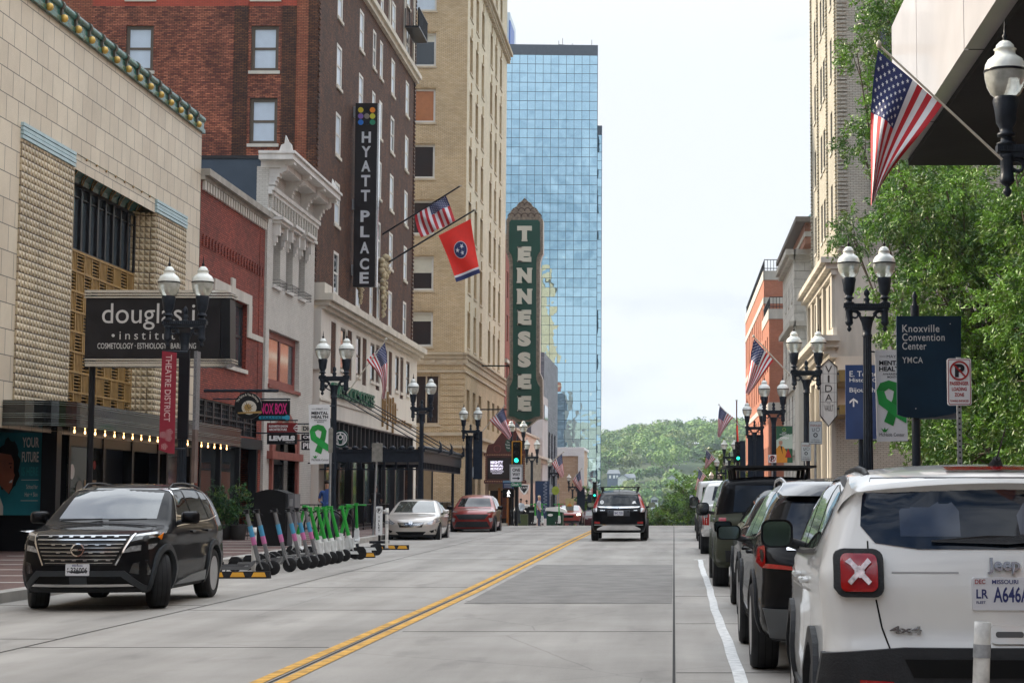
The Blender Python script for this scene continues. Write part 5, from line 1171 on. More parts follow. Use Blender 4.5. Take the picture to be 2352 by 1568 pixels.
p.t(mb, 'COSMETOLOGY · ESTHIOLOGY · BARBERING', 240, 464, 792, 805, 0, .51, bold=.01); part('lettering', mb, [silver], T)

# theatre district banner and the edge-on blade on the first lamp
T = thing('banner', 'crimson vertical banner reading theatre district on the nearest left lamp', 'banner', P(405, 805, Y=37.9)); p = PX(37.7)
mb = MB(); p.slab(mb, [(373, 806), (406, 810), (401, 1042), (385, 1040), (365, 1032)], 0, .02); part('cloth', mb, [crim], T)
mb = MB(); a, z = p.f.px(372, 806); b, _ = p.f.px(425, 806); mb.tube((a, 37.72, z), (b, 37.9, z), .02); mb.tube((a, 37.72, p.f.px(365, 1030)[1]), (b, 37.9, p.f.px(365, 1030)[1]), .02); parts('arm', mb, [iron], T)
mb = MB()
f = lambda a, b: p(.03)(390 + b * 14 - 7 - (a * .07 - 7) * .2 + 1, 815 + a * 155)   # letters run down the banner
text(mb, 'THEATRE DISTRICT', lambda a, b: p(.03)(396 - b * 15 + (1 - b) * 0 - a * 4, 815 + a * 153) if False else p(.03)(382 + b * 14 - a * 5, 815 + a * 153), 0, 1, 0, 1, 0, bold=.01)
for (cx, cy) in ((375, 998), (388, 1006), (378, 1025), (390, 992)):
    for k in range(5):
        for q in ring(cx + 4.5 * math.cos(k * 1.257), cy + 4.5 * math.sin(k * 1.257), 2.2, 3.0, 8): p.poly(mb, q, 0, .03)
part('lettering', mb, [M('pale_pink_ink', (.62, .42, .42), .6, var=0)], T)
T = thing('blade_sign', 'tall narrow black sign board seen from behind on the nearest left lamp', 'sign', P(425, 900, Y=38.2)); p = PX(38.2)
mb = MB(); board(mb, p.f, 407, 436, 804, 1008, -.05, .02, 0); part('sign_face', mb, [black_paint], T)
mb = MB(); board(mb, p.f, 436, 447, 804, 985, -.5, -.2, 0); board(mb, p.f, 433, 443, 985, 1108, -.45, -.2, 1); part('edge_panel', mb, [M('perforated_grey_steel', (.22, .22, .23), .5, .5, var=.4, scale=30), M('rusty_brown_pipe', (.13, .09, .075), .7, var=.3, scale=4)], T)

def mental_banner(label, Y, u0, u1, v0, v1, post_u, poly_pts=None):
    T = thing('banner', label, 'banner', P(u0, v0, Y=Y), 0, 'green ribbon banners on lamp posts'); p = PX(Y); W = u1 - u0; H = v1 - v0
    mb = MB(); p.slab(mb, [(u0, v0), (u1 - W * .07, v0 - 1), (u1, v1 - 2), (u0 + W * .07, v1)], 0, .02); part('cloth', mb, [white_sign], T)
    mb = MB(); z0 = p.f.px(u0, v0 + 3)[1]; z1 = p.f.px(u0, v1 - 3)[1]; a = p.f.px(u0, v0)[0]; b = p.f.px(post_u, v0)[0]; c = p.f.px(u1, v0)[0]
    for z in (z0, z1): mb.tube((min(a, b, c), Y + .02, z), (max(a, b, c), Y + .02, z), .02)
    parts('arm', mb, [iron], T); mb = MB(); X = lambda t: u0 + W * t; V = lambda t: v0 + H * t
    p.t(mb, 'MAY', X(.36), X(.64), V(.055), V(.085), 0, .03); p.poly(mb, [(X(.14), V(.068)), (X(.33), V(.068)), (X(.33), V(.072)), (X(.14), V(.072))]); p.poly(mb, [(X(.67), V(.068)), (X(.86), V(.068)), (X(.86), V(.072)), (X(.67), V(.072))])
    p.t(mb, 'MENTAL', X(.13), X(.87), V(.115), V(.165), 0, .03, bold=.035); p.t(mb, 'HEALTH', X(.13), X(.87), V(.18), V(.23), 0, .03, bold=.035)
    p.t(mb, 'AWARENESS', X(.24), X(.80), V(.25), V(.273), 0, .03, bold=.01); p.t(mb, 'MONTH', X(.38), X(.68), V(.283), V(.305), 0, .03, bold=.01)
    p.t(mb, 'McNabb Center', X(.14), X(.90), V(.905), V(.94), 0, .03); ribbon(p, mb, X(.46), V(.58), W * .82, H * .50, 1, 2, .03)
    p.poly(mb, [(X(.18), V(.85)), (X(.27), V(.87)), (X(.30), V(.84)), (X(.33), V(.87)), (X(.42), V(.85)), (X(.34), V(.895)), (X(.26), V(.895))], 1); part('print', mb, [inkb, grn1, grn2], T)
p0 = LL2.location.y - .25; mental_banner('ribbon banner hung left of the lamp before the white hotel base', p0, 709, 761, 929, 1066, 768)
p0 = LR2.location.y + .2; mental_banner('larger ribbon banner hung right of the lamp behind the dark wayfinding board', p0, 2009, 2085, 804, 1014, 1991)

# wayfinding boards on the right
def post(mb, x, y, z1, r=.055, m=0, z0=None): mb.tube((x, y, gz(y) + .1 if z0 is None else z0), (x, y, z1), r, n=10, m=m)
T = thing('wayfinding_sign', 'dark teal direction board listing the convention centre and YMCA', 'sign', (4.2, 30, .15)); p = PX(30)
mb = MB(); p.slab(mb, [(2059, 726), (2207, 726), (2207, 944), (2185, 951), (2150, 957), (2110, 960), (2080, 958), (2061, 952)], -.06, .02); part('sign_face', mb, [deepnavy], T)
mb = MB(); board(mb, p.f, 2100, 2206, 900, 962, -.09, -.065, 0); part('rear_panel', mb, [M('grey_blue_panel', (.22, .26, .32), .5)], T)
mb = MB(); a, z = p.f.px(2103, 700); post(mb, a, 30.12, z, .075); mb.lathe([(.05, 0), (.03, .1), (.05, .16), (.01, .24)], (a, 30.12, z), 8); part('post', mb, [iron], T)
mb = MB()
for s_, v, w in (('Knoxville', 746, 85), ('Convention', 766, 97), ('Center', 786, 55)): p.t(mb, s_, 2072, 2072 + w, v, v + 17, 0, .03, bold=.008, spacing=1.1)
p.t(mb, 'YMCA', 2072, 2119, 820, 834, 0, .03, bold=.008, spacing=1.1); p.poly(mb, circ(2103, 938, 1.5, 8)); p.poly(mb, circ(2182, 744, 1.2, 8)); part('lettering', mb, [silver], T)
T = thing('wayfinding_sign', 'royal blue direction board with white up arrow behind a lamp post', 'sign', (4.4, 42, .15)); p = PX(LR2.location.y + 2.6)
mb = MB(); board(mb, p.f, 1943, 2052, 838, 1008, -.05, .02); part('sign_face', mb, [navy], T)
mb = MB(); a, z = p.f.px(1978, 1000); post(mb, a, p.Y + .1, z); part('post', mb, [iron], T); mb = MB()
for s_, v, h, w in (('E. Tennessee', 852, 13, 96), ('History Center', 868, 12, 98), ('Bijou Theatre', 890, 14, 96)): p.t(mb, s_, 1951, 1951 + w, v, v + h, 0, .03, bold=.008)
p.poly(mb, [(1958.5, 934), (1958.5, 920), (1951, 927), (1951, 921), (1960, 914), (1970, 921), (1970, 927), (1962, 920), (1962, 934)]); part('lettering', mb, [white_letter], T)
T = thing('parking_sign', 'white and red passenger loading zone sign on a perforated steel post', 'sign', (3.77, 24, .15)); p = PX(24)
mb = MB(); a0, z0 = p.f.px(2176, 931); a1, z1 = p.f.px(2230, 823); mb.prism(rrect(a0, a1, z0, z1, .03), p.f.pt if False else (lambda a, b: p.f.pt(a, b, 0)), lambda a, b: p.f.pt(a, b, .012)); part('sign_face', mb, [white_sign], T)
redi = M('sign_red', (.36, .015, .015), .45, var=0); mb = MB()
for (i0, i1) in ((.012, .020),):
    O = rrect(a0 + i0, a1 - i0, z0 + i0, z1 - i0, .025); I = rrect(a0 + i1, a1 - i1, z0 + i1, z1 - i1, .02)
    for k in range(len(O)): mb.poly([O[k], O[(k + 1) % len(O)], I[(k + 1) % len(O)], I[k]], lambda a, b: p.f.pt(a, b, .016), 0)
p.t(mb, 'P', 2193, 2215, 836, 866, 1, .017, bold=.06)
for q in ring(2203, 851, 18.5, 22.5, 30): p.poly(mb, q, 0, .02)
p.poly(mb, [(2188, 838), (2190.5, 835), (2218, 863), (2215.5, 866)], 0, .021)
for s_, v, h, w in (('PASSENGER', 876, 8.5, 43), ('LOADING', 889, 8.5, 34), ('ZONE', 902, 8.5, 22), ('TOWING ENFORCED', 918, 5, 43)): p.t(mb, s_, 2203 - w / 2, 2203 + w / 2, v, v + h, 0, .016, bold=.035)
part('lettering', mb, [redi, inkb], T)
mb = MB(); mb.box(3.75, 3.81, 24.02, 24.07, .1, p.f.px(2203, 820)[1])
for k in range(30): mb.box(3.768, 3.792, 24.015, 24.02, .9 + k * .075, .925 + k * .075, 1)
part('post', mb, [steel, inkb], T)
for (lab, u0, u1, v0, v1, Y) in (('upper white pick up bay sign with rust coloured heading on a perforated post', 1858, 1888, 967, 1020, 42.5), ('lower white pick up bay sign just beyond the upper one', 1840, 1863, 1015, 1058, 52.5)):
    T = thing('parking_sign', lab, 'sign', P(u0, v1, Y=Y)); p = PX(Y); mb = MB(); a0, z0 = p.f.px(u0, v1); a1, z1 = p.f.px(u1, v0)
    mb.prism(rrect(a0, a1, z0, z1, .03), lambda a, b: p.f.pt(a, b, 0), lambda a, b: p.f.pt(a, b, .012)); part('sign_face', mb, [M('grey_white_sign', (.50, .53, .54), .45, var=.05)], T); mb = MB(); W, H = u1 - u0, v1 - v0
    p.t(mb, 'STOP-N-GO', u0 + W * .1, u1 - W * .1, v0 + H * .14, v0 + H * .23, 1, .016, bold=.02)
    for q in ring(u0 + W * .68, v0 + H * .36, W * .13, W * .16, 14): p.poly(mb, q, 0, .016)
    for q in strip2([(u0 + W * .25, v0 + H * .30), (u0 + W * .27, v0 + H * .43), (u0 + W * .40, v0 + H * .43), (u0 + W * .42, v0 + H * .30)], 1): p.poly(mb, q, 0, .016)
    for q in ring(u0 + W * .5, v0 + H * .6, W * .10, W * .17, 14): p.poly(mb, q, 0, .016)
    p.t(mb, '15 Min Limit', u0 + W * .18, u1 - W * .18, v0 + H * .78, v0 + H * .83, 0, .016); p.t(mb, 'USE FLASHERS', u0 + W * .12, u1 - W * .12, v0 + H * .87, v0 + H * .93, 0, .016, bold=.01)
    for (aa, bb, cc, dd) in ((a0, a1, z0, z0 + .008), (a0, a1, z1 - .008, z1), (a0, a0 + .008, z0, z1), (a1 - .008, a1, z0, z1)): p.f.box(mb, aa, bb, cc, dd, .012, .015)
    part('lettering', mb, [inkb, M('rust_ink', (.28, .07, .03), .5, var=0)], T); mb = MB(); post(mb, (a0 + a1) / 2, Y + .04, z1, .03); part('post', mb, [steel], T)
T = thing('parking_sign', 'small square white no parking sign above the dark green off roader', 'sign', P(1768, 1060, Y=66)); p = PX(66); mb = MB()
board(mb, p.f, 1765, 1783, 1044, 1062, 0, .02); part('sign_face', mb, [white_sign], T); mb = MB(); p.t(mb, 'P', 1770, 1778, 1047, 1059, 0, .03, bold=.05)
for q in ring(1774, 1053, 6, 7.5, 16): p.poly(mb, q, 1, .03)
p.poly(mb, [(1769, 1048), (1770, 1047), (1779, 1058), (1778, 1059)], 1, .034)
part('lettering', mb, [inkb, redi], T); mb = MB(); post(mb, p.f.px(1774, 1050)[0], 66.05, p.f.px(1774, 1046)[1], .03); part('post', mb, [steel], T)
T = thing('banner', 'green and orange visitor banner with a man in an orange jacket on the right', 'banner', P(1782, 978, Y=LR4.location.y - .2)); p = PX(LR4.location.y - .2)
mb = MB(); board(mb, p.f, 1783, 1820, 978, 1062, 0, .02, 0); mb2 = mb
part('cloth', mb, [M('banner_green', (.02, .10, .045), .6, var=.2)], T); mb = MB()
p.poly(mb, [(1783, 1010), (1800, 1000), (1820, 996), (1820, 1030), (1783, 1030)], 0, .022); p.poly(mb, [(1783, 1030), (1790, 1022), (1800, 1026), (1808, 1040), (1808, 1062), (1783, 1062)], 1, .026); p.poly(mb, circ(1793, 1016, 4.5, 12, 6), 2, .03); p.poly(mb, [(1788, 1012), (1798, 1012), (1797, 1006), (1790, 1005)], 0, .034)
p.poly(mb, [(1792, 1024), (1796, 1024), (1798, 1044)], 3, .03); p.poly(mb, [(1803, 1050), (1810, 1028), (1818, 1050)], 4, .03); p.t(mb, 'OPEN', 1792, 1811, 1003, 1008, 5, .036, bold=.03); p.t(mb, 'VISIT', 1796, 1806, 992, 995, 5, .03); p.t(mb, 'KNOXVILLE', 1791, 1812, 996, 999, 5, .03)
for q in ring(1801, 986, 3.2, 4, 14): p.poly(mb, q, 6, .03)
part('print', mb, [M('pale_sage', (.45, .55, .45), .6, var=0), M('banner_orange', (.62, .25, .02), .6, var=.1), M('banner_skin', (.42, .24, .16), .6, var=0), inkb, redi, white_letter, M('lime_ink', (.3, .5, .05), .6, var=0)], T)

# white geometric blade sign of the bank building
T = thing('blade_sign', 'white geometric blade sign reading vida the vault with pointed ends', 'sign', P(1903, 980, Y=90)); p = PX(90.0)
out_ = [(1903, 824), (1923, 842), (1923, 955), (1903, 980), (1883, 955), (1883, 842)]
mb = MB(); p.slab(mb, out_, -.35, .06); part('sign_face', mb, [M('ivory_panel', (.60, .58, .52), .4, var=.08)], T)
mb = MB(); inn = [(1903 + (x - 1903) * .93, 902 + (y - 902) * .965) for x, y in out_]
for k in range(6): p.slab(mb, [out_[k], out_[(k + 1) % 6], inn[(k + 1) % 6], inn[k]], .05, .12)
for s_, v in (('V', 840), ('I', 862), ('D', 884), ('A', 905)): p.t(mb, s_, 1903 - (2 if s_ == 'I' else 8), 1903 + (2 if s_ == 'I' else 8), v, v + 16, 0, .08, bold=.0)
p.t(mb, 'VAULT', 1893, 1914, 930, 944, 0, .08); p.t(mb, 'THE', 1899, 1907, 925, 927.5, 0, .08)
for v in (858, 880, 901, 923): 
    for q in strip2([(1885, v), (1921, v)], .6): p.poly(mb, q, 0, .07)
for u in (1890, 1916):
    for q in strip2([(u, 836), (u, 965)], .6): p.poly(mb, q, 0, .07)
part('lettering', mb, [M('bronze_black', (.04, .03, .025), .5, var=0)], T)
mb = MB(); a, z = p.f.px(1923, 858); mb.tube((a - .05, 90, z), (8.6, 90, z), .05); a, z = p.f.px(1923, 938); mb.tube((a - .05, 90, z), (8.6, 90, z), .05); mb.box(8.2, 9.3, 89.9, 95.6, p.f.px(1923, 862)[1] - .3, p.f.px(1923, 854)[1] + .1, 1); mb.box(8.2, 9.3, 89.9, 95.6, p.f.px(1923, 942)[1] - .2, p.f.px(1923, 934)[1] + .1, 1); part('bracket', mb, [iron, M('ochre_bracket', (.22, .14, .03), .6)], T)

# hotel blade sign
T = thing('blade_sign', 'tall black vertical hotel sign with nine coloured dots', 'sign', P(843, 240, Y=86)); p = PX(86)
mb = MB(); p.slab(mb, [(819, 240), (870, 240), (863, 660), (813, 660)], -.02, .28, 0); p.slab(mb, [(870, 240), (874, 240), (867, 660), (863, 660)], -.05, .3, 1); part('sign_face', mb, [M('black_panel', (.02, .016, .016), .5, var=.1), chrome], T)
mb = MB()
for i, ch in enumerate('HYATT PLACE'):
    if ch == ' ': continue
    v = 306 + [0, 43, 85, 127, 171, 0, 215 + 20, 283, 327 - 2, 0, 0][i] if False else {0: 306, 1: 350, 2: 396, 3: 440, 4: 484, 6: 485 + 0, 7: 0}.get(i, 0)
vs_ = {0: (306, 'H'), 1: (348, 'Y'), 2: (392, 'A'), 3: (437, 'T'), 4: (440 + 39 * 1, 'T')}
LET = [('H', 304, 336), ('Y', 349, 382), ('A', 392, 425), ('T', 437, 470), ('T', 481 - 0, 514 - 0)]
# letter tops measured on the sign
for ch, v0, v1 in (('H', 306, 331), ('Y', 339, 364), ('A', 372, 397), ('T', 405, 431), ('T', 439, 465), ('P', 486, 512), ('L', 522, 547), ('A', 558, 584), ('C', 595, 621), ('E', 627, 653)):
    k = (v0 - 240) / 420 * -6.5; w = 10.5; p.t(mb, ch, 845 + k - w, 845 + k + w, v0, v1, 0, .3, bold=.03, ext=.04)
part('lettering', mb, [M('pale_grey_letter', (.60, .62, .64), .4, var=0)], T)
for k, (cx, cy, col) in enumerate([(831, 256, (.62, .50, .02)), (845, 256, (.01, .01, .012)), (858, 256, (.85, .25, .01)), (831, 270, (.22, .12, .42)), (845, 270, (.25, .22, .18)), (858, 270, (.6, .6, .03)), (831, 284, (.01, .17, .6)), (845, 284, (.01, .012, .02)), (858, 284, (.01, .25, .12))]):
    mb = MB(); p.slab(mb, circ(cx, cy, 6.2, 20), .28, .31); part('logo_dot', mb, [M('dot_%d' % k, col, .4, var=0)], T)
mb = MB()
for v in (258, 470, 620): a, z = p.f.px(812, v); mb.box(-15.4, a + .1, 86.0, 86.1, z - .05, z + .05); mb.box(-15.4, -15.2, 85.9, 86.2, z - .25, z + .25)
part('bracket', mb, [steel], T)
# weathered garland and raised letters of the hotel base
T = thing('wall_ornament', 'weathered cream terracotta cartouche with hanging garlands beside the black hotel sign', 'ornament', P(884, 600, X=-15.3)); mb = MB(); rg = random.Random(5)
for k in range(60):
    t = k / 59; v = 592 + t * 135; u = 884 - 3 * t + rg.uniform(-1, 1) * 8 * (1 - t * .7); q = P(u, v, X=-15.05); r_ = .22 * (1 - t * .6) * rg.uniform(.6, 1.1); mb.lathe([(.02, -r_), (r_ * .8, -r_ * .5), (r_, 0), (r_ * .8, r_ * .6), (.02, r_)], q, 7)
for k in range(20):
    q = P(828 + rg.uniform(-3, 3), 662 + k * 1.8, X=-15.1); r_ = .15 * rg.uniform(.6, 1.1) * (1 - k * .03); mb.lathe([(.02, -r_), (r_, 0), (.02, r_)], q, 6)
part('cartouche', mb, [M('weathered_cream', (.42, .35, .22), .8, var=.4, scale=4)], T)
FB2 = Fac('L', -15.08)
T = thing('shop_lettering', 'dark green raised coffee shop lettering on the white stone base', 'sign', (-15.08, 86, 6.1)); mb = MB()
text(mb, 'STARBUCKS COFFEE', lambda a, z, d=0: FB2.pt(a, z, d), 79.6, 90.6, 6.0, 6.62, 0, bold=.02, ext=.14); part('lettering', mb, [M('coffee_green', (.01, .10, .05), .5, var=0)], T)
T = thing('shop_lettering', 'bronze raised restaurant lettering with tall flourishes on the white stone base', 'sign', (-15.08, 98, 5.8)); mb = MB()
text(mb, 'THE FAMILY', lambda a, z, d=0: FB2.pt(a, z, d), 93.2, 98.2, 5.75, 6.7, 0, bold=.0, ext=.1); text(mb, 'KITCHEN · COCKTAILS', lambda a, z, d=0: FB2.pt(a, z, d), 97.8, 104.5, 5.65, 5.95, 0, ext=.08)
mb = MB()
for k, (a, z0, z1) in enumerate(((93.6, 5.2, 6.9), (94.3, 5.5, 6.7), (95.2, 5.1, 7.1), (96.1, 5.6, 6.8), (97.0, 5.0, 6.9), (97.8, 5.5, 6.6))): FB2.box(mb, a, a + .1, z0, z1, 0, .1); FB2.box(mb, a - .25, a + .5, z1 - .35, z1 - .27, .1, .12)
text(mb, 'bar & lounge social kitchen'[:11], lambda a, z, d=0: FB2.pt(a, z, d), 98.2, 104.0, 5.5, 5.85, 0, ext=.08); part('lettering', mb, [M('bronze_letter', (.30, .19, .08), .4, .3, var=0)], T)
T = thing('round_sign', 'green and white round emblem sign projecting beside the ribbon banner', 'sign', P(778, 1005, Y=74)); p = PX(74)
mb = MB(); p.slab(mb, circ(783, 1007, 17, 28, 20), -.1, .1, 0); part('sign_face', mb, [M('emblem_dark_green', (.008, .05, .035), .4, var=0)], T); mb = MB()
for q in ring(783, 1007, 13.5, 15.5, 26): p.poly(mb, q, 0, .12)
for q in ring(783, 1004, 4, 6, 14): p.poly(mb, q, 0, .12)
p.poly(mb, star(783, 996, 3), 0, .12); 
for s in (-1, 1):
    for k in range(3):
        for q in strip2([(783 + s * (5 + 2.4 * k), 998), (783 + s * (7 + 2 * k), 1008), (783 + s * (4 + 2.4 * k), 1019)], 1): p.poly(mb, q, 0, .12)
part('emblem', mb, [white_letter], T); mb = MB(); a, z = p.f.px(783, 990); mb.tube((a, 74, z), (-15.1, 77.3, z), .03); part('bracket', mb, [iron], T)

# hanging shop signs on the left
FS = 63.5
def hang(label, Y, u0, u1, v0, v1, base, prints, mats, arm_v=None, r=0, lab='shop_sign', group=None, wallx=-15.3):
    T = thing(lab, label, 'sign', P(u0, v0, Y=Y), 0, group); p = PX(Y); mb = MB()
    a0, z0 = p.f.px(u0, v1); a1, z1 = p.f.px(u1, v0)
    mb.prism(rrect(a0, a1, z0, z1, max(.01, r)), lambda a, b: p.f.pt(a, b, 0), lambda a, b: p.f.pt(a, b, .08)); part('sign_face', mb, [base], T)
    mb = MB(); prints(p, mb); part('lettering', mb, mats, T)
    mb = MB(); av = v0 - 5 if arm_v is None else arm_v; z = p.f.px(u0, av)[1]; mb.tube((wallx, Y, z), (a1, Y, z), .025); mb.tube((a0 + .1, Y, z1), (a0 + .1, Y, z), .012); mb.tube((a1 - .1, Y, z1), (a1 - .1, Y, z), .012); part('bracket', mb, [iron], T); return T
T = thing('shop_sign', 'round black tea shop sign with sun motif and cream script', 'sign', P(570, 932, Y=59)); p = PX(59)
mb = MB(); p.slab(mb, circ(571, 932, 31, 40), 0, .10); part('sign_face', mb, [black_paint], T); mb = MB()
p.poly(mb, circ(574, 936, 17, 26, 16), 0, .11); p.poly(mb, [(571 + (12 if i % 2 else 7) * math.cos(i * math.pi / 12), 936 + (12 if i % 2 else 7) * math.sin(i * math.pi / 12)) for i in range(24)], 1, .115); p.poly(mb, [(548, 947), (603, 944), (603, 949), (548, 950)], 1, .12)
for q in strip2([(566, 922), (573, 938), (584, 930)], 1): p.poly(mb, q, 2, .13)
def arct(a, z): t = R(200 + a * 140); r_ = 21.5 + z * 7; return p(.11)(571 + r_ * math.cos(t), 932 + r_ * math.sin(t))
text(mb, 'The Spice & Tea Exchange', arct, 0, 1, 0, 1, 0, bold=.015); part('lettering', mb, [M('cream_ink', (.62, .58, .50), .5, var=0), M('ochre_ink', (.40, .25, .08), .5, var=0), inkb], T)
mb = MB(); z = p.f.px(571, 897)[1]; a0 = p.f.px(521, 897)[0]; a1 = p.f.px(640, 897)[0]; mb.tube((-15.3, 59, z), (p.f.px(640, 897)[0], 59, z), .05)
for u in (553, 590): mb.tube((p.f.px(u, 897)[0], 59, z), (p.f.px(u, 905)[0], 59, p.f.px(u, 907)[1]), .012)
part('bracket', mb, [iron], T)
pink = M('neon_pink_ink', (.62, .02, .20), .5, var=0); cyan = M('cyan_ink', (.02, .32, .48), .5, var=0)
def pr(p, mb):
    p.t(mb, 'KNOX BOX', 590, 661, 926, 951, 0, .09, bold=.03); p.slab(mb, rrect(596, 664, 955.5, 962.5, 3), .08, .10, 1); p.slab(mb, circ(661, 959, 6, 14), .08, .105, 1); p.t(mb, 'KARAOKE', 602, 650, 956.5, 961.5, 2, .11, bold=.02, spacing=1.4)
hang('black karaoke sign with pink capitals and a cyan microphone', 60.2, 586, 667, 920, 965, black_paint, pr, [pink, cyan, inkb], 916)
def pr(p, mb):
    p.t(mb, 'ELIZABETH EASON', 619, 662, 976, 981, 0, .09, bold=.03); p.t(mb, 'ARCHITECTURE', 619, 660, 983.5, 989, 0, .09, bold=.03)
    for k in (-1, 0, 1): p.poly(mb, [(674, 983), (682, 983 + k * 7 - 1.5), (688, 983 + k * 5), (682, 983 + k * 7 + 1.5)], 0, .09)
hang('dark red architect sign with white leaf motif', 66.5, 614, 684, 971, 993, M('maroon_sign', (.20, .012, .014), .4, var=.05), pr, [white_letter], 965)
def pr(p, mb): p.t(mb, 'LEVELS', 619, 679, 1000, 1012, 0, .09, bold=.08); p.t(mb, 'HEALTH', 658, 677, 1014, 1017, 0, .09)
hang('black and white health sign hanging under the dark red one', 66.4, 614, 683, 996, 1020, black_paint, pr, [white_letter], 994)
for (lab, v0, v1, tx, b, ink) in (('small cream plaque topmost beside the ribbon banner', 976, 992, 'DIG', M('cream_plaque', (.55, .52, .44), .5, var=.1), inkb), ('small black oval plaque between two others beside the ribbon banner', 997, 1010, 'OR', black_paint, white_letter), ('small dark plaque lowest beside the ribbon banner', 1014, 1033, 'PIE', black_paint, white_letter)):
    hang(lab, 70, 693, 725, v0, v1, b, (lambda tx, v0, v1: lambda p, mb: p.t(mb, tx, 697, 719, v0 + 3, v1 - 3, 0, .09, bold=.03))(tx, v0, v1), [ink], v0 - 3)

# great green theatre blade sign
T = thing('theatre_sign', 'huge green vertical theatre blade sign with bulb studded cream letters and shell crest', 'sign', P(1206, 975, Y=143)); Y0 = 143; p = PX(Y0); cx = 1484.0
def sp(x, y): return ((1380 + (x + 233) / 2.24) * .8122, (540 + y / 2.24) * .8122)
half = [(0, 45), (14, 62), (28, 72), (40, 80), (52, 98), (66, 112), (80, 120), (92, 140), (100, 160), (113, 178), (117, 190), (117, 395), (108, 412), (100, 440), (97, 470), (95, 1150), (104, 1166), (114, 1190), (115, 1440), (80, 1446), (58, 1462), (30, 1490), (0, 1500)]
full = [sp(x, y) for x, y in half] + [sp(-x, y) for x, y in reversed(half[1:-1])]
mb = MB(); p.slab(mb, full, -.9, 0, 0); part('housing', mb, [M('cream_sign_edge', (.55, .48, .42), .5)], T)
mb = MB(); p.slab(mb, full, 0, .12, 0); 
for row, (yy, nn, rr) in enumerate(((165, 5, 26), (130, 4, 24), (95, 2, 22), (70, 1, 18))):
    for k in range(nn):
        x = (k - (nn - 1) / 2) * rr * 1.6
        for q in ring(*sp(x, yy), rr * .26, rr * .36, 14, 180, 360): p.poly(mb, q, 1, .14)
part('bulb_border', mb, [bulbbrown, M('bronze_dark', (.09, .06, .045), .5, var=0)], T)
ih = [(0, 186), (84, 186), (97, 200), (99, 385), (84, 405), (76, 430), (74, 462), (73, 1190), (84, 1222), (96, 1240), (98, 1425), (62, 1432), (38, 1445), (0, 1452)]
ih2 = [sp(x, y) for x, y in ih] + [sp(-x, y) for x, y in reversed(ih[1:-1])]
mb = MB(); p.slab(mb, ih2, .1, .2); p.slab(mb, [sp(-52, 1462), sp(52, 1462), sp(20, 1484), sp(0, 1490), sp(-20, 1484)], .1, .2)
part('sign_face', mb, [theatre_green], T); mb = MB()
def serif(ch, x0, x1, y0, y1):
    a0, a1 = sp(x0, y1)[0], sp(x1, y1)[0]; v0, v1 = sp(0, y0)[1], sp(0, y1)[1]; p.t(mb, ch, a0, a1, v0, v1, 0, .22, bold=.075, ext=.1)
    w, h = x1 - x0, y1 - y0; s = []
    if ch == 'E': s = [(x0, x0 + .42 * w, y0, y0 + .12 * h), (x0, x0 + .42 * w, y1 - .12 * h, y1), (x1 - .16 * w, x1 + 2, y0, y0 + .3 * h), (x1 - .16 * w, x1 + 3, y1 - .33 * h, y1), (x0 - 4, x0 + .3 * w, y0, y0 + .09 * h), (x0 - 4, x0 + .3 * w, y1 - .09 * h, y1), (x0 + .62 * w, x0 + .74 * w, y0 + .36 * h, y0 + .62 * h)]
    if ch == 'T': s = [(x0, x0 + .13 * w, y0, y0 + .3 * h), (x1 - .13 * w, x1, y0, y0 + .3 * h), (x0 + .3 * w, x0 + .7 * w, y1 - .1 * h, y1)]
    if ch == 'N': s = [(x0 - 4, x0 + .32 * w, y0, y0 + .09 * h), (x0 - 4, x0 + .34 * w, y1 - .09 * h, y1), (x1 - .32 * w, x1 + 4, y0, y0 + .09 * h)]
    for (a, b, c, d) in s: p.slab(mb, [sp(a, c), sp(b, c), sp(b, d), sp(a, d)], .2, .325)
for i, (ch, y0, y1) in enumerate((('T', 225, 322), ('E', 355, 452), ('N', 490, 585), ('N', 622, 718), ('E', 755, 850), ('S', 890, 985), ('S', 1022, 1118), ('E', 1160, 1255), ('E', 1298, 1395))):
    serif(ch, -46 if ch in 'TN' else -42, 46 if ch in 'TN' else 40, y0, y1)
part('lettering', mb, [creaml], T)
# bulbs: a fine dot pattern over the letters and border
mb = MB(); bd = M('bulb_socket', (.16, .13, .10), .5, var=0)
for k in range(len(full)):
    a, b = full[k], full[(k + 1) % len(full)]; L_ = math.hypot(b[0] - a[0], b[1] - a[1]); n = max(1, int(L_ / 4))
    for i in range(n):
        t = i / n; u, v = a[0] + (b[0] - a[0]) * t, a[1] + (b[1] - a[1]) * t; u += (1206 * .0 + (sp(0, 0)[0] - u)) * .045; p.slab(mb, circ(u, v, .9, 6), .12, .16)
part('bulbs', mb, [M('clear_bulb', (.5, .45, .36), .3, var=0)], T)
mb = MB()
for v in (840, 1000 - 60): 
    q = p.f.px(1170, v); mb.box(-15.4, q[0], 142.95, 143.05, q[1] - .05, q[1] + .05); part('bracket', mb, [darkframe], T)

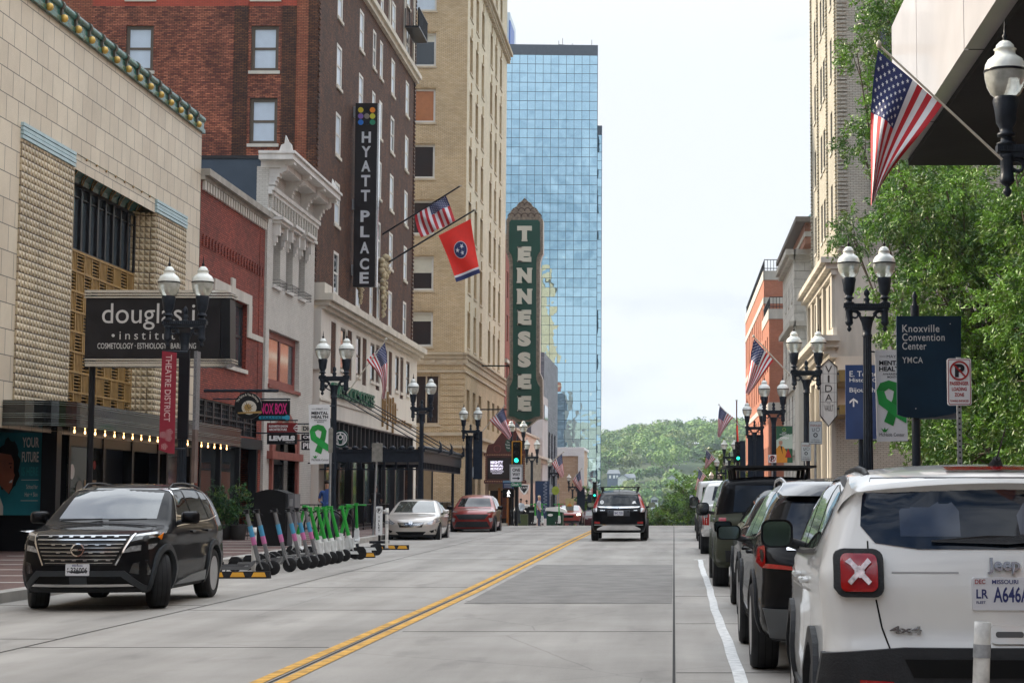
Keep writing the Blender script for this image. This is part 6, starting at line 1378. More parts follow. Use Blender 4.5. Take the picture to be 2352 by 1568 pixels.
# marquee of the theatre
T = thing('theatre_marquee', 'dark red bulb edged theatre marquee with lit message board', 'marquee', P(1170, 1110, Y=138)); p = PX(136.0)
mb = MB(); maroon = M('marquee_maroon', (.085, .018, .014), .4, var=.2)
board(mb, p.f, 1114, 1206, 1046, 1104, -5, 0, 0)
x0, z0 = p.f.px(1114, 1108); x1, z1 = p.f.px(1206, 1042)
mb.add([(x1, 136, z0), (x1 + 1.0, 138.5, z0), (x1 + 1.0, 138.5, z1 - .3), (x1, 136, z1), (x1, 141, z0), (x1, 141, z1)], [(0, 1, 2, 3), (0, 1, 4), (3, 2, 5), (1, 4, 5, 2)], 2)
crest = [(1116, 1046), (1118, 1030), (1122, 1021), (1134, 1018), (1141, 1008), (1150, 996), (1160, 985), (1172, 992), (1184, 988), (1192, 1004), (1198, 1012), (1200, 1028), (1206, 1032), (1207, 1046)]
p.slab(mb, crest, -.3, 0, 0); p.slab(mb, rrect(1112, 1209, 1040, 1047, 2), -.5, .15, 0); p.slab(mb, rrect(1112, 1209, 1102, 1110, 2), -.5, .2, 0)
part('housing', mb, [maroon, maroon, M('cream_marquee_side', (.42, .36, .28), .5, var=.2)], T)
mb = MB()
for q in ring(1142, 1030, 7, 9, 18) + ring(1192, 1030, 5, 7, 16): p.slab(mb, q, 0, .08)
for u in range(1116, 1206, 4): p.slab(mb, circ(u, 1044, 1.1, 6), .15, .2, 1); p.slab(mb, circ(u, 1105, 1.1, 6), .2, .25, 1)
for v in range(1048, 1102, 4): p.slab(mb, circ(1116, v, 1.1, 6), .02, .06, 1); p.slab(mb, circ(1204, v, 1.1, 6), .02, .06, 1)
part('scrollwork', mb, [M('scroll_red', (.16, .03, .02), .4), M('marquee_bulb', (.6, .35, .2), .4, var=0)], T)
mb = MB(); p.slab(mb, circ(1168, 1022, 8, 20, 15), 0, .06, 0); p.t(mb, 'The', 1164, 1171, 1013, 1017, 1, .08); p.t(mb, 'Tennessee', 1161, 1175, 1019, 1023, 1, .08); p.t(mb, 'Theatre', 1163, 1174, 1026, 1030, 1, .08); part('oval_plaque', mb, [theatre_green, white_letter], T)
mb = MB(); board(mb, p.f, 1120, 1200, 1051, 1099, 0, .05, 0); part('message_board', mb, [M('dark_led_board', (.03, .022, .022), .4, var=.1)], T)
mb = MB()
for s_, v in (('MIGHTY', 1058), ('MUSICAL', 1065.5), ('MONDAY', 1073)): p.t(mb, s_, 1127, 1156, v, v + 6.2, 0, .07, bold=.05)
p.t(mb, 'FEATURING WURLITZER ORGANIST', 1127, 1157, 1081, 1083.5, 0, .07); p.t(mb, 'FREDDIE BRABSON', 1131, 1153, 1085, 1087.5, 0, .07); part('lettering', mb, [M('lit_white_letter', (.8, .75, .85), .5, var=0, emit=(.85, .8, 1), estr=.6)], T)
T = thing('theatre_entrance', 'orange lit brick theatre entrance under the marquee', 'entrance', (-15, 138, gz(138))); mb = MB()
q0 = P(1118, 1205, Y=137.5)
for (u0, u1, v0, m) in ((1110, 1118, 1108, 0), (1140, 1146, 1120, 1), (1160, 1165, 1120, 1), (1175, 1180, 1125, 0)):
    board(mb, p.f, u0, u1, v0, 1212, -1.5, -1.1, m)
board(mb, p.f, 1118, 1176, 1110, 1126, -1.5, -1.2, 2); board(mb, p.f, 1118, 1180, 1112, 1212, -2.4, -2.2, 3); board(mb, p.f, 1146, 1160, 1130, 1190, -2.1, -2.0, 4)
part('entrance_frame', mb, [pinkst, M('glowing_orange_post', (.45, .17, .03), .5, var=.1), M('tan_lintel', (.4, .3, .18), .7), M('deep_brown_doors', (.03, .018, .012), .4), brick('entry_brick', (.22, .07, .045), (.28, .09, .05), (.15, .1, .08), .5, .18, .02)], T)

# ================================================================ traffic signals and corner signs
amber = M('signal_yellow_edge', (.62, .28, .01), .5, var=.05); sigblk = M('signal_black', (.008, .008, .009), .4, var=0); lit = M('lit_green_lens', (.1, .8, .6), .3, var=0, emit=(.02, 1.0, .62), estr=1.6); off_ = M('dark_lens', (.03, .025, .02), .3, var=0)
def signal(label, Y, u0, u1, v0, v1, edge=True, post_to=1212):
    T = thing('traffic_light', label, 'traffic light', P((u0 + u1) / 2, v1, Y=Y)); p = PX(Y); cu = (u0 + u1) / 2; w = u1 - u0; h = v1 - v0
    mb = MB()
    if edge: board(mb, p.f, u0, u1, v0, v1, -.03, 0, 0, .06)
    board(mb, p.f, u0 + w * .12, u1 - w * .12, v0 + h * .04, v1 - h * (.0 if edge else .02), -.02, .03, 1, .03); board(mb, p.f, cu - w * .26, cu + w * .26, v0 + h * .07, v1 - h * .03, 0, .25, 1, .05); part('housing', mb, [amber, sigblk], T)
    for i in range(3):
        cy = v0 + h * (.2 + .3 * i); mb = MB(); p.slab(mb, circ(cu, cy, w * .20, 18), .24, .29); part('lens', mb, [lit if i == 2 else off_], T)
        mb = MB()
        for q in ring(cu, cy, w * .205, w * .235, 16, 180, 360): p.slab(mb, q, .25, .45)
        part('visor', mb, [sigblk], T)
    mb = MB(); a, z = p.f.px(cu, v1); mb.tube((a, Y + .05, gz(Y)), (a, Y + .05, z + .1), .09, n=10); part('post', mb, [black_paint], T); return T, p
T, p = signal('yellow edged traffic light showing green before the theatre marquee', 100, 1175, 1199, 1012, 1068)
T = thing('street_sign', 'white one way arrow sign under the yellow edged traffic light', 'sign', P(1186, 1110, Y=99.6)); p = PX(99.4); mb = MB()
board(mb, p.f, 1170, 1201, 1066, 1104, -.04, -.02, 1); board(mb, p.f, 1173, 1198, 1072, 1106, -.02, .0, 0, .04); part('sign_face', mb, [white_sign, steel], T); mb = MB()
p.t(mb, 'ONE', 1177, 1195, 1075, 1082.5, 0, .015, bold=.03); p.t(mb, 'WAY', 1177, 1195, 1085, 1092.5, 0, .015, bold=.03); p.poly(mb, [(1177, 1096.5), (1189, 1096.5), (1189, 1094), (1195, 1097.8), (1189, 1102), (1189, 1099), (1177, 1099)], 0, .015); part('lettering', mb, [inkb], T)
T = thing('street_sign', 'small green street name sign below the one way sign', 'sign', P(1186, 1118, Y=99.2)); mb = MB(); board(mb, p.f, 1173, 1198, 1107, 1117, -.02, .0, 0); part('sign_face', mb, [M('street_sign_green', (.01, .22, .10), .4, var=.05)], T); mb = MB(); p.t(mb, 'Clinch', 1175, 1191, 1109, 1115, 0, .01, bold=.02); p.t(mb, 'AV', 1193, 1197, 1109, 1112, 0, .01); part('lettering', mb, [white_letter], T)
T = thing('pedestrian_signal', 'walk signal with lit white walking figure beside the green street name sign', 'signal', P(1166, 1140, Y=100)); p = PX(100); mb = MB(); board(mb, p.f, 1155, 1181, 1122, 1142, -.1, .15, 0, .05); part('housing', mb, [sigblk], T); mb = MB()
p.poly(mb, circ(1169, 1127, 1.6, 10), 0, .17)
for pts_ in ([(1169, 1129), (1168, 1134)], [(1168, 1134), (1166, 1140)], [(1168, 1134), (1171, 1140)], [(1169, 1130), (1173, 1132)], [(1169, 1130), (1165, 1132)]):
    for q in strip2(pts_, 1.9): p.poly(mb, q, 0, .17)
part('walking_figure', mb, [M('lit_white_figure', (.9, .9, .9), .5, var=0, emit=(1, 1, 1), estr=1.3)], T)
T = thing('wayfinding_sign', 'small navy direction board with pale header left of the one way sign', 'sign', P(1160, 1120, Y=101)); p = PX(101); mb = MB(); board(mb, p.f, 1155, 1180, 1107, 1121, 0, .05, 0); board(mb, p.f, 1155, 1180, 1103, 1108, 0, .06, 1)
for v in (1111, 1114, 1117): board(mb, p.f, 1158, 1176, v, v + .8, .05, .055, 2)
part('sign_face', mb, [navy, M('pale_blue_header', (.2, .35, .5), .5), white_letter], T); mb = MB(); post(mb, p.f.px(1178, 1100)[0], 101.05, p.f.px(1178, 1103)[1], .05); part('post', mb, [black_paint], T)
signal('black traffic signal facing sideways on the right near the scarlet flag', 99, 1686, 1704, 1012, 1062, False)
signal('small green lit traffic signal far down the hill', 190, 1360, 1372, 1105, 1145, False)
T = thing('sign_back', 'tall dark sign board back hung on the lamp by the tan brick building', 'sign', P(1095, 1000, Y=92)); p = PX(LL4.location.y + .2); mb = MB(); board(mb, p.f, 1068, 1080, 1000, 1140, -.05, 0); board(mb, p.f, 1086, 1108, 990, 1100, -.05, 0); part('panel', mb, [M('dark_navy_back', (.012, .02, .035), .4)], T); mb = MB(); board(mb, p.f, 1078, 1088, 1072, 1096, .0, .03); part('plate', mb, [M('grey_plate', (.3, .32, .33), .5)], T)
T = thing('sign_back', 'tall dark board behind the right lamps above the parked cars', 'sign', P(1733, 1000, Y=92)); p = PX(LR5.location.y + .3); mb = MB(); board(mb, p.f, 1718, 1754, 998, 1120, -.05, 0); board(mb, p.f, 1700, 1712, 1012, 1120, -.05, .0); part('panel', mb, [M('dark_navy_back', (.012, .02, .035), .4)], T)
T = thing('sign_back', 'two dark boards standing in front of the far right trees of the tower foot', 'sign', P(1320, 1140, Y=170)); p = PX(170); mb = MB(); board(mb, p.f, 1325, 1343, 1118, 1200, -.05, 0); board(mb, p.f, 1350, 1358, 1135, 1200, -.05, 0); part('panel', mb, [M('dark_navy_back', (.012, .02, .035), .4)], T)
T = thing('banner', 'tall dark blue banner with white scrollwork right of the marquee', 'banner', P(1250, 1110, Y=124)); p = PX(130); mb = MB(); board(mb, p.f, 1229, 1262, 1104, 1190, -.05, 0); part('cloth', mb, [M('scroll_navy', (.008, .03, .09), .5)], T); mb = MB()
for k in range(9):
    for q in ring(1254, 1108 + k * 8, 1.6, 2.6, 10) + ring(1250, 1112 + k * 8, 1.2, 2.0, 10): p.poly(mb, q, 0, .02)
part('print', mb, [M('pale_scroll', (.35, .4, .5), .5, var=0)], T)
T = thing('shop_sign', 'shield shaped black and white hanging sign under the marquee', 'sign', P(1202, 1110, Y=128)); p = PX(128); mb = MB(); p.slab(mb, [(1191, 1112), (1216, 1112), (1214, 1124), (1208, 1133), (1204, 1136), (1198, 1130), (1193, 1122)], 0, .08); part('sign_face', mb, [white_sign], T); mb = MB(); p.poly(mb, [(1194, 1114), (1213, 1114), (1211, 1123), (1204, 1132), (1196, 1122)], 0, .09); p.t(mb, 'CAFE', 1197, 1211, 1117, 1122, 1, .1); part('print', mb, [inkb, white_letter], T)
T = thing('shop_sign', 'lime green oval sign on a post right of the marquee', 'sign', P(1270, 1125, Y=130)); p = PX(129); mb = MB(); p.slab(mb, circ(1276, 1126, 8.5, 20, 10), 0, .1); part('sign_face', mb, [M('lime_sign', (.30, .38, .04), .5, var=.2)], T); mb = MB(); post(mb, p.f.px(1283, 1100)[0], 129, p.f.px(1283, 1110)[1], .04); part('post', mb, [steel], T)
T = thing('banner', 'small orange visitor banner far down the left pavement', 'banner', P(1307, 1150, Y=128)); p = PX(128); mb = MB(); board(mb, p.f, 1299, 1318, 1144, 1178, 0, .03, 0); p.poly(mb, [(1302, 1178), (1303, 1160), (1309, 1155), (1315, 1162), (1315, 1178)], 1, .035); p.poly(mb, circ(1309, 1153, 2.4, 10), 2, .04); part('cloth', mb, [M('pale_yellow_cloth', (.45, .38, .18), .6), M('banner_orange', (.62, .25, .02), .6), M('banner_skin', (.42, .24, .16), .6)], T)
T = thing('staircase', 'grey outdoor stair rising beside the rose brick shop', 'stair', (-12, 235, gz(235))); mb = MB()
for k in range(12): mb.box(-12.4 + k * .12, -12.4 + (k + 1) * .12, 233, 236, gz(233), gz(233) + 4.6 - k * .38)
part('steps', mb, [M('grey_step', (.2, .2, .2), .8)], T)

# two signs seen from behind on steel posts
for (lab, u0, u1, v0, v1, X) in (('grey back of a parking sign on a leaning steel post beside the parked scooters', 854, 879, 1017, 1060, -9.95), ('narrow grey sign back on a pole overlapping the ribbon banner', 925 - 0, 938, 1000, 1040, -10.3)):
    if 'narrow' in lab: u0, u1, v0, v1, Y = 760 - 0, 772, 983, 1040, 50.5; u0, u1 = 921 * .0 + 929 - 0, 940; u0, u1 = 924 * .812 * 0 + 754, 765
    else: Y = P((u0 + u1) / 2, v0, X=X).y
    T = thing('sign_back', lab, 'sign', P(u0, v1, Y=Y)); p = PX(Y); mb = MB(); board(mb, p.f, u0, u1, v0, v1, 0, .02, 0, .03); part('panel', mb, [M('weathered_plate', (.26, .25, .22), .5, .3, var=.25, scale=8)], T)
    mb = MB(); q = p.f.px((u0 + u1) / 2, v0 - 2); lean = .10 if 'leaning' in lab else 0; mb.tube((q[0] - lean * 1.0, Y + .04, gz(Y) + .1), (q[0], Y + .04, q[1]), .035, n=8); part('post', mb, [steel], T)

# ================================================================ scooters, posts, wheel stops
tyre = M('tyre_rubber', (.018, .018, .019), .75, var=.15, scale=20); sgrey = M('scooter_grey', (.22, .23, .24), .35, .6, var=.1); sgreen = M('scooter_green', (.012, .30, .03), .4, var=.08); swhite = M('scooter_white', (.62, .63, .62), .4, var=.08); sblue = M('label_blue', (.05, .27, .46), .5, var=0); spink = M('label_pink', (.50, .14, .32), .5, var=0)
def wheel_y(mb, x, z, r, w, m=0, mh=1, y=0):
    mb.lathe([(r * .55, -w * .5), (r * .85, -w * .5), (r, -w * .25), (r, w * .25), (r * .85, w * .5), (r * .55, w * .5)], (x, y, z), 20, m, axis='Y'); mb.lathe([(r * .5, -w * .42), (r * .5, w * .42)], (x, y, z), 12, mh, axis='Y')
def scooter(kind):
    """local: wheels along x, front wheel at +x, standing at z = 0"""
    r = thing('scooter', 'x', 'scooter'); g = kind == 'grey'; W = .13
    mb = MB(); wheel_y(mb, .52, W, W, .055); part('front_wheel', mb, [tyre, black_paint], r, world=False); mb = MB(); wheel_y(mb, -.50, W, W, .055); part('rear_wheel', mb, [tyre, black_paint], r, world=False)
    mb = MB(); mb.prism([(-.46, .12), (.26, .12), (.36, .20), (.40, .28), (.35, .28), (.27, .185), (-.42, .185)], lambda a, b: (a, -.085, b), lambda a, b: (a, .085, b), 0)
    mb.prism([(-.62, .20), (-.56, .28), (-.46, .285), (-.36, .23), (-.36, .19), (-.55, .2)], lambda a, b: (a, -.05, b), lambda a, b: (a, .05, b), 1); mb.box(-.36, .2, -.075, .075, .186, .192, 2); part('deck', mb, [sgrey if g else swhite, tyre, tyre], r, world=False)
    mb = MB(); top = Vector((.22, 0, 1.12)); bot = Vector((.44, 0, .26)); m0 = 0
    mb.tube(bot, top, .044 if not g else .038, .034, 12, 0)
    if g:
        mb.tube(bot.lerp(top, .34), bot.lerp(top, .50), .043, .043, 12, 2); mb.tube(bot.lerp(top, .50), bot.lerp(top, .72), .042, .042, 12, 1)
    else: mb.tube(bot.lerp(top, -.02), bot.lerp(top, .30), .075, .055, 10, 3); mb.box(.31, .49, -.055, .055, .22, .46, 3)
    part('stem', mb, [sgrey if g else sgreen, sblue, spink, swhite], r, world=False)
    mb = MB(); 
    for s in (-1, 1): mb.tube((.42, s * .045, .34), (.52, s * .045, .13), .016, n=6)
    mb.box(.40, .46, -.05, .05, .28, .36); part('fork', mb, [sgrey if g else swhite], r, world=False)
    mb = MB(); mb.tube((.20, -.26, 1.12), (.20, .26, 1.12), .013, n=6); mb.tube((.2, -.27, 1.12), (.2, -.16, 1.12), .02, n=6); mb.tube((.2, .16, 1.12), (.2, .27, 1.12), .02, n=6); mb.box(.17, .26, -.05, .05, 1.10, 1.17); mb.tube((.2, .2, 1.1), (.28, .24, 1.06), .008, n=5); part('handlebar', mb, [black_paint if g else sgreen], r, world=False)
    mb = MB(); mb.tube((-.1, -.06, .14), (-.14, -.17, .01), .012, n=5); part('kickstand', mb, [black_paint], r, world=False); return r
protos = {'grey': scooter('grey'), 'green': scooter('green')}; used = set()
def put_scooter(kind, x, y, rz, label, lean=0, z=None):
    o = protos[kind] if kind not in used else copy_tree(protos[kind]); used.add(kind)
    o.location = (x, y, gz(y) if z is None else z); o.rotation_euler = (lean, 0, rz); o.scale = (1.09, 1.09, 1.09); o['label'] = label; o['group'] = 'rental scooters parked at the kerb'; return o
ordn = ['nearest', 'second', 'third', 'fourth', 'fifth', 'sixth']
for i, (x, y) in enumerate(((-8.42, 34.9), (-8.36, 35.5), (-8.3, 36.8), (-8.22, 37.7), (-8.2, 38.5), (-8.15, 39.1))): put_scooter('grey', x, y, R(4 - 3 * (i % 3)), '%s grey scooter of the row with blue and pink stem labels' % ordn[i], R(2 - i % 3))
for i, (x, y) in enumerate(((-8.2, 39.9), (-8.2, 40.7), (-8.15, 41.2), (-8.2, 42.3), (-8.2, 43.7))): put_scooter('green', x, y, R(5 - 4 * (i % 3)), '%s green scooter after the grey ones in the row' % ordn[i], R(3 - 2 * (i % 3)))
put_scooter('green', -8.9, 45.2, R(176), 'green scooter leaning the opposite way at the end of the row', R(-5)); put_scooter('green', -8.0, 43.4, R(-172), 'green scooter with its white deck pointing into the road', 0); put_scooter('green', -8.0, 46.0, R(-150), 'green scooter standing just beyond the one with its deck in the road', 0)
put_scooter('green', -9.1, 52.0, R(92), 'lone green scooter beside the valet sign and flexible post', 0)
for (u, v, lab) in ((1227, 1206, 'far green scooter left of the golf cart canopy at the crossing'), (1243, 1206, 'far green scooter right of the first one at the crossing'), (1282, 1206, 'far green scooter beside the oncoming red car')):
    q = P(u, v, Y=106); put_scooter('green', q.x, 106, R(85), lab, 0, q.z)
# black arches of the bicycle rack
for i, (x, y) in enumerate(((-10.3, 53), (-10.3, 54.5), (-10.3, 56))):
    T = thing('bike_rack', ('nearest', 'middle', 'furthest')[i] + ' black hoop of the bicycle rack behind the green scooters', 'bicycle rack', (x, y, gz(y) + .15), 0, 'bicycle rack hoops behind the scooters'); mb = MB(); mb.path([(-.45 * math.cos(R(t)) * 1.0, 0, .45 + .45 * math.sin(R(t))) for t in range(0, 181, 18)], .028, 8); mb.tube((-.45, 0, 0), (-.45, 0, .45), .028); mb.tube((.45, 0, 0), (.45, 0, .45), .028); part('hoop', mb, [black_paint], T, world=False)
def delineator(label, x, y, h, tilt=0, r=.045, worn=False):
    T = thing('flexible_post', label, 'bollard', (x, y, gz(y)), 0, 'white flexible posts at the kerb'); T.rotation_euler = (0, tilt, 0)
    mb = MB(); mb.lathe([(.13, 0), (.13, .02), (.06, .05)], (0, 0, 0), 16, 1); part('base', mb, [tyre, black_paint], T, world=False)
    mb = MB(); mb.lathe([(r, .04), (r, h * .62)], (0, 0, 0), 18, 0); mb.lathe([(r + .002, h * .62), (r + .002, h * .70)], (0, 0, 0), 18, 1); mb.lathe([(r, h * .70), (r, h * .84)], (0, 0, 0), 18, 0); mb.lathe([(r + .002, h * .84), (r + .002, h * .90)], (0, 0, 0), 18, 1); mb.lathe([(r, h * .90), (r, h), (r * .8, h - .003)], (0, 0, 0), 18, 0)
    part('post', mb, [M('scuffed_white_plastic' if worn else 'white_post_plastic', (.66, .64, .60), .5, var=.55 if worn else .15, scale=9 if worn else 5), M('grey_reflective_band', (.30, .31, .32) if not worn else (.45, .44, .42), .4, var=.4, scale=20)], T, world=False)
delineator('white flexible post at the near end of the scooter row', P(582, 1325, Z=0).x, P(582, 1325, Z=0).y, .93); delineator('white flexible post beyond the scooters before the beige saloon', -7.95, 50.5, 1.15)
delineator('scuffed white flexible post close to the camera before the white car', 1.31, 8.02, .965, R(2.5), .037, True)
yel = M('stop_yellow', (.62, .30, .01), .5, var=.1)
for (lab, x0, x1, y) in (('black and yellow rubber wheel stop beneath the grey scooters', -8.75, -7.55, 34.2), ('black and yellow rubber wheel stop beneath the green scooters', -8.1, -7.3, 44.6), ('black and yellow rubber wheel stop before the beige saloon', -8.35, -7.35, 50.6)):
    T = thing('wheel_stop', lab, 'wheel stop', ((x0 + x1) / 2, y, gz(y)), 0, 'rubber wheel stops'); mb = MB(); g = gz(y); mb.prism([(-.08, 0), (.08, 0), (.05, .13), (-.05, .13)], lambda a, b: (x0, y + a, g + b), lambda a, b: (x1, y + a, g + b)); part('block', mb, [tyre], T); mb = MB()
    for k in range(3):
        c = x0 + (x1 - x0) * (k + .5) / 3; mb.quad((c - .14, y - .077, g + .03), (c + .14, y - .077, g + .03), (c + .10, y - .055, g + .115), (c - .10, y - .055, g + .115))
    part('marking', mb, [yel], T)

# ================================================================ pavement furniture
T = thing('cabinet', 'tall black cabinet with arched top behind the grey scooters', 'cabinet', P(622, 1258, Z=.15)); y = 49; p = PX(49)
mb = MB(); a0, _ = p.f.px(581, 1258); a1, _ = p.f.px(655, 1258); zt_ = p.f.px(600, 1132)[1]; mb.prism([(a0, .15), (a1, .15), (a1, zt_)] + [(a1 + (a0 - a1) * t / 8, zt_ + .10 * math.sin(math.pi * t / 8)) for t in range(1, 8)] + [(a0, zt_)], lambda a, b: (a, 49, b), lambda a, b: (a, 50, b)); part('body', mb, [M('matt_black_cabinet', (.008, .008, .009), .6, var=.1)], T)
mb = MB(); mb.box(a1 + .003, a1 + .2, 49.2, 49.9, .15, zt_ - .02); mb.box(a1 + .05, a1 + .14, 49.19, 49.2, zt_ - .35, zt_ - .15, 1); part('payment_panel', mb, [M('grey_cabinet', (.12, .12, .13), .5), steel], T)
T = thing('fire_hydrant', 'yellow fire hydrant with blue cap behind the scooters', 'hydrant', (-10.35, 49.6, gz(49) + .15)); mb = MB(); mb.lathe([(.17, 0), (.17, .04), (.11, .05), (.11, .5), (.14, .52), (.14, .56)], (0, 0, 0), 16); mb.lathe([(.06, -.17), (.06, .17)], (0, 0, .38), 10, axis='X'); part('barrel', mb, [M('hydrant_yellow', (.42, .29, .04), .5)], T, world=False); mb = MB(); mb.lathe([(.13, .56), (.12, .64), (.07, .70), (.03, .72), (.03, .77)], (0, 0, 0), 14); mb.lathe([(.075, .17), (.075, .21)], (0, 0, .38), 10, axis='X'); part('cap', mb, [M('hydrant_blue', (.02, .12, .38), .4)], T, world=False)
T = thing('valet_sign', 'white upright valet parking sign beside the steel post', 'sign', P(873, 1235, Y=52)); p = PX(52.2); mb = MB(); board(mb, p.f, 863, 879, 1162, 1228, 0, .03, 0, .03); part('sign_face', mb, [white_sign], T); mb = MB(); p.t(mb, 'P', 868, 874, 1168, 1176, 0, .035, bold=.05)
for i, ch in enumerate('VALET'): p.t(mb, ch, 869, 873, 1184 + i * 8, 1190 + i * 8, 0, .035, bold=.02)
for q in ring(871, 1172, 5.2, 6, 16): p.poly(mb, q, 0, .035)
part('lettering', mb, [inkb], T); mb = MB(); a, z = p.f.px(871, 1230); mb.box(a - .25, a + .25, 52, 52.5, gz(52) + .13, gz(52) + .2); mb.box(a - .03, a + .03, 52.21, 52.25, gz(52) + .2, z + .3); part('base', mb, [black_paint], T)
def fence(label, x0, y0, x1, y1, h=1.0, n=None):
    L_ = math.hypot(x1 - x0, y1 - y0); n = n or int(L_ / .16); T = thing('railing', label, 'railing', (x0, y0, gz(y0) + .15), 0, 'black cafe railings on the left pavement'); mb = MB(); z0 = gz(y0) + .15
    for z in (.12, h - .02): mb.tube((x0, y0, z0 + z), (x1, y1, z0 + z), .02, n=5)
    part('rail', mb, [black_paint], T); mb = MB()
    for k in range(n + 1): t = k / n; r_ = .03 if k % 12 == 0 else .009; mb.tube((x0 + (x1 - x0) * t, y0 + (y1 - y0) * t, z0), (x0 + (x1 - x0) * t, y0 + (y1 - y0) * t, z0 + h), r_, n=5)
    part('bars', mb, [black_paint], T)
fence('black cafe railing behind the potted shrubs', -14.6, 55.5, -12.0, 55.5); fence('black cafe railing running along the kerb before the hotel', -11.9, 66, -11.9, 76); fence('black cafe railing between the cabinet and the lamp post', -14.8, 66, -11.9, 66); fence('black cafe railing beyond the hotel marquee', -11.4, 80, -11.4, 93)
potm = M('dark_planter', (.03, .028, .026), .6); shr = [M('shrub_green', (.03, .11, .02), .6, var=.3), M('shrub_dark', (.015, .06, .015), .6, var=.3), leafC]
for i, (u, Y, h, lab) in enumerate(((492, 55.0, 1.35, 'leftmost potted conical shrub before the tea shop window'), (516, 55.2, 1.2, 'middle potted conical shrub before the tea shop window'), (548, 55.0, 1.5, 'rightmost potted conical shrub before the tea shop window'))):
    q = P(u, 1200, Y=Y); T = thing('potted_shrub', lab, 'plant', (q.x, Y, gz(Y) + .15), 0, 'potted shrubs by the cafe railing'); rg = random.Random(40 + i)
    mb = MB(); mb.lathe([(.20, 0), (.26, .42), (.24, .45)], (0, 0, 0), 14); part('planter', mb, [potm], T, world=False)
    bl = [(0, 0, .45 + h * .2, .36, .36, .3), (0, 0, .45 + h * .42, .3, .3, .3), (0, 0, .45 + h * .62, .2, .2, .28), (0, 0, .45 + h * .78, .1, .1, .2)]
    c = link(bpy.data.objects.new('foliage', leaf_mesh('foliage', crown_leaves(rg, bl, 2600, .07, .03, droop=-.5, shell_=.3), shr))); c.parent = T
T = thing('traffic_cart', 'green refuse cart with white rounded canopy at the crossing', 'cart', P(1275, 1205, Y=108)); p = PX(108); mb = MB(); board(mb, p.f, 1255, 1292, 1172, 1206, -1.2, 0, 0); part('body', mb, [M('cart_dark_green', (.012, .05, .03), .5)], T); mb = MB(); p.slab(mb, [(1252, 1172), (1254, 1165), (1280, 1163), (1298, 1170), (1300, 1176)], -1.4, .1); part('canopy', mb, [white_sign], T); mb = MB(); p.slab(mb, circ(1264, 1182, 6, 14, 3), .0, .02); part('emblem', mb, [white_sign], T)
for (lab, u0, u1, v0, Y) in (('black litter bin in front of the standing man', 1213, 1229, 1165, 107), ('black news box at the foot of the theatre entrance', 1173, 1181, 1185, 106)):
    T = thing('litter_bin', lab, 'bin', P(u0, 1208, Y=Y)); p = PX(Y); mb = MB(); board(mb, p.f, u0, u1, v0, 1209, -.7, 0, 0, .05); board(mb, p.f, u0 - 1, u1 + 1, v0 - 2, v0 + 2, -.75, .05, 0); part('body', mb, [black_paint], T); mb = MB(); board(mb, p.f, u0 + 3, u1 - 3, v0 + 7, v0 + 11, 0, .02); part('slot', mb, [steel], T)
T = thing('planter', 'olive green square planter beside the seated people', 'planter', P(1198, 1206, Y=109)); p = PX(109); mb = MB(); board(mb, p.f, 1190, 1212, 1183, 1207, -.9, 0, 0, .04); board(mb, p.f, 1189, 1213, 1181, 1184, -.95, .05, 0); part('box', mb, [M('olive_planter', (.06, .085, .03), .6)], T)
# ================================================================ vehicles
def paint(name, c, metal=.0, rough=.28):
    dk = max(c) < .1; m = M(name, c, .5 if dk else rough, metal, var=.04, scale=1.5, coat=.5 if dk else .8); b = m.node_tree.nodes['Principled BSDF']; b.inputs['Specular IOR Level'].default_value = .03 if dk else .4; b.inputs['Coat IOR'].default_value = 1.28 if dk else 1.42; b.inputs['Coat Roughness'].default_value = .015; return m
carglass = M('car_glass', (.006, .008, .009), .02, var=0, ior=1.5); plastic = M('black_plastic', (.022, .023, .025), .55, var=.15, scale=12, bump=.2, bscale=90); chromec = M('car_chrome', (.70, .70, .70), .12, 1, var=0)
redlens = M('red_lens', (.30, .005, .005), .12, var=.15, scale=25, coat=.6); clearlens = M('clear_lens', (.34, .35, .36), .10, .4, var=.5, scale=22, coat=.8); amberl = M('amber_lens', (.75, .20, .01), .2, var=0); alloy = M('alloy_rim', (.42, .42, .43), .28, .9, var=.05); darkalloy = M('dark_alloy', (.05, .05, .055), .3, .8, var=.05)
plate_w = M('plate_white', (.62, .63, .66), .4, var=.05); plate_ink = M('plate_ink', (.02, .03, .14), .5, var=0); mirrorg = M('mirror_glass_small', (.35, .38, .40), .04, 1, var=0); seam = M('panel_gap', (.004, .004, .004), .8, var=0); lampon = M('lit_headlamp', (1, 1, .9), .3, var=0, emit=(1, .93, .75), estr=6)
def sstep(a, b, x): t = max(0, min(1, (x - a) / (b - a))); return t * t * (3 - 2 * t)
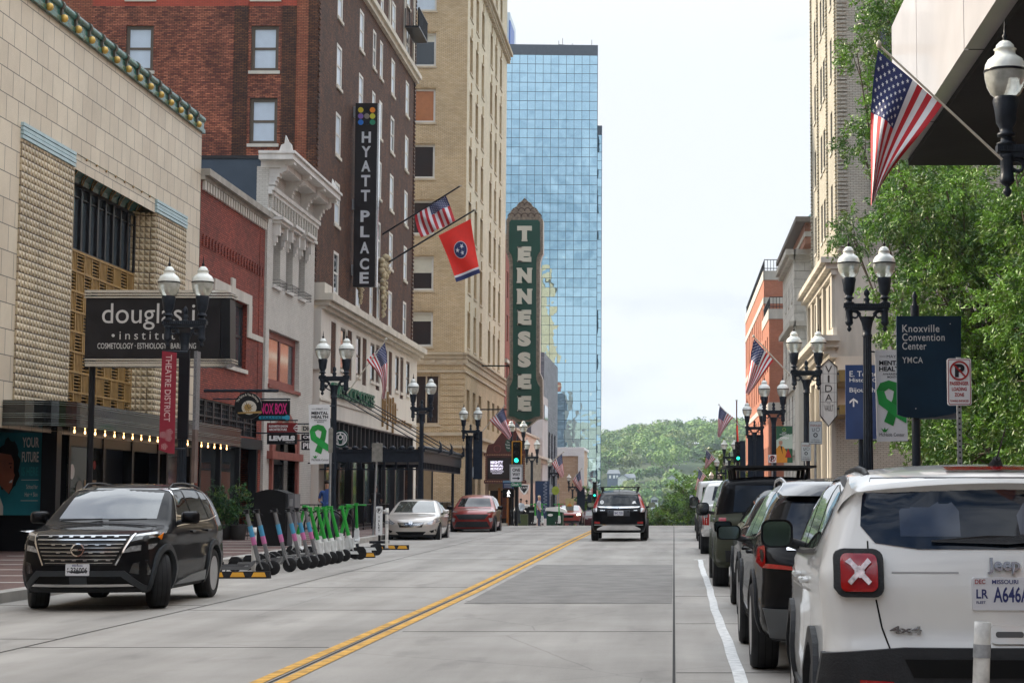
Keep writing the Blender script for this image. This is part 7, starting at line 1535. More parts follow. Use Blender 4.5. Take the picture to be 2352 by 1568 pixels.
class Car:
    """local: front at y = 0, rear at y = L, x to the sides, wheels on z = 0"""
    def __init__(s, label, prof, W, belt, H, wheels, R_, mat, k=.26, r=.10, bowf=.22, bowr=.14, tapf=.10, tapr=.06, arch=None, name='parked_car', cat='car', group=None, cut=True, roofmat=None, roofz=None):
        s.L = max(p[0] for p in prof); s.W = W; s.belt = belt; s.H = H; s.k = k; s.bowf = bowf; s.bowr = bowr; s.tf = tapf; s.tr = tapr; s.R = R_; s.wh = wheels
        s.root = thing(name, label, cat, (0, 0, 0), 0, group)
        # soften and resample the side outline
        P_ = [Vector((a, b)) for a, b in prof]; Q = []
        n = len(P_)
        for i in range(n): a, b, c = P_[i - 1], P_[i], P_[(i + 1) % n]; Q += [b.lerp(a, min(.3, .10 / max(.01, (a - b).length))), b, b.lerp(c, min(.3, .10 / max(.01, (c - b).length)))]
        Q2 = []
        for i in range(len(Q)):
            a, b, c = Q[i - 1], Q[i], Q[(i + 1) % len(Q)]; Q2.append((a + b * 2 + c) / 4)
        out = []
        for i in range(len(Q2)):
            a, b = Q2[i], Q2[(i + 1) % len(Q2)]; m = max(1, int((b - a).length / .10)); out += [a.lerp(b, t / m) for t in range(m)]
        n = len(out); N_ = []
        for i in range(n):
            d = out[(i + 1) % n] - out[i - 1]; N_.append(Vector((d.y, -d.x)).normalized())
        area = sum(out[i].x * out[(i + 1) % n].y - out[(i + 1) % n].x * out[i].y for i in range(n)); sg = -1 if area > 0 else 1     # inward normal
        xs = [W, W - .08 * r, W - .3 * r, W - .62 * r, W - r] + [(W - r) * t for t in (.82, .6, .4, .2)]; xs = xs + [0] + [-x for x in reversed(xs)]
        bm = bmesh.new(); rings = []
        for x in xs:
            e = max(0, abs(x) - (W - r)) / r; d = r * (1 - math.sqrt(max(0, 1 - e * e)))
            rings.append([bm.verts.new((x, (p + q * sg * d).x, (p + q * sg * d).y)) for p, q in zip(out, N_)])
        for A, B in zip(rings, rings[1:]):
            for i in range(n): bm.faces.new((A[i], A[(i + 1) % n], B[(i + 1) % n], B[i]))
        bm.faces.new(rings[0]); bm.faces.new(list(reversed(rings[-1])))
        bmesh.ops.recalc_face_normals(bm, faces=bm.faces)
        for y in [i * .16 for i in range(1, int(s.L / .16))]: bmesh.ops.bisect_plane(bm, geom=bm.verts[:] + bm.edges[:] + bm.faces[:], plane_co=(0, y, 0), plane_no=(0, 1, 0), dist=1e-4)
        for z in [.3 + i * .1 for i in range(0, int((H - .3) / .1))]: bmesh.ops.bisect_plane(bm, geom=bm.verts[:] + bm.edges[:] + bm.faces[:], plane_co=(0, 0, z), plane_no=(0, 0, 1), dist=1e-4)
        for v in bm.verts: v.co = s.deform(v.co)
        me = bpy.data.meshes.new('body'); bm.to_mesh(me); bm.free(); me.materials.append(mat); me.materials.append(plastic)
        o = link(bpy.data.objects.new('body', me)); s.bvh = BVHTree.FromPolygons([v.co for v in me.vertices], [p.vertices for p in me.polygons])
        if cut:
            ra = arch or R_ + .05
            cb = MB()
            for y in wheels:
                for sx in (-1, 1): cb.lathe([(ra, -.2), (ra, .2)], (sx * (W - .12), y, R_ + .01), 28, 0, axis='X')
            c = link(bpy.data.objects.new('cut', mesh('cut', cb, plastic))); bmm = bmesh.new(); bmm.from_mesh(c.data); bmesh.ops.remove_doubles(bmm, verts=bmm.verts, dist=1e-5); bmesh.ops.recalc_face_normals(bmm, faces=bmm.faces); bmm.to_mesh(c.data); bmm.free()
            md = o.modifiers.new('b', 'BOOLEAN'); md.operation = 'DIFFERENCE'; md.object = c; md.solver = 'EXACT'
            dg = bpy.context.evaluated_depsgraph_get(); dg.update(); m2 = bpy.data.meshes.new_from_object(o.evaluated_get(dg)); o.modifiers.clear(); o.data = m2; bpy.data.objects.remove(c)
            m2.name = 'body'
            if len(m2.materials) < 2: m2.materials.clear(); m2.materials.append(mat); m2.materials.append(plastic)
            mi = []
            for p in m2.polygons:
                f = 0; c_ = p.center
                for y in wheels:
                    if math.hypot(c_.y - y, c_.z - R_ - .01) < ra + .004 and abs(c_.x) < W - .0 and all(math.hypot(m2.vertices[v].co.y - y, m2.vertices[v].co.z - R_ - .01) < ra + .006 for v in p.vertices): f = 1
                if c_.z < .30: f = 1
                if roofz and c_.z > roofz(c_.y): f = 2
                mi.append(f)
            if roofmat: m2.materials.append(roofmat)
            m2.polygons.foreach_set('material_index', mi); me = m2
        me.polygons.foreach_set('use_smooth', [True] * len(me.polygons))
        try: me.set_sharp_from_angle(angle=R(38))
        except Exception: pass
        o.parent = s.root; s.body = o
    def deform(s, c):
        x, y, z = c; W = s.W; t = min(1, abs(x) / W)
        if z > s.belt: x *= 1 - s.k * ((z - s.belt) / (s.H - s.belt)) ** 1.15
        x *= 1 - .045 * sstep(.62, .2, z) - .012 * (1 - math.cos((z - .5) * 9)) * (z < s.belt)
        f, b = sstep(1.1, 0, y), sstep(s.L - 1.1, s.L, y)
        x *= 1 - s.tf * f ** 1.5 - s.tr * b ** 1.5; y = y + s.bowf * t ** 2.6 * f - s.bowr * t ** 2.6 * b
        z = z - .05 * t * t * sstep(s.belt - .15, s.belt + .1, z); return Vector((x, y, z))
    def decal(s, mb, poly, view, off=.006, m=0, step=.09, skirt=.03):
        """a panel of the given 2D outline laid on the body from one side: F, B (x, z), L, R (y, z), T (x, y)"""
        bm = bmesh.new(); 
        if view in 'FB': to = lambda a, b: Vector((a, 0, b)); ax = ((1, 0, 0), (0, 0, 1))
        elif view in 'LR': to = lambda a, b: Vector((0, a, b)); ax = ((0, 1, 0), (0, 0, 1))
        else: to = lambda a, b: Vector((a, b, 0)); ax = ((1, 0, 0), (0, 1, 0))
        bm.faces.new([bm.verts.new(to(*p)) for p in poly])
        for A, i in zip(ax, (0, 1)):
            lo, hi = min(p[i] for p in poly), max(p[i] for p in poly); k = math.ceil(lo / step)
            while k * step < hi: bmesh.ops.bisect_plane(bm, geom=bm.verts[:] + bm.edges[:] + bm.faces[:], plane_co=Vector(A) * (k * step), plane_no=A, dist=1e-5); k += 1
        d = {'F': (0, 1, 0), 'B': (0, -1, 0), 'L': (1, 0, 0), 'R': (-1, 0, 0), 'T': (0, 0, -1)}[view]; d = Vector(d); bm.verts.index_update(); vs = []; ok = True
        for v in bm.verts:
            h, nrm, i, dist = s.bvh.ray_cast(v.co - d * 12, d)
            if h is None: h = Vector(v.co); nrm = -d; h = v.co.copy() if vs == [] else Vector([v.co[q] if abs(d[q]) < .5 else vs[-1][q] for q in range(3)])
            if nrm.dot(d) > 0: nrm = -nrm
            vs.append(h + nrm * off)
        fs = [[v.index for v in f.verts] for f in bm.faces]; mb.add(vs, fs, m, True)
        if skirt:
            n = len(vs); inn = [v + d * skirt for v in vs]; es = [[v.index for v in e.verts] for e in bm.edges if e.is_boundary]; mb.add(vs + inn, [(a, b, n + b, n + a) for a, b in es], m)
        bm.free()
    def dec(s, name, items, mats, parent=None, both=None, **k):
        """items: (poly, view, material index); R/L items are mirrored when both"""
        mb = MB(); m2 = MB()
        for it in items:
            poly, view, m = it[:3]; o_ = it[3] if len(it) > 3 else k.get('off', .006); s.decal(mb, poly, view, o_, m, k.get('step', .09), k.get('skirt', .03))
            if both:
                if view in 'LR': s.decal(m2, poly, 'L' if view == 'R' else 'R', o_, m, k.get('step', .09), k.get('skirt', .03))
                else: s.decal(m2, [(-a, b) for a, b in poly][::-1], view, o_, m, k.get('step', .09), k.get('skirt', .03))
        if both: part(name, m2, mats, parent or s.root, world=False)
        return part(name, mb, mats, parent or s.root, world=False)
    def line(s, name, pts, view, w=.008, mat=None, off=.004, both=False, parent=None):
        return s.dec(name, [(q, view, 0, off) for q in strip2(pts, w)], [mat or seam], both=both, skirt=0, step=.12, parent=parent)
    def wheels(s, rim, spokes=5, wid=.23, steer=0, tw=.0):
        for j, y in enumerate(s.wh):
            for sx in (-1, 1):
                R_ = s.R; mb = MB(); a = wid / 2
                mb.lathe([(R_ * .66, a * .8), (R_ * .72, a), (R_ * .93, a), (R_ * .99, a * .82), (R_, a * .5), (R_, -a * .5), (R_ * .99, -a * .82), (R_ * .93, -a), (R_ * .66, -a)], (0, 0, 0), 36, 0, axis='X')
                for g in (-.5, 0, .5): mb.lathe([(R_ * 1.001, g * a - .004), (R_ * 1.003, g * a), (R_ * 1.001, g * a + .004)], (0, 0, 0), 36, 1, axis='X')
                o = part('wheel', mb, [tyre, seam], s.root, world=False); o.location = (sx * (s.W - a + .005 - tw), y, R_)
                if j == 0: o.rotation_euler = (0, 0, steer)
                mb = MB(); q = sx; mb.lathe([(R_ * .62, q * a * .3), (R_ * .60, q * a * .2)], (0, 0, 0), 24, 1, axis='X'); mb.lathe([(R_ * .70, q * a * .96), (R_ * .66, q * a * .99), (R_ * .62, q * a * .8), (R_ * .62, q * a * .2)], (0, 0, 0), 30, 0, axis='X'); mb.lathe([(.05, q * a * .6), (.05, q * a * .95), (.02, q * a * .97)], (0, 0, 0), 12, 0, axis='X')
                for i in range(spokes):
                    t = 2 * math.pi * i / spokes; c, sn = math.cos(t), math.sin(t)
                    for dd in (-.16, .16):
                        c2, s2 = math.cos(t + dd), math.sin(t + dd); mb.add([(q * a * .85, .04 * c - .02 * sn, .04 * sn + .02 * c), (q * a * .85, .04 * c + .02 * sn, .04 * sn - .02 * c), (q * a * .93, R_ * .64 * c2 + .014 * s2, R_ * .64 * s2 - .014 * c2), (q * a * .93, R_ * .64 * c2 - .014 * s2, R_ * .64 * s2 + .014 * c2), (q * a * .6, .03 * c, .03 * sn), (q * a * .6, R_ * .62 * c2, R_ * .62 * s2)], [(0, 1, 2, 3), (0, 3, 5, 4), (1, 2, 5, 4)], 0)
                part('rim', mb, [rim, seam], o, world=False)
    def place(s, x, y, face=1, rot=0, z=None):
        """face=1: the front looks towards the camera; -1: the rear does. (x, y): middle of the end nearest the camera"""
        s.root.rotation_euler = (0, 0, rot if face == 1 else math.pi + rot); l = 0 if face == 1 else s.L
        off = Matrix.Rotation(s.root.rotation_euler.z, 3, 'Z') @ Vector((0, l, 0)); s.root.location = Vector((x, y, gz(y) if z is None else z)) - off
        sl = (gz(y + s.L) - gz(y)) / s.L; s.root.rotation_euler.x = math.atan(sl) * (1 if face == 1 else -1); return s.root
    def mirrors(s, y, z, mat, w=.22, h=.15, face=1, glass=None):
        for sx in (-1, 1):
            x0 = abs(s.bvh.ray_cast(Vector((9, y, z)), Vector((-1, 0, 0)))[0].x); mb = MB(); x = sx * x0
            c = x + sx * (.045 + w / 2); pts = rrect(-w / 2, w / 2, -h / 2, h / 2, min(w, h) * .30, 5); inn = [(a * .8, b * .8) for a, b in pts]
            A = [(c + a, y + .04, z + .06 + b) for a, b in pts]; B = [(c + a * .95, y - .05, z + .06 + b * .95) for a, b in pts]; C_ = [(c + a * .5, y - .11, z + .06 + b * .55) for a, b in pts]; n = len(pts)
            mb.add(A + B + C_, [(i, (i + 1) % n, n + (i + 1) % n, n + i) for i in range(n)] + [(n + i, n + (i + 1) % n, 2 * n + (i + 1) % n, 2 * n + i) for i in range(n)] + [tuple(range(2 * n, 3 * n)), tuple(range(n))], 0, True); mb.tube((x - sx * .02, y - .02, z - .02), (c - sx * w * .2, y - .03, z + .02), .035, .028, 8, 1)
            o = part('mirror', mb, [mat, plastic], s.root, world=False); g = MB(); g.poly([(a * .86, b * .86) for a, b in pts], lambda a, b: (c + a, y + .044, z + .06 + b)); part('mirror_glass', g, [glass or mirrorg], o, world=False)
    def handles(s, ys, z, mat):
        for sx in (-1, 1):
            for y in ys:
                h = s.bvh.ray_cast(Vector((sx * 9, y, z)), Vector((-sx, 0, 0)))[0]; mb = MB(); mb.tube((h.x + sx * .03, y - .10, z), (h.x + sx * .03, y + .10, z), .016, n=8); mb.tube((h.x - sx * .01, y - .09, z), (h.x + sx * .03, y - .09, z), .014, n=6); mb.tube((h.x - sx * .01, y + .09, z), (h.x + sx * .03, y + .09, z), .014, n=6); part('door_handle', mb, [mat], s.root, world=False)
    def surf(s, x, z, view='B'):
        h = s.bvh.ray_cast(Vector((x, -9 if view == 'F' else 20, z)), Vector((0, 1 if view == 'F' else -1, 0)))[0]; return h.y if h else 0
    def plate(s, z, view, txt, sub=None, w=.305, h=.152, x=0):
        y = s.surf(x, z, view); sg = -1 if view == 'F' else 1; yy = y + sg * .014; mb = MB(); mb.prism(rrect(x - w / 2, x + w / 2, z - h / 2, z + h / 2, .012), lambda a, b: (a, yy, b), lambda a, b: (a, yy - sg * .03, b)); o = part('licence_plate', mb, [plate_w], s.root, world=False)
        f = lambda a, b: (-a * sg if view == 'B' else a, yy + sg * .002, b); f = (lambda a, b: (a, yy + sg * .0025, b)) if view == 'F' else (lambda a, b: (2 * x - a, yy + sg * .0025, b)); mb = MB()
        for (t_, a0, a1, b0, b1, m) in txt: text(mb, t_, f, x + a0 * w, x + a1 * w, z + b0 * h, z + b1 * h, m, bold=.02)
        part('plate_lettering', mb, [plate_ink, M('plate_red', (.3, .03, .04), .5, var=0), inkb], o, world=False)
    def emblem(s, name, view, z, items, mat, x=0, ext=.012):
        """flat raised marks on the front or rear face: (text, x0, x1, z0, z1) or polygons"""
        sg = -1 if view == 'F' else 1; mb = MB()
        def f(a, b, e=0): 
            aa = a if view == 'F' else -a; y = s.surf(aa, b, view); return (aa, y + sg * (.008 + e), b)
        for it in items:
            if isinstance(it[0], str): text(mb, it[0], f, it[1], it[2], it[3], it[4], 0, bold=.03, ext=ext)
            else: mb.prism(it, lambda a, b: f(a, b, 0), lambda a, b: f(a, b, ext))
        return part(name, mb, [mat], s.root, world=False)
    def archtrim(s, w=.07, off=.022, mat=None, ra=None):
        ra = ra or s.R + .05
        for y in s.wh:
            for v in 'LR':
                mb = MB()
                for q in ring(y, s.R + .01, ra - .004, ra + w, 20, -14, 194): s.decal(mb, q, v, off, 0, .5, .05)
                part('wheel_arch', mb, [mat or plastic], s.root, world=False)
    def rails(s, y0, y1, x, mat, z=None, h=.06):
        for sx in (-1, 1):
            pts = []
            for t in range(9):
                y = y0 + (y1 - y0) * t / 8; hh = s.bvh.ray_cast(Vector((sx * x, y, 5)), Vector((0, 0, -1)))[0]; pts.append((sx * x, y, hh.z + h * min(1, 2.5 * math.sin(math.pi * t / 8)) - .01))
            mb = MB(); mb.path(pts, .018, 8); part('roof_rail', mb, [mat], s.root, world=False)
blackp = paint('black_car_paint', (.006, .006, .007)); whitep_ = paint('white_car_paint', (.62, .62, .60), .0, .3)
# ---------------------------------------------------------------- black SUV facing the camera, front left
rogue = [(.16, .24), (.05, .34), (.0, .50), (.0, .78), (.035, .92), (.16, 1.0), (.42, 1.055), (.85, 1.10), (1.16, 1.135), (1.62, 1.42), (1.95, 1.60), (2.25, 1.665), (2.9, 1.68), (3.6, 1.645), (4.12, 1.58), (4.30, 1.53), (4.46, 1.28), (4.56, 1.06), (4.64, .95), (4.65, .6), (4.60, .4), (4.5, .28), (3.9, .22), (.7, .22)]
C = Car('black family SUV seen from the front left, nose towards the camera with wheels turned', rogue, .92, 1.02, 1.69, (.93, 3.635), .36, blackp, k=.27, arch=.415, bowf=.30)
C.wheels(alloy, 5, .235, steer=R(24), tw=.015)
ws = [(-.66, 1.185), (.66, 1.185), (.585, 1.60), (-.585, 1.60)]
C.dec('windscreen', [(ws, 'F', 0)], [M('windscreen_glass', (.02, .03, .035), .03, var=0, ior=1.9)], off=.004)
C.dec('side_window', [([(1.52, 1.12), (2.42, 1.15), (2.36, 1.56), (2.02, 1.54)], 'R', 0), ([(2.50, 1.15), (3.36, 1.18), (3.20, 1.57), (2.44, 1.575)], 'R', 0), ([(3.45, 1.19), (3.90, 1.23), (3.60, 1.54), (3.32, 1.57)], 'R', 0)], [carglass], both=True, off=.004)
C.line('window_trim', [(1.44, 1.09), (2.02, 1.58), (2.6, 1.61), (3.3, 1.60), (3.66, 1.56), (4.0, 1.22)], 'R', .018, chromec, .010, True); C.line('window_trim', [(1.44, 1.085), (2.6, 1.125), (3.4, 1.15), (4.0, 1.21)], 'R', .016, chromec, .010, True)
for pts_ in ([(1.36, .35), (1.33, .8), (1.42, 1.08)], [(2.46, .35), (2.46, 1.12), (2.40, 1.58)], [(3.42, 1.14), (3.38, .9), (3.22, .6)], [(1.36, .36), (3.15, .36)]): C.line('door_seam', pts_, 'R', .010, seam, .003, True)
C.line('bonnet_seam', [(-.70, 1.12), (-.76, .6)], 'T', .008, seam, .003, True)
C.dec('grille', [([(-.62, .985), (.62, .985), (.44, .60), (-.44, .60)], 'F', 0)], [M('grille_black', (.008, .008, .009), .3, var=0)], off=.012)
its = []
for i in range(8):
    z = .965 - i * .048; hw = .60 - (.985 - z) * .47 - .005
    its += [(strip2([(-hw, z), (hw, z)], .010)[0], 'F', 0)]
    for k in range(-4, 5):
        if i % 2 == 0 and abs(k * .14 + .07 * (i % 4 // 2)) < hw - .1 and not (abs(k) < 1 and 2 < i < 6): its.append((strip2([(k * .14 + .07 * (i % 4 // 2), z - .013), (k * .14 + .05 + .07 * (i % 4 // 2), z - .013)], .014)[0], 'F', 0))
C.dec('grille_bar', its, [M('satin_chrome', (.38, .39, .40), .22, .9, var=0)], off=.022, step=.2)
C.line('grille_edge', [(.64, .99), (.46, .60)], 'F', .02, chromec, .02, both=True)
C.emblem('badge', 'F', .8, [[(math.cos(R(t)) * .082, .80 + math.sin(R(t)) * .082) for t in range(0, 360, 15)]], M('badge_black', (.01, .01, .01), .3, var=0), ext=.018)
C.emblem('badge_ring', 'F', .8, ring(0, .80, .070, .086, 28, 12, 168) + ring(0, .80, .070, .086, 28, 192, 348) + [], chromec, ext=.03); C.emblem('badge_lettering', 'F', .8, [('NISSAN', -.088, .088, .788, .812)], chromec, ext=.034)
C.dec('headlight', [([(.60, .955), (.90, 1.0), (.915, 1.035), (.72, 1.0), (.61, .975)], 'F', 0), ([(.90, 1.0), (.86, .955), (.62, .90), (.60, .95)], 'F', 1)], [clearlens, blackgloss], both=True, off=.008); C.dec('turn_signal', [([(.62, .955), (.78, 1.0), (.72, .92)], 'R', 0)], [amberl], both=True, off=.012)
C.dec('headlight', [([(.53, .755), (.82, .80), (.85, .87), (.62, .84)], 'F', 0)], [clearlens], both=True, off=.008)
C.dec('bumper_trim', [([(-.56, .53), (.56, .53), (.80, .30), (.74, .26), (.52, .46), (-.52, .46), (-.74, .26), (-.80, .30)], 'F', 0, .02), ([(-.52, .46), (.52, .46), (.62, .34), (-.62, .34)], 'F', 1, .006), ([(-.6, .36), (.6, .36), (.66, .33), (-.66, .33)], 'F', 2, .016), ([(-.11, .455), (.11, .455), (.11, .35), (-.11, .35)], 'F', 0, .012)], [M('charcoal_trim', (.035, .04, .045), .45, var=.1), seam, chromec])
C.dec('fog_recess', [([(.66, .62), (.80, .66), (.84, .46), (.62, .50)], 'F', 0)], [blackgloss], both=True, off=.004)
C.dec('sill_trim', [([(1.42, .30), (3.12, .30), (3.05, .44), (2.2, .40), (1.6, .34)], 'R', 0)], [M('satin_sill', (.10, .105, .11), .3, .6, var=0)], both=True, off=.03); C.archtrim(.075, .03, M('charcoal_trim', (.035, .04, .045), .45), .415)
C.plate(.545, 'F', [('Illinois', -.22, .22, .28, .44, 0), ('336006', -.28, .42, -.30, .20, 2), ('F', -.42, -.36, -.02, .16, 2), ('P', -.42, -.36, -.28, -.1, 2)]); C.mirrors(1.62, 1.14, blackp, .24, .17); C.handles((2.25, 3.15), 1.0, blackp); C.rails(2.1, 4.0, .60, blackp, h=.05)
mb = MB(); mb.tube((.05, 1.15, 1.165), (.55, 1.2, 1.185), .010, n=5); mb.tube((-.6, 1.15, 1.165), (-.05, 1.2, 1.185), .010, n=5); part('wiper', mb, [plastic], C.root, world=False)
mb = MB(); mb.add([(0, 4.0, 1.62), (0, 3.85, 1.62), (0, 3.98, 1.70), (.03, 4.0, 1.62), (-.03, 4.0, 1.62)], [(0, 1, 2), (3, 1, 2), (4, 1, 2), (3, 4, 2)]); part('antenna', mb, [blackp], C.root, world=False)
C.root.scale = (1.03, 1.03, 1.03); C.place(-7.93, 24.3, 1, R(1.0))
# ---------------------------------------------------------------- white boxy SUV, near right, seen from behind
ren = [(.12, .26), (.02, .40), (.0, .85), (.06, 1.04), (.3, 1.12), (1.1, 1.17), (1.28, 1.20), (1.62, 1.50), (1.85, 1.62), (2.2, 1.675), (3.0, 1.685), (3.7, 1.655), (3.98, 1.615), (4.04, 1.575), (3.99, 1.54), (4.06, 1.38), (4.14, 1.22), (4.17, 1.10), (4.19, .86), (4.24, .78), (4.25, .52), (4.18, .32), (4.0, .25), (.7, .24)]
C = Car('white boxy SUV close to the camera at the right edge, seen from behind', ren, .90, 1.17, 1.68, (.84, 3.41), .35, whitep_, k=.19, r=.13, arch=.42, bowr=.10, tapr=.02, tapf=.01, bowf=.12)
C.wheels(alloy, 6, .225, tw=.01); C.archtrim(.08, .03, None, .42)
gb = M('rear_glass', (.008, .014, .026), .03, var=.7, scale=1.3, ior=1.36)
C.dec('rear_window', [([(-.62, 1.60), (.62, 1.60), (.67, 1.52), (.685, 1.37), (.62, 1.29), (.42, 1.262), (-.42, 1.262), (-.62, 1.29), (-.685, 1.37), (-.67, 1.52)], 'B', 0)], [gb], off=.005)
C.dec('side_window', [([(1.52, 1.21), (2.30, 1.225), (2.27, 1.57), (1.92, 1.56), (1.72, 1.44)], 'R', 0), ([(2.38, 1.225), (3.12, 1.24), (3.16, 1.57), (2.35, 1.58)], 'R', 0), ([(3.20, 1.245), (3.40, 1.26), (3.66, 1.42), (3.62, 1.53), (3.24, 1.57)], 'R', 0)], [carglass], both=True, off=.005)
C.line('window_trim', [(1.44, 1.185), (2.4, 1.20), (3.42, 1.235), (3.72, 1.42), (3.66, 1.56), (3.0, 1.61), (1.95, 1.60), (1.6, 1.40), (1.44, 1.185)], 'R', .022, plastic, .009, True)
for pts_ in ([(2.34, .40), (2.34, 1.19)], [(1.28, .45), (1.26, 1.14)], [(3.18, 1.2), (3.12, .90), (2.98, .66), (2.94, .42)], [(1.28, .42), (2.94, .40)]): C.line('door_seam', pts_, 'R', .009, seam, .003, True)
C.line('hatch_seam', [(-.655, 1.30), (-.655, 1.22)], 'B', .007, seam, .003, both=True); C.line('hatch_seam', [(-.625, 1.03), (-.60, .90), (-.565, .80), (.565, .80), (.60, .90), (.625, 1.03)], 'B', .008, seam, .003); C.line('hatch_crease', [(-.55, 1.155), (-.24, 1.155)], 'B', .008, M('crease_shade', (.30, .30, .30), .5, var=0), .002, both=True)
C.dec('tail_light_surround', [(rrect(.585, .80, 1.038, 1.252, .045), 'B', 0)], [plastic], both=True, off=.030, skirt=.09)
C.dec('tail_light', [(rrect(.612, .773, 1.064, 1.226, .03), 'B', 0)], [redlens], both=True, off=.040, skirt=.02)
X_ = []
for a in (-1, 1): X_ += strip2([(.6925 - .048, 1.145 - a * .048), (.6925 + .048, 1.145 + a * .048)], .022)
X_ += [circ(.6925, 1.145, .024, 12)]
C.dec('tail_light_cross', [(q, 'B', 0) for q in X_], [M('frosted_lens', (.55, .45, .44), .15, .2, var=.5, scale=40, coat=.8)], both=True, off=.052, skirt=.014)
C.dec('bumper', [([(-.84, .77), (-.5, .80), (.5, .80), (.84, .77), (.87, .60), (.80, .32), (-.80, .32), (-.87, .60)], 'B', 0)], [plastic], off=.045, skirt=.12); C.dec('bumper_lip', [([(-.50, .76), (.50, .76), (.46, .68), (-.46, .68)], 'B', 0)], [seam], off=.050)
C.dec('fog_light', [([(.56, .60), (.70, .60), (.70, .665), (.55, .66)], 'B', 0)], [redlens], both=True, off=.055)
C.dec('brake_light', [([(-.25, 1.628), (.25, 1.628), (.25, 1.648), (-.25, 1.648)], 'B', 0)], [redlens], off=.012)
C.dec('handle_recess', [(rrect(-.07, .10, .825, .915, .02), 'B', 0, .012)], [whitep_]); C.dec('handle_slot', [(rrect(-.05, .08, .855, .885, .012), 'B', 0, .017)], [M('slot_grey', (.06, .06, .06), .5)])
C.emblem('badge_lettering', 'B', 1.2, [('Jeep', -.107, .046, 1.150, 1.226)], M('dark_chrome', (.18, .18, .19), .2, .9, var=0), ext=.016); C.emblem('badge_lettering', 'B', .9, [('4x4', -.566, -.419, .878, .910)], M('dark_chrome', (.18, .18, .19), .2, .9, var=0), ext=.01)
C.plate(1.06, 'B', [('MISSOURI', -.2, .2, .30, .43, 0), ('DEC', -.46, -.30, .30, .44, 1), ('LR', -.44, -.26, -.14, .14, 0), ('FLEET', -.44, -.30, -.30, -.22, 0), ('A646A8', -.18, .46, -.26, .22, 0)], w=.305, h=.152, x=.03)
C.mirrors(1.62, 1.23, plastic, .195, .17, glass=M('tinted_mirror', (.06, .085, .09), .05, .9, var=0)); C.handles((2.12, 2.95), 1.07, whitep_); C.rails(2.0, 3.6, .62, plastic, h=.02)
mb = MB(); mb.tube((-.02, 3.62, 1.66), (-.02, 3.66, 1.70), .04, .018, 8); mb.tube((-.02, 3.66, 1.70), (-.02, 3.95, 1.84), .006, .003, 6); part('antenna', mb, [plastic], C.root, world=False)
mb = MB(); mb.prism([(-.36, 1.305), (-.1, 1.328), (.06, 1.325), (.08, 1.295), (.0, 1.288), (-.36, 1.298)], lambda a, b: (-a, C.surf(-a, b, 'B') + .012, b), lambda a, b: (-a, C.surf(-a, b, 'B') + .03, b)); part('wiper', mb, [plastic], C.root, world=False)
C.dec('rear_window_print', [([(-.60, 1.60), (-.66, 1.52), (-.675, 1.37), (-.63, 1.30), (-.58, 1.295), (-.60, 1.40), (-.57, 1.59)], 'B', 0), ([(-.30, 1.33), (-.06, 1.33), (-.05, 1.42), (-.10, 1.50), (-.26, 1.50), (-.31, 1.42)], 'B', 1), ([(.22, 1.32), (.50, 1.32), (.50, 1.44), (.44, 1.52), (.28, 1.52), (.22, 1.44)], 'B', 1)], [seam, M('headrest_seen_through_glass', (.03, .042, .07), .08, var=.3, scale=5)], off=.0065, skirt=0)
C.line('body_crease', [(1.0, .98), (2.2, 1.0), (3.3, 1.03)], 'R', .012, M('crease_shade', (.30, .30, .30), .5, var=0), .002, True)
C.dec('side_cladding', [([(1.32, .30), (2.92, .30), (2.90, .47), (1.36, .44)], 'R', 0)], [plastic], both=True, off=.02)
C.place(1.57, 8.45, -1, R(-1.5))

# ---------------------------------------------------------------- black SUV driving away
crv = [(.12, .26), (.0, .45), (.0, .85), (.3, 1.03), (1.15, 1.12), (1.9, 1.55), (2.3, 1.64), (3.0, 1.65), (3.8, 1.58), (4.12, 1.50), (4.30, 1.22), (4.46, 1.03), (4.52, .95), (4.54, .6), (4.5, .35), (4.3, .26), (.7, .24)]
C = Car('black SUV with roof bars driving away up the middle of the road', crv, .91, 1.0, 1.65, (.9, 3.52), .35, blackp, k=.30, r=.12, bowr=.22, tapr=.05, name='moving_car'); C.wheels(alloy, 5, .23); C.mirrors(1.5, 1.08, blackp, .24, .16)
C.dec('rear_window', [([(-.56, 1.46), (.56, 1.46), (.68, 1.14), (-.68, 1.14)], 'B', 0)], [carglass]); C.dec('side_window', [([(1.5, 1.08), (2.45, 1.1), (2.4, 1.5), (2.0, 1.5)], 'R', 0), ([(2.55, 1.1), (3.9, 1.2), (3.6, 1.5), (2.5, 1.52)], 'R', 0)], [carglass], both=True)
C.dec('tail_light', [([(.60, 1.50), (.68, 1.44), (.80, 1.15), (.83, 1.05), (.70, 1.05), (.69, 1.16)], 'B', 0), ([(.70, 1.05), (.84, 1.05), (.82, .93), (.70, .93)], 'B', 1)], [redlens, clearlens], both=True, off=.012); C.dec('reflector', [([(.60, .62), (.78, .63), (.78, .56), (.60, .56)], 'B', 0)], [redlens], both=True, off=.012)
C.dec('rear_trim', [([(-.70, 1.105), (.70, 1.105), (.60, 1.065), (.08, 1.045), (-.08, 1.045), (-.60, 1.065)], 'B', 0), ([(-.50, .50), (.50, .50), (.70, .40), (.70, .36), (-.70, .36), (-.70, .40)], 'B', 0), ([(-.78, .53), (.78, .53), (.78, .515), (-.78, .515)], 'B', 0)], [chromec], off=.012); C.dec('hatch_panel', [([(-.36, 1.0), (.36, 1.0), (.36, .80), (-.36, .80)], 'B', 0)], [M('dark_grey_panel', (.035, .037, .042), .4, var=0)], off=.008)
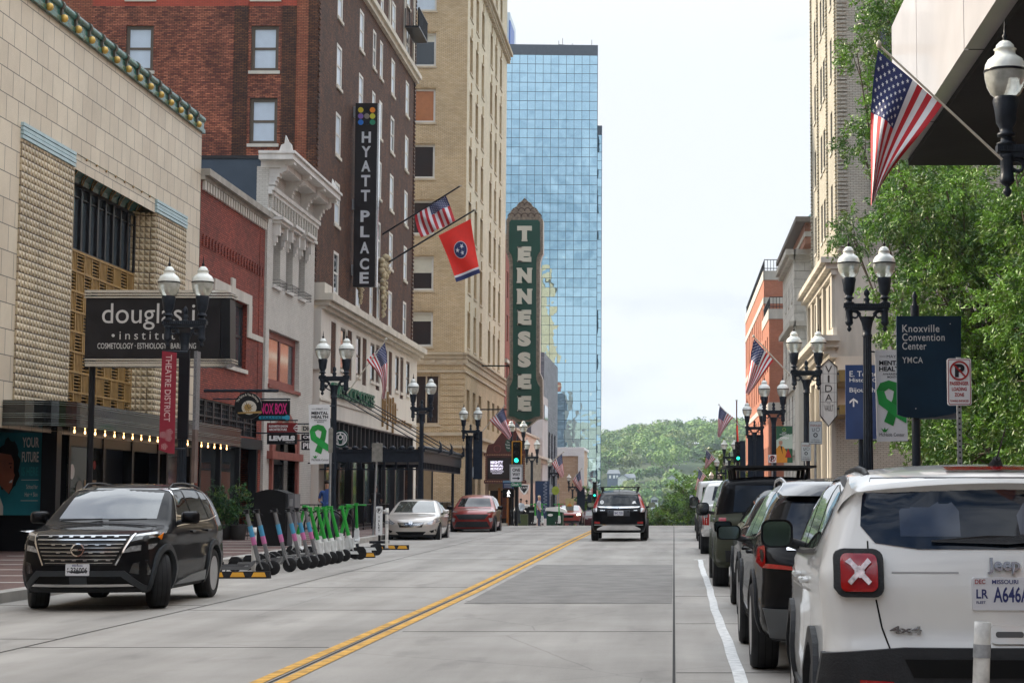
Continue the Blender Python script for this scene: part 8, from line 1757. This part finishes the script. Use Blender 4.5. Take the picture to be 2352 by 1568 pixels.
C.emblem('badge', 'B', 1.07, [('H', -.04, .04, 1.04, 1.10)], chromec, ext=.03); C.emblem('badge_lettering', 'B', .95, [('CR-V', -.60, -.44, .97, 1.0), ('AWD', .48, .60, .97, 1.0)], chromec); C.emblem('window_sticker', 'B', 1.2, ring(-.55, 1.25, .035, .06, 16) + [circ(-.55, 1.25, .02, 8), [(.42, 1.2), (.46, 1.28), (.52, 1.29), (.56, 1.2), (.52, 1.22), (.47, 1.2)]], white_letter, ext=.004)
C.plate(.90, 'B', [('BHC 7235', -.42, .42, -.25, .25, 0)]); mb = MB(); mb.tube((0, 3.9, 1.58), (0, 4.1, 1.72), .01, .004, 5)
for y in (2.2, 3.3):
    mb.box(-.66, .66, y, y + .06, 1.72, 1.75)
    for s in (-1, 1): mb.tube((s * .56, y + .03, 1.56), (s * .60, y + .03, 1.73), .03, n=6)
part('roof_bar', mb, [plastic], C.root, world=False); C.place(-1.78, 58.6, -1, 0, .16)

# ---------------------------------------------------------------- beige saloon and red SUV on the left
son = [(.12, .22), (.0, .38), (.0, .62), (.12, .80), (.5, .90), (1.15, .98), (1.75, 1.28), (2.15, 1.44), (2.7, 1.47), (3.3, 1.41), (4.0, 1.12), (4.6, 1.06), (4.78, .98), (4.82, .6), (4.7, .28), (4.3, .2), (.7, .2)]
beige = paint('beige_metallic', (.50, .47, .43), .4, .3)
C = Car('beige saloon parked at the left kerb facing the camera', son, .915, .90, 1.47, (.95, 3.75), .33, beige, k=.30, r=.12, bowf=.38, bowr=.25); C.wheels(alloy, 5, .22); C.mirrors(1.62, .98, beige, .22, .14)
C.dec('windscreen', [([(-.70, 1.02), (.70, 1.02), (.56, 1.38), (-.56, 1.38)], 'F', 0)], [M('saloon_windscreen', (.03, .04, .035), .04, var=.5, scale=2, ior=1.9)]); C.dec('side_window', [([(1.6, .98), (2.7, 1.0), (2.65, 1.38), (2.2, 1.36)], 'R', 0), ([(2.78, 1.0), (3.75, 1.06), (3.3, 1.34), (2.73, 1.38)], 'R', 0)], [carglass], both=True)
C.dec('grille', [([(-.44, .70), (.44, .70), (.36, .54), (-.36, .54)], 'F', 0)], [seam], off=.012); C.dec('grille_bar', [(strip2([(-.42 + k * .018, .68 - k * .028), (-.1, .655 - k * .028), (.1, .655 - k * .028), (.42 - k * .018, .68 - k * .028)], .009)[i], 'F', 0) for k in range(5) for i in range(3)], [chromec], off=.024, step=.3); C.dec('headlight', [([(.50, .66), (.62, .62), (.88, .72), (.90, .86), (.74, .80)], 'F', 0)], [clearlens], both=True, off=.008)
C.dec('air_intake', [([(-.50, .40), (.50, .40), (.40, .30), (-.40, .30)], 'F', 0), ([(.60, .42), (.80, .48), (.80, .40), (.66, .36)], 'F', 0), ([(-.60, .42), (-.66, .36), (-.80, .40), (-.80, .48)], 'F', 0)], [seam], off=.008); C.emblem('badge', 'F', .68, ring(0, .685, .05, .065, 16) + [[(-.04, .65), (-.02, .65), (-.012, .68), (.012, .68), (.02, .65), (.04, .65), (.03, .72), (.012, .72), (.006, .69), (-.006, .69), (-.012, .72), (-.03, .72)]], chromec, ext=.03)
for pts_ in ([(2.74, .3), (2.74, 1.0)], [(1.55, .3), (1.55, .95)]): C.line('door_seam', pts_, 'R', .012, seam, .003, True)
C.handles((2.55, 3.55), .86, beige); C.place(-8.70, 60.2, 1, R(2), .02)
redc = paint('dark_red_metallic', (.21, .012, .008), .3, .3)
C = Car('dark red small SUV parked directly behind the beige saloon', crv, .90, .98, 1.60, (.9, 3.5), .35, redc, k=.28, r=.12, bowf=.3); C.wheels(darkalloy, 5, .23); C.mirrors(1.5, 1.05, blackp, .22, .15); C.archtrim(.07)
C.dec('windscreen', [([(-.68, 1.16), (.68, 1.16), (.56, 1.50), (-.56, 1.50)], 'F', 0)], [carglass]); C.dec('side_window', [([(1.5, 1.08), (2.45, 1.1), (2.4, 1.5), (2.0, 1.5)], 'R', 0), ([(2.55, 1.1), (3.9, 1.2), (3.6, 1.5), (2.5, 1.52)], 'R', 0)], [carglass], both=True)
C.dec('grille', [([(-.66, .86), (.66, .86), (.50, .66), (-.50, .66)], 'F', 0), ([(-.60, .58), (.60, .58), (.70, .36), (-.70, .36)], 'F', 0)], [plastic], off=.014); C.dec('headlight', [([(.58, .92), (.86, .96), (.86, 1.0), (.60, .95)], 'F', 0), ([(.64, .70), (.80, .74), (.80, .60), (.70, .56)], 'F', 0)], [clearlens], both=True, off=.016); C.place(-8.05, 72.5, 1, R(1), .02)

# ---------------------------------------------------------------- the row parked on the right, from near to far
suvr = [(.12, .30), (.0, .5), (.0, .88), (.3, 1.05), (1.2, 1.14), (1.95, 1.58), (2.3, 1.68), (3.1, 1.70), (4.0, 1.62), (4.50, 1.55), (4.52, 1.50), (4.62, 1.25), (4.82, 1.02), (4.87, .90), (4.88, .6), (4.8, .38), (4.5, .28), (.7, .26)]
C = Car('glossy black luxury SUV parked directly in front of the white boxy one', suvr, .935, 1.04, 1.70, (.95, 3.78), .38, blackp, k=.30, r=.13, bowr=.26, arch=.44); C.wheels(alloy, 5, .24); C.mirrors(1.6, 1.10, blackp, .24, .145, glass=M('tinted_mirror', (.06, .085, .09), .05, .9)); C.archtrim(.05, .018, None, .44)
C.dec('rear_window', [([(-.60, 1.47), (.60, 1.47), (.72, 1.12), (-.72, 1.12)], 'B', 0)], [gb]); C.dec('side_window', [([(1.55, 1.12), (2.5, 1.14), (2.45, 1.55), (2.05, 1.54)], 'R', 0), ([(2.58, 1.14), (3.6, 1.17), (3.5, 1.56), (2.52, 1.57)], 'R', 0), ([(3.68, 1.18), (4.25, 1.26), (4.12, 1.50), (3.58, 1.55)], 'R', 0)], [carglass], both=True); C.line('window_trim', [(1.45, 1.09), (2.6, 1.12), (3.65, 1.15), (4.35, 1.24)], 'R', .018, chromec, .010, True)
C.dec('tail_light', [([(.83, 1.10), (.88, 1.08), (.895, .96), (.86, .915), (.62, .90), (.62, .93), (.83, .95)], 'B', 0)], [redlens], both=True, off=.014)
C.dec('bumper', [([(-.84, .58), (.84, .58), (.78, .34), (-.78, .34)], 'B', 0)], [M('dark_grey_bumper', (.07, .075, .08), .5, var=.1)], off=.03, skirt=.1); C.dec('spoiler', [([(-.62, 1.56), (.62, 1.56), (.66, 1.49), (-.66, 1.49)], 'B', 0)], [M('silver_black', (.03, .03, .033), .2, coat=1)], off=.09, skirt=.14); C.rails(2.1, 4.1, .62, M('satin_rail', (.5, .5, .52), .25, .9), h=.06); C.handles((2.3, 3.4), 1.02, blackp); C.dec('tailgate_trim', [([(-.66, 1.09), (.66, 1.09), (.66, 1.06), (-.66, 1.06)], 'B', 0)], [chromec], off=.012); C.place(1.62, 15.25, -1, 0)
C = Car('dark curvy crossover parked between the luxury SUV and the green off roader', crv, .92, 1.0, 1.58, (.9, 3.52), .36, blackp, k=.32, r=.13, bowr=.3); C.wheels(alloy, 5, .23); C.mirrors(1.5, 1.05, blackp, .25, .16, glass=M('tinted_mirror', (.06, .085, .09), .05, .9)); C.dec('side_window', [([(1.5, 1.05), (2.45, 1.07), (2.4, 1.46), (2.0, 1.44)], 'R', 0), ([(2.55, 1.07), (3.9, 1.18), (3.6, 1.42), (2.5, 1.47)], 'R', 0)], [carglass], both=True); C.dec('rear_window', [([(-.56, 1.42), (.56, 1.42), (.68, 1.12), (-.68, 1.12)], 'B', 0)], [gb]); C.line('window_trim', [(1.45, 1.02), (2.5, 1.04), (4.0, 1.15)], 'R', .02, chromec, .010, True); C.dec('tail_light', [([(.55, .98), (.86, 1.04), (.86, .92), (.56, .90)], 'B', 0)], [redlens], both=True, off=.012); C.archtrim(.05); C.place(1.74, 22.6, -1, 0)
dfn = [(.1, .42), (.0, .55), (.0, 1.02), (.12, 1.12), (1.25, 1.20), (1.35, 1.24), (1.75, 1.72), (2.0, 1.86), (2.6, 1.90), (4.3, 1.90), (4.62, 1.86), (4.70, 1.78), (4.78, 1.25), (4.84, 1.15), (4.86, .7), (4.80, .48), (4.4, .36), (.7, .36)]
dgreen = paint('sage_green_metallic', (.062, .066, .046), .2, .4)
C = Car('dark green off roader with black top and flat roof rack', dfn, .985, 1.20, 1.92, (.90, 3.92), .41, dgreen, k=.19, r=.10, bowr=.07, tapr=.02, arch=.47, roofmat=blackp, roofz=lambda y: 1.27 if y > 1.4 else 9); C.wheels(darkalloy, 6, .27); C.archtrim(.06, .03, dgreen, .47); C.mirrors(1.75, 1.26, plastic, .24, .24)
C.dec('side_window', [([(1.72, 1.28), (2.6, 1.29), (2.6, 1.74), (2.05, 1.74)], 'R', 0), ([(2.7, 1.29), (3.6, 1.3), (3.6, 1.75), (2.7, 1.75)], 'R', 0), ([(3.75, 1.3), (4.5, 1.31), (4.45, 1.74), (3.75, 1.75)], 'R', 0)], [carglass], both=True); C.dec('rear_window', [([(-.62, 1.74), (.62, 1.74), (.66, 1.30), (-.66, 1.30)], 'B', 0)], [gb]); C.dec('tail_light', [([(.78, 1.20), (.90, 1.20), (.90, 1.06), (.78, 1.06)], 'B', 0), ([(.78, 1.02), (.90, 1.02), (.90, .88), (.78, .88)], 'B', 0)], [redlens], both=True, off=.014); C.dec('rear_panel', [([(-.74, 1.24), (-.40, 1.24), (-.40, .86), (-.74, .86)], 'B', 1), ([(-.80, .66), (.80, .66), (.78, .48), (-.78, .48)], 'B', 0)], [plastic, seam], off=.02, skirt=.05)
mb = MB(); mb.prism(rrect(-.66, .66, 1.7, 4.4, .08), lambda a, b: (a, b, 2.02), lambda a, b: (a, b, 2.07)); mb.prism(rrect(-.78, .78, 1.6, 4.5, .1), lambda a, b: (a, b, 2.05), lambda a, b: (a, b, 2.085))
for s in (-1, 1):
    for y in (1.9, 3.0, 4.2): mb.tube((s * .62, y, 1.86), (s * .64, y, 2.03), .035, n=6)
part('roof_rack', mb, [plastic], C.root, world=False); C.place(1.66, 30.6, -1, 0)
pick = [(.1, .42), (.0, .6), (.0, 1.08), (.3, 1.20), (1.4, 1.27), (2.1, 1.78), (2.5, 1.90), (3.6, 1.90), (3.9, 1.84), (4.05, 1.32), (5.6, 1.34), (5.72, 1.32), (5.74, .7), (5.6, .5), (.7, .42)]
C = Car('white pickup truck with tall red tail lights parked ahead of the green off roader', pick, 1.0, 1.22, 1.92, (1.0, 4.55), .42, whitep_, k=.2, r=.08, bowr=.06, arch=.5); C.wheels(alloy, 6, .28); C.mirrors(1.95, 1.30, plastic, .25, .26)
C.dec('rear_window', [([(-.62, 1.76), (.62, 1.76), (.70, 1.40), (-.70, 1.40)], 'B', 0)], [carglass]); C.dec('side_window', [([(2.0, 1.3), (2.85, 1.3), (2.85, 1.76), (2.3, 1.72)], 'R', 0), ([(2.95, 1.3), (3.85, 1.32), (3.75, 1.76), (2.95, 1.78)], 'R', 0)], [carglass], both=True); C.dec('tail_light', [([(.80, 1.22), (.96, 1.22), (.96, .78), (.80, .78)], 'B', 0), ([(.84, 1.05), (.93, 1.05), (.93, .97), (.84, .97)], 'B', 1, .02)], [redlens, clearlens], both=True, off=.014); C.dec('bumper', [([(-.96, .70), (.96, .70), (.94, .50), (-.94, .50)], 'B', 0)], [chromec], off=.05, skirt=.1); C.line('tailgate_seam', [(-.76, .74), (-.76, 1.28)], 'B', .012, seam, .003, both=True); C.archtrim(.05, .02, None, .5); C.place(1.70, 46.5, -1, 0)
van = [(.1, .3), (.0, .5), (.0, 1.0), (.5, 1.2), (1.1, 1.5), (1.6, 2.0), (2.0, 2.08), (4.6, 2.06), (4.75, 1.98), (4.85, .9), (4.85, .4), (4.4, .3), (.7, .3)]
C = Car('white van partly hidden beyond the white pickup', van, .98, 1.3, 2.05, (.9, 3.8), .35, whitep_, k=.12, r=.08, name='parked_van', cat='van'); C.wheels(alloy, 5, .22); C.mirrors(1.4, 1.3, plastic, .2, .28); C.dec('rear_window', [([(-.7, 1.8), (.7, 1.8), (.75, 1.3), (-.75, 1.3)], 'B', 0)], [carglass]); C.dec('tail_light', [([(.84, 1.3), (.94, 1.3), (.94, .8), (.84, .8)], 'B', 0)], [redlens], both=True, off=.012); C.place(1.85, 72, -1, 0)
C = Car('dark grey car between the white pickup and the white van', crv, .92, 1.0, 1.65, (.9, 3.52), .36, paint('dark_grey_paint', (.04, .04, .045), .4), k=.3, bowr=.2); C.wheels(alloy, 5, .23); C.mirrors(1.5, 1.1, blackp, .25, .2); C.dec('rear_window', [([(-.56, 1.46), (.56, 1.46), (.68, 1.14), (-.68, 1.14)], 'B', 0)], [carglass]); C.dec('tail_light', [([(.62, 1.06), (.84, 1.06), (.84, .92), (.62, .92)], 'B', 0)], [redlens], both=True, off=.012); C.place(1.68, 58.5, -1, 0)
# ---------------------------------------------------------------- beyond the crest
C = Car('red car with lit headlamps climbing towards the crossing', son, .91, .9, 1.47, (.95, 3.75), .33, redc, k=.3, bowf=.35, name='moving_car'); C.wheels(alloy, 5, .22); C.dec('windscreen', [([(-.70, 1.02), (.70, 1.02), (.56, 1.38), (-.56, 1.38)], 'F', 0)], [midglass]); C.dec('headlight', [([(.56, .66), (.80, .70), (.80, .78), (.60, .76)], 'F', 0)], [lampon], both=True, off=.01); C.dec('grille', [([(-.4, .68), (.4, .68), (.3, .5), (-.3, .5)], 'F', 0)], [seam], off=.01); C.place(-7.3, 126, 1, 0, -.30)
C = Car('dark maroon parked car half hidden behind the black SUV driving away', crv, .92, 1.0, 1.6, (.9, 3.52), .36, paint('maroon_paint', (.06, .012, .015), .3), k=.3, bowf=.3); C.wheels(alloy, 5, .23); C.dec('windscreen', [([(-.68, 1.16), (.68, 1.16), (.56, 1.50), (-.56, 1.50)], 'F', 0)], [carglass]); C.dec('headlight', [([(.58, .86), (.84, .9), (.84, 1.0), (.60, .95)], 'F', 0)], [clearlens], both=True, off=.012); C.place(-5.9, 138, 1, R(8), -.9)
# ================================================================ people
def person(label, x, y, z, h, shirt, trousers, skin, hair, facing=0, arms=((-.12, -.05, .52), (.12, -.05, .52)), sit=False, lean=0):
    """one skinned body; arms: hand positions as fractions of the height"""
    T = thing('person', label, 'person', (x, y, z), facing); s = h
    J = {'pel': (0, 0, .53), 'bel': (0, .0, .60), 'che': (0, .005 + lean, .72), 'nek': (0, .0 + lean * 1.2, .825), 'hd0': (0, -.012 + lean * 1.3, .875), 'hd1': (0, -.012 + lean * 1.3, .955),
         'hl': (-.05, 0, .51), 'kl': (-.055, -.015, .285), 'al': (-.055, .01, .05), 'fl': (-.06, -.075, .018), 'hr': (.05, 0, .51), 'kr': (.058, -.005, .285), 'ar': (.06, .02, .05), 'fr': (.07, -.06, .018),
         'sl': (-.10, .005 + lean, .80), 'el': (-.135, .02 + lean, .64), 'wl': arms[0], 'sr': (.10, .005 + lean, .80), 'er': (.135, .02 + lean, .64), 'wr': arms[1]}
    if sit: J.update({'kl': (-.07, -.24, .50), 'al': (-.07, -.25, .27), 'fl': (-.07, -.33, .24), 'kr': (.07, -.24, .50), 'ar': (.07, -.25, .27), 'fr': (.07, -.33, .24)})
    Rr = {'pel': (.085, .062), 'bel': (.078, .058), 'che': (.095, .062), 'nek': (.030, .030), 'hd0': (.040, .046), 'hd1': (.036, .044), 'hl': (.055, .055), 'hr': (.055, .055), 'kl': (.034, .036), 'kr': (.034, .036), 'al': (.022, .024), 'ar': (.022, .024), 'fl': (.022, .016), 'fr': (.022, .016), 'sl': (.036, .036), 'sr': (.036, .036), 'el': (.025, .025), 'er': (.025, .025), 'wl': (.017, .015), 'wr': (.017, .015)}
    E = [('pel', 'bel'), ('bel', 'che'), ('che', 'nek'), ('nek', 'hd0'), ('hd0', 'hd1'), ('pel', 'hl'), ('hl', 'kl'), ('kl', 'al'), ('al', 'fl'), ('pel', 'hr'), ('hr', 'kr'), ('kr', 'ar'), ('ar', 'fr'), ('che', 'sl'), ('sl', 'el'), ('el', 'wl'), ('che', 'sr'), ('sr', 'er'), ('er', 'wr')]
    for w_, e_, sg in (('wl', 'el', -1), ('wr', 'er', 1)):      # palm, five fingers of unequal length
        d = (Vector(J[w_]) - Vector(J[e_])).normalized(); pm = Vector(J[w_]) + d * .035; J[w_ + 'p'] = tuple(pm); Rr[w_ + 'p'] = (.013, .020); E.append((w_, w_ + 'p'))
        for i, (dy, ln) in enumerate(((-.018, .040), (-.006, .045), (.006, .042), (.017, .034))): J[w_ + 'f%d' % i] = tuple(pm + d * ln + Vector((0, dy, 0))); Rr[w_ + 'f%d' % i] = (.0048, .0048); E.append((w_ + 'p', w_ + 'f%d' % i))
        J[w_ + 't'] = tuple(Vector(J[w_]) + d * .02 + Vector((-sg * .012, -.024, 0))); Rr[w_ + 't'] = (.0055, .0055); E.append((w_, w_ + 't'))
    ks = list(J); me = bpy.data.meshes.new('body'); me.from_pydata([tuple(Vector(J[k]) * s) for k in ks], [(ks.index(a), ks.index(b)) for a, b in E], []); o = link(bpy.data.objects.new('body', me))
    md = o.modifiers.new('s', 'SKIN'); md.use_smooth_shade = True
    for i, k in enumerate(ks): me.skin_vertices[0].data[i].radius = (Rr[k][0] * s, Rr[k][1] * s); me.skin_vertices[0].data[i].use_root = (k == 'pel')
    sb = o.modifiers.new('u', 'SUBSURF'); sb.levels = 2; sb.render_levels = 2
    dg = bpy.context.evaluated_depsgraph_get(); dg.update(); m2 = bpy.data.meshes.new_from_object(o.evaluated_get(dg)); o.modifiers.clear(); o.data = m2; m2.name = 'body'; m2.materials.clear()
    for m in (M('skin_%s' % skin[0], skin[1], .55, var=.05), shirt, trousers, M('shoe_leather', (.03, .022, .018), .5)): m2.materials.append(m)
    mi = []
    for p in m2.polygons:
        c = p.center / s; ax = abs(c.x)
        f = 1 if c.z > .545 else 2
        if c.z > .838: f = 0
        if ax > .105 and c.z < .70 and c.z > .3 and not sit: f = 0
        if sit and c.z < .45 and ax > .11: f = 0
        if c.z < .045 and not sit: f = 3
        if ax > .1 and c.z > .545 and c.z > .68: f = 1
        mi.append(f)
    m2.polygons.foreach_set('material_index', mi); m2.polygons.foreach_set('use_smooth', [True] * len(mi)); o.parent = T
    hc = Vector(J['hd1']) * s; mb = MB(); mb.lathe([(.030 * s, -.030 * s), (.046 * s, -.012 * s), (.046 * s, .012 * s), (.036 * s, .034 * s), (.012 * s, .044 * s)], hc + Vector((0, .010 * s, 0)), 14); part('hair', mb, [hair], T, world=False)
    mb = MB(); fy = hc.y - .043 * s
    for sx in (-1, 1): mb.lathe([(.002, -.004 * s), (.005 * s, 0), (.002, .004 * s)], (sx * .014 * s, fy, hc.z - .028 * s), 8, 1)
    mb.add([(-.005 * s, fy, hc.z - .030 * s), (.005 * s, fy, hc.z - .030 * s), (0, fy - .012 * s, hc.z - .048 * s), (-.007 * s, fy, hc.z - .05 * s), (.007 * s, fy, hc.z - .05 * s)], [(0, 1, 2), (0, 2, 3), (1, 4, 2), (3, 2, 4)], 0); mb.box(-.012 * s, .012 * s, fy - .002, fy + .004, hc.z - .064 * s, hc.z - .060 * s, 2)
    for sx in (-1, 1): mb.lathe([(.002, -.004 * s), (.009 * s, 0), (.002, .004 * s)], (sx * .042 * s, hc.y + .005 * s, hc.z - .035 * s), 8, 0, axis='X')
    part('face', mb, [M('skin_%s' % skin[0], skin[1], .55), inkb, M('lip', (.25, .08, .06), .5)], T, world=False); return T
tan = ('tan', (.42, .22, .14)); brn = ('brown', (.16, .075, .045))
hg = M('white_grey_hair', (.55, .42, .30), .8); hd = M('dark_hair', (.02, .014, .01), .8)
q = P(750, 1200, Y=58); person('bearded man in a blue t-shirt looking down at his phone beside the lamp post', q.x, 58, gz(58) + .15, 1.82, M('blue_shirt', (.03, .08, .26), .8), M('navy_shorts', (.03, .04, .09), .8), tan, hd, R(8), arms=((-.07, -.13, .60), (.04, -.14, .60)))
q = P(862, 1200, Y=71); person('man in a black shirt with orange lettering standing at the cafe railing', q.x, 71, gz(71) + .15, 1.72, M('black_shirt', (.012, .012, .014), .8), M('dark_jeans', (.02, .025, .04), .8), brn, hd, R(180), arms=((-.1, -.12, .60), (.1, -.12, .60)))
q = P(1238, 1205, Y=103); zf = q.z; person('white haired man in grey shirt and jeans standing in profile at the crossing', q.x, 103, P(1238, 1209, Y=103).z, 1.76, M('lilac_grey_shirt', (.38, .35, .42), .8), M('blue_jeans', (.035, .05, .10), .8), tan, hg, R(75), arms=((-.1, -.08, .50), (.1, -.08, .50)))
q = P(1196, 1205, Y=111); person('person in a pale blue shirt with a shoulder strap seated before the theatre doors', q.x, 111, gz(111) + .0, 1.68, M('pale_blue_shirt', (.42, .48, .56), .8), M('dark_trousers', (.03, .03, .035), .8), brn, hd, R(-20), sit=True, arms=((-.08, -.2, .58), (.08, -.2, .58)))
q = P(1209, 1205, Y=112); person('person in a white top seated behind the olive planter', q.x, 112, gz(112) + .0, 1.62, M('white_top', (.6, .6, .6), .8), M('dark_trousers', (.03, .03, .035), .8), brn, hd, R(15), sit=True, arms=((-.08, -.2, .58), (.08, -.2, .58)))
T = thing('bench', 'dark bench carrying the two seated people by the theatre doors', 'bench', (P(1200, 1205, Y=111.6).x, 111.6, gz(111))); mb = MB(); mb.box(-.75, .75, -.25, .25, .66, .72); part('seat', mb, [black_paint], T, world=False); mb = MB(); mb.box(-.75, .75, .22, .28, .72, 1.1); part('backrest', mb, [black_paint], T, world=False)
for x in (-.65, .65):
    mb = MB(); mb.box(x - .04, x + .04, -.22, .22, 0, .66); part('leg', mb, [black_paint], T, world=False)
# ================================================================ haze
mb = MB(); mb.box(-1400, 1400, -60, 2300, -70, 130)
hz = tag(part('haze', mb, []), kind='stuff')
m = bpy.data.materials.new('haze'); m.use_nodes = True; t = m.node_tree; t.nodes.remove(t.nodes['Principled BSDF'])
pv = t.nodes.new('ShaderNodeVolumePrincipled'); pv.inputs['Color'].default_value = (.72, .85, 1, 1); pv.inputs['Density'].default_value = .00015; pv.inputs['Anisotropy'].default_value = .2
t.links.new(pv.outputs[0], t.nodes['Material Output'].inputs['Volume']); hz.data.materials.append(m)
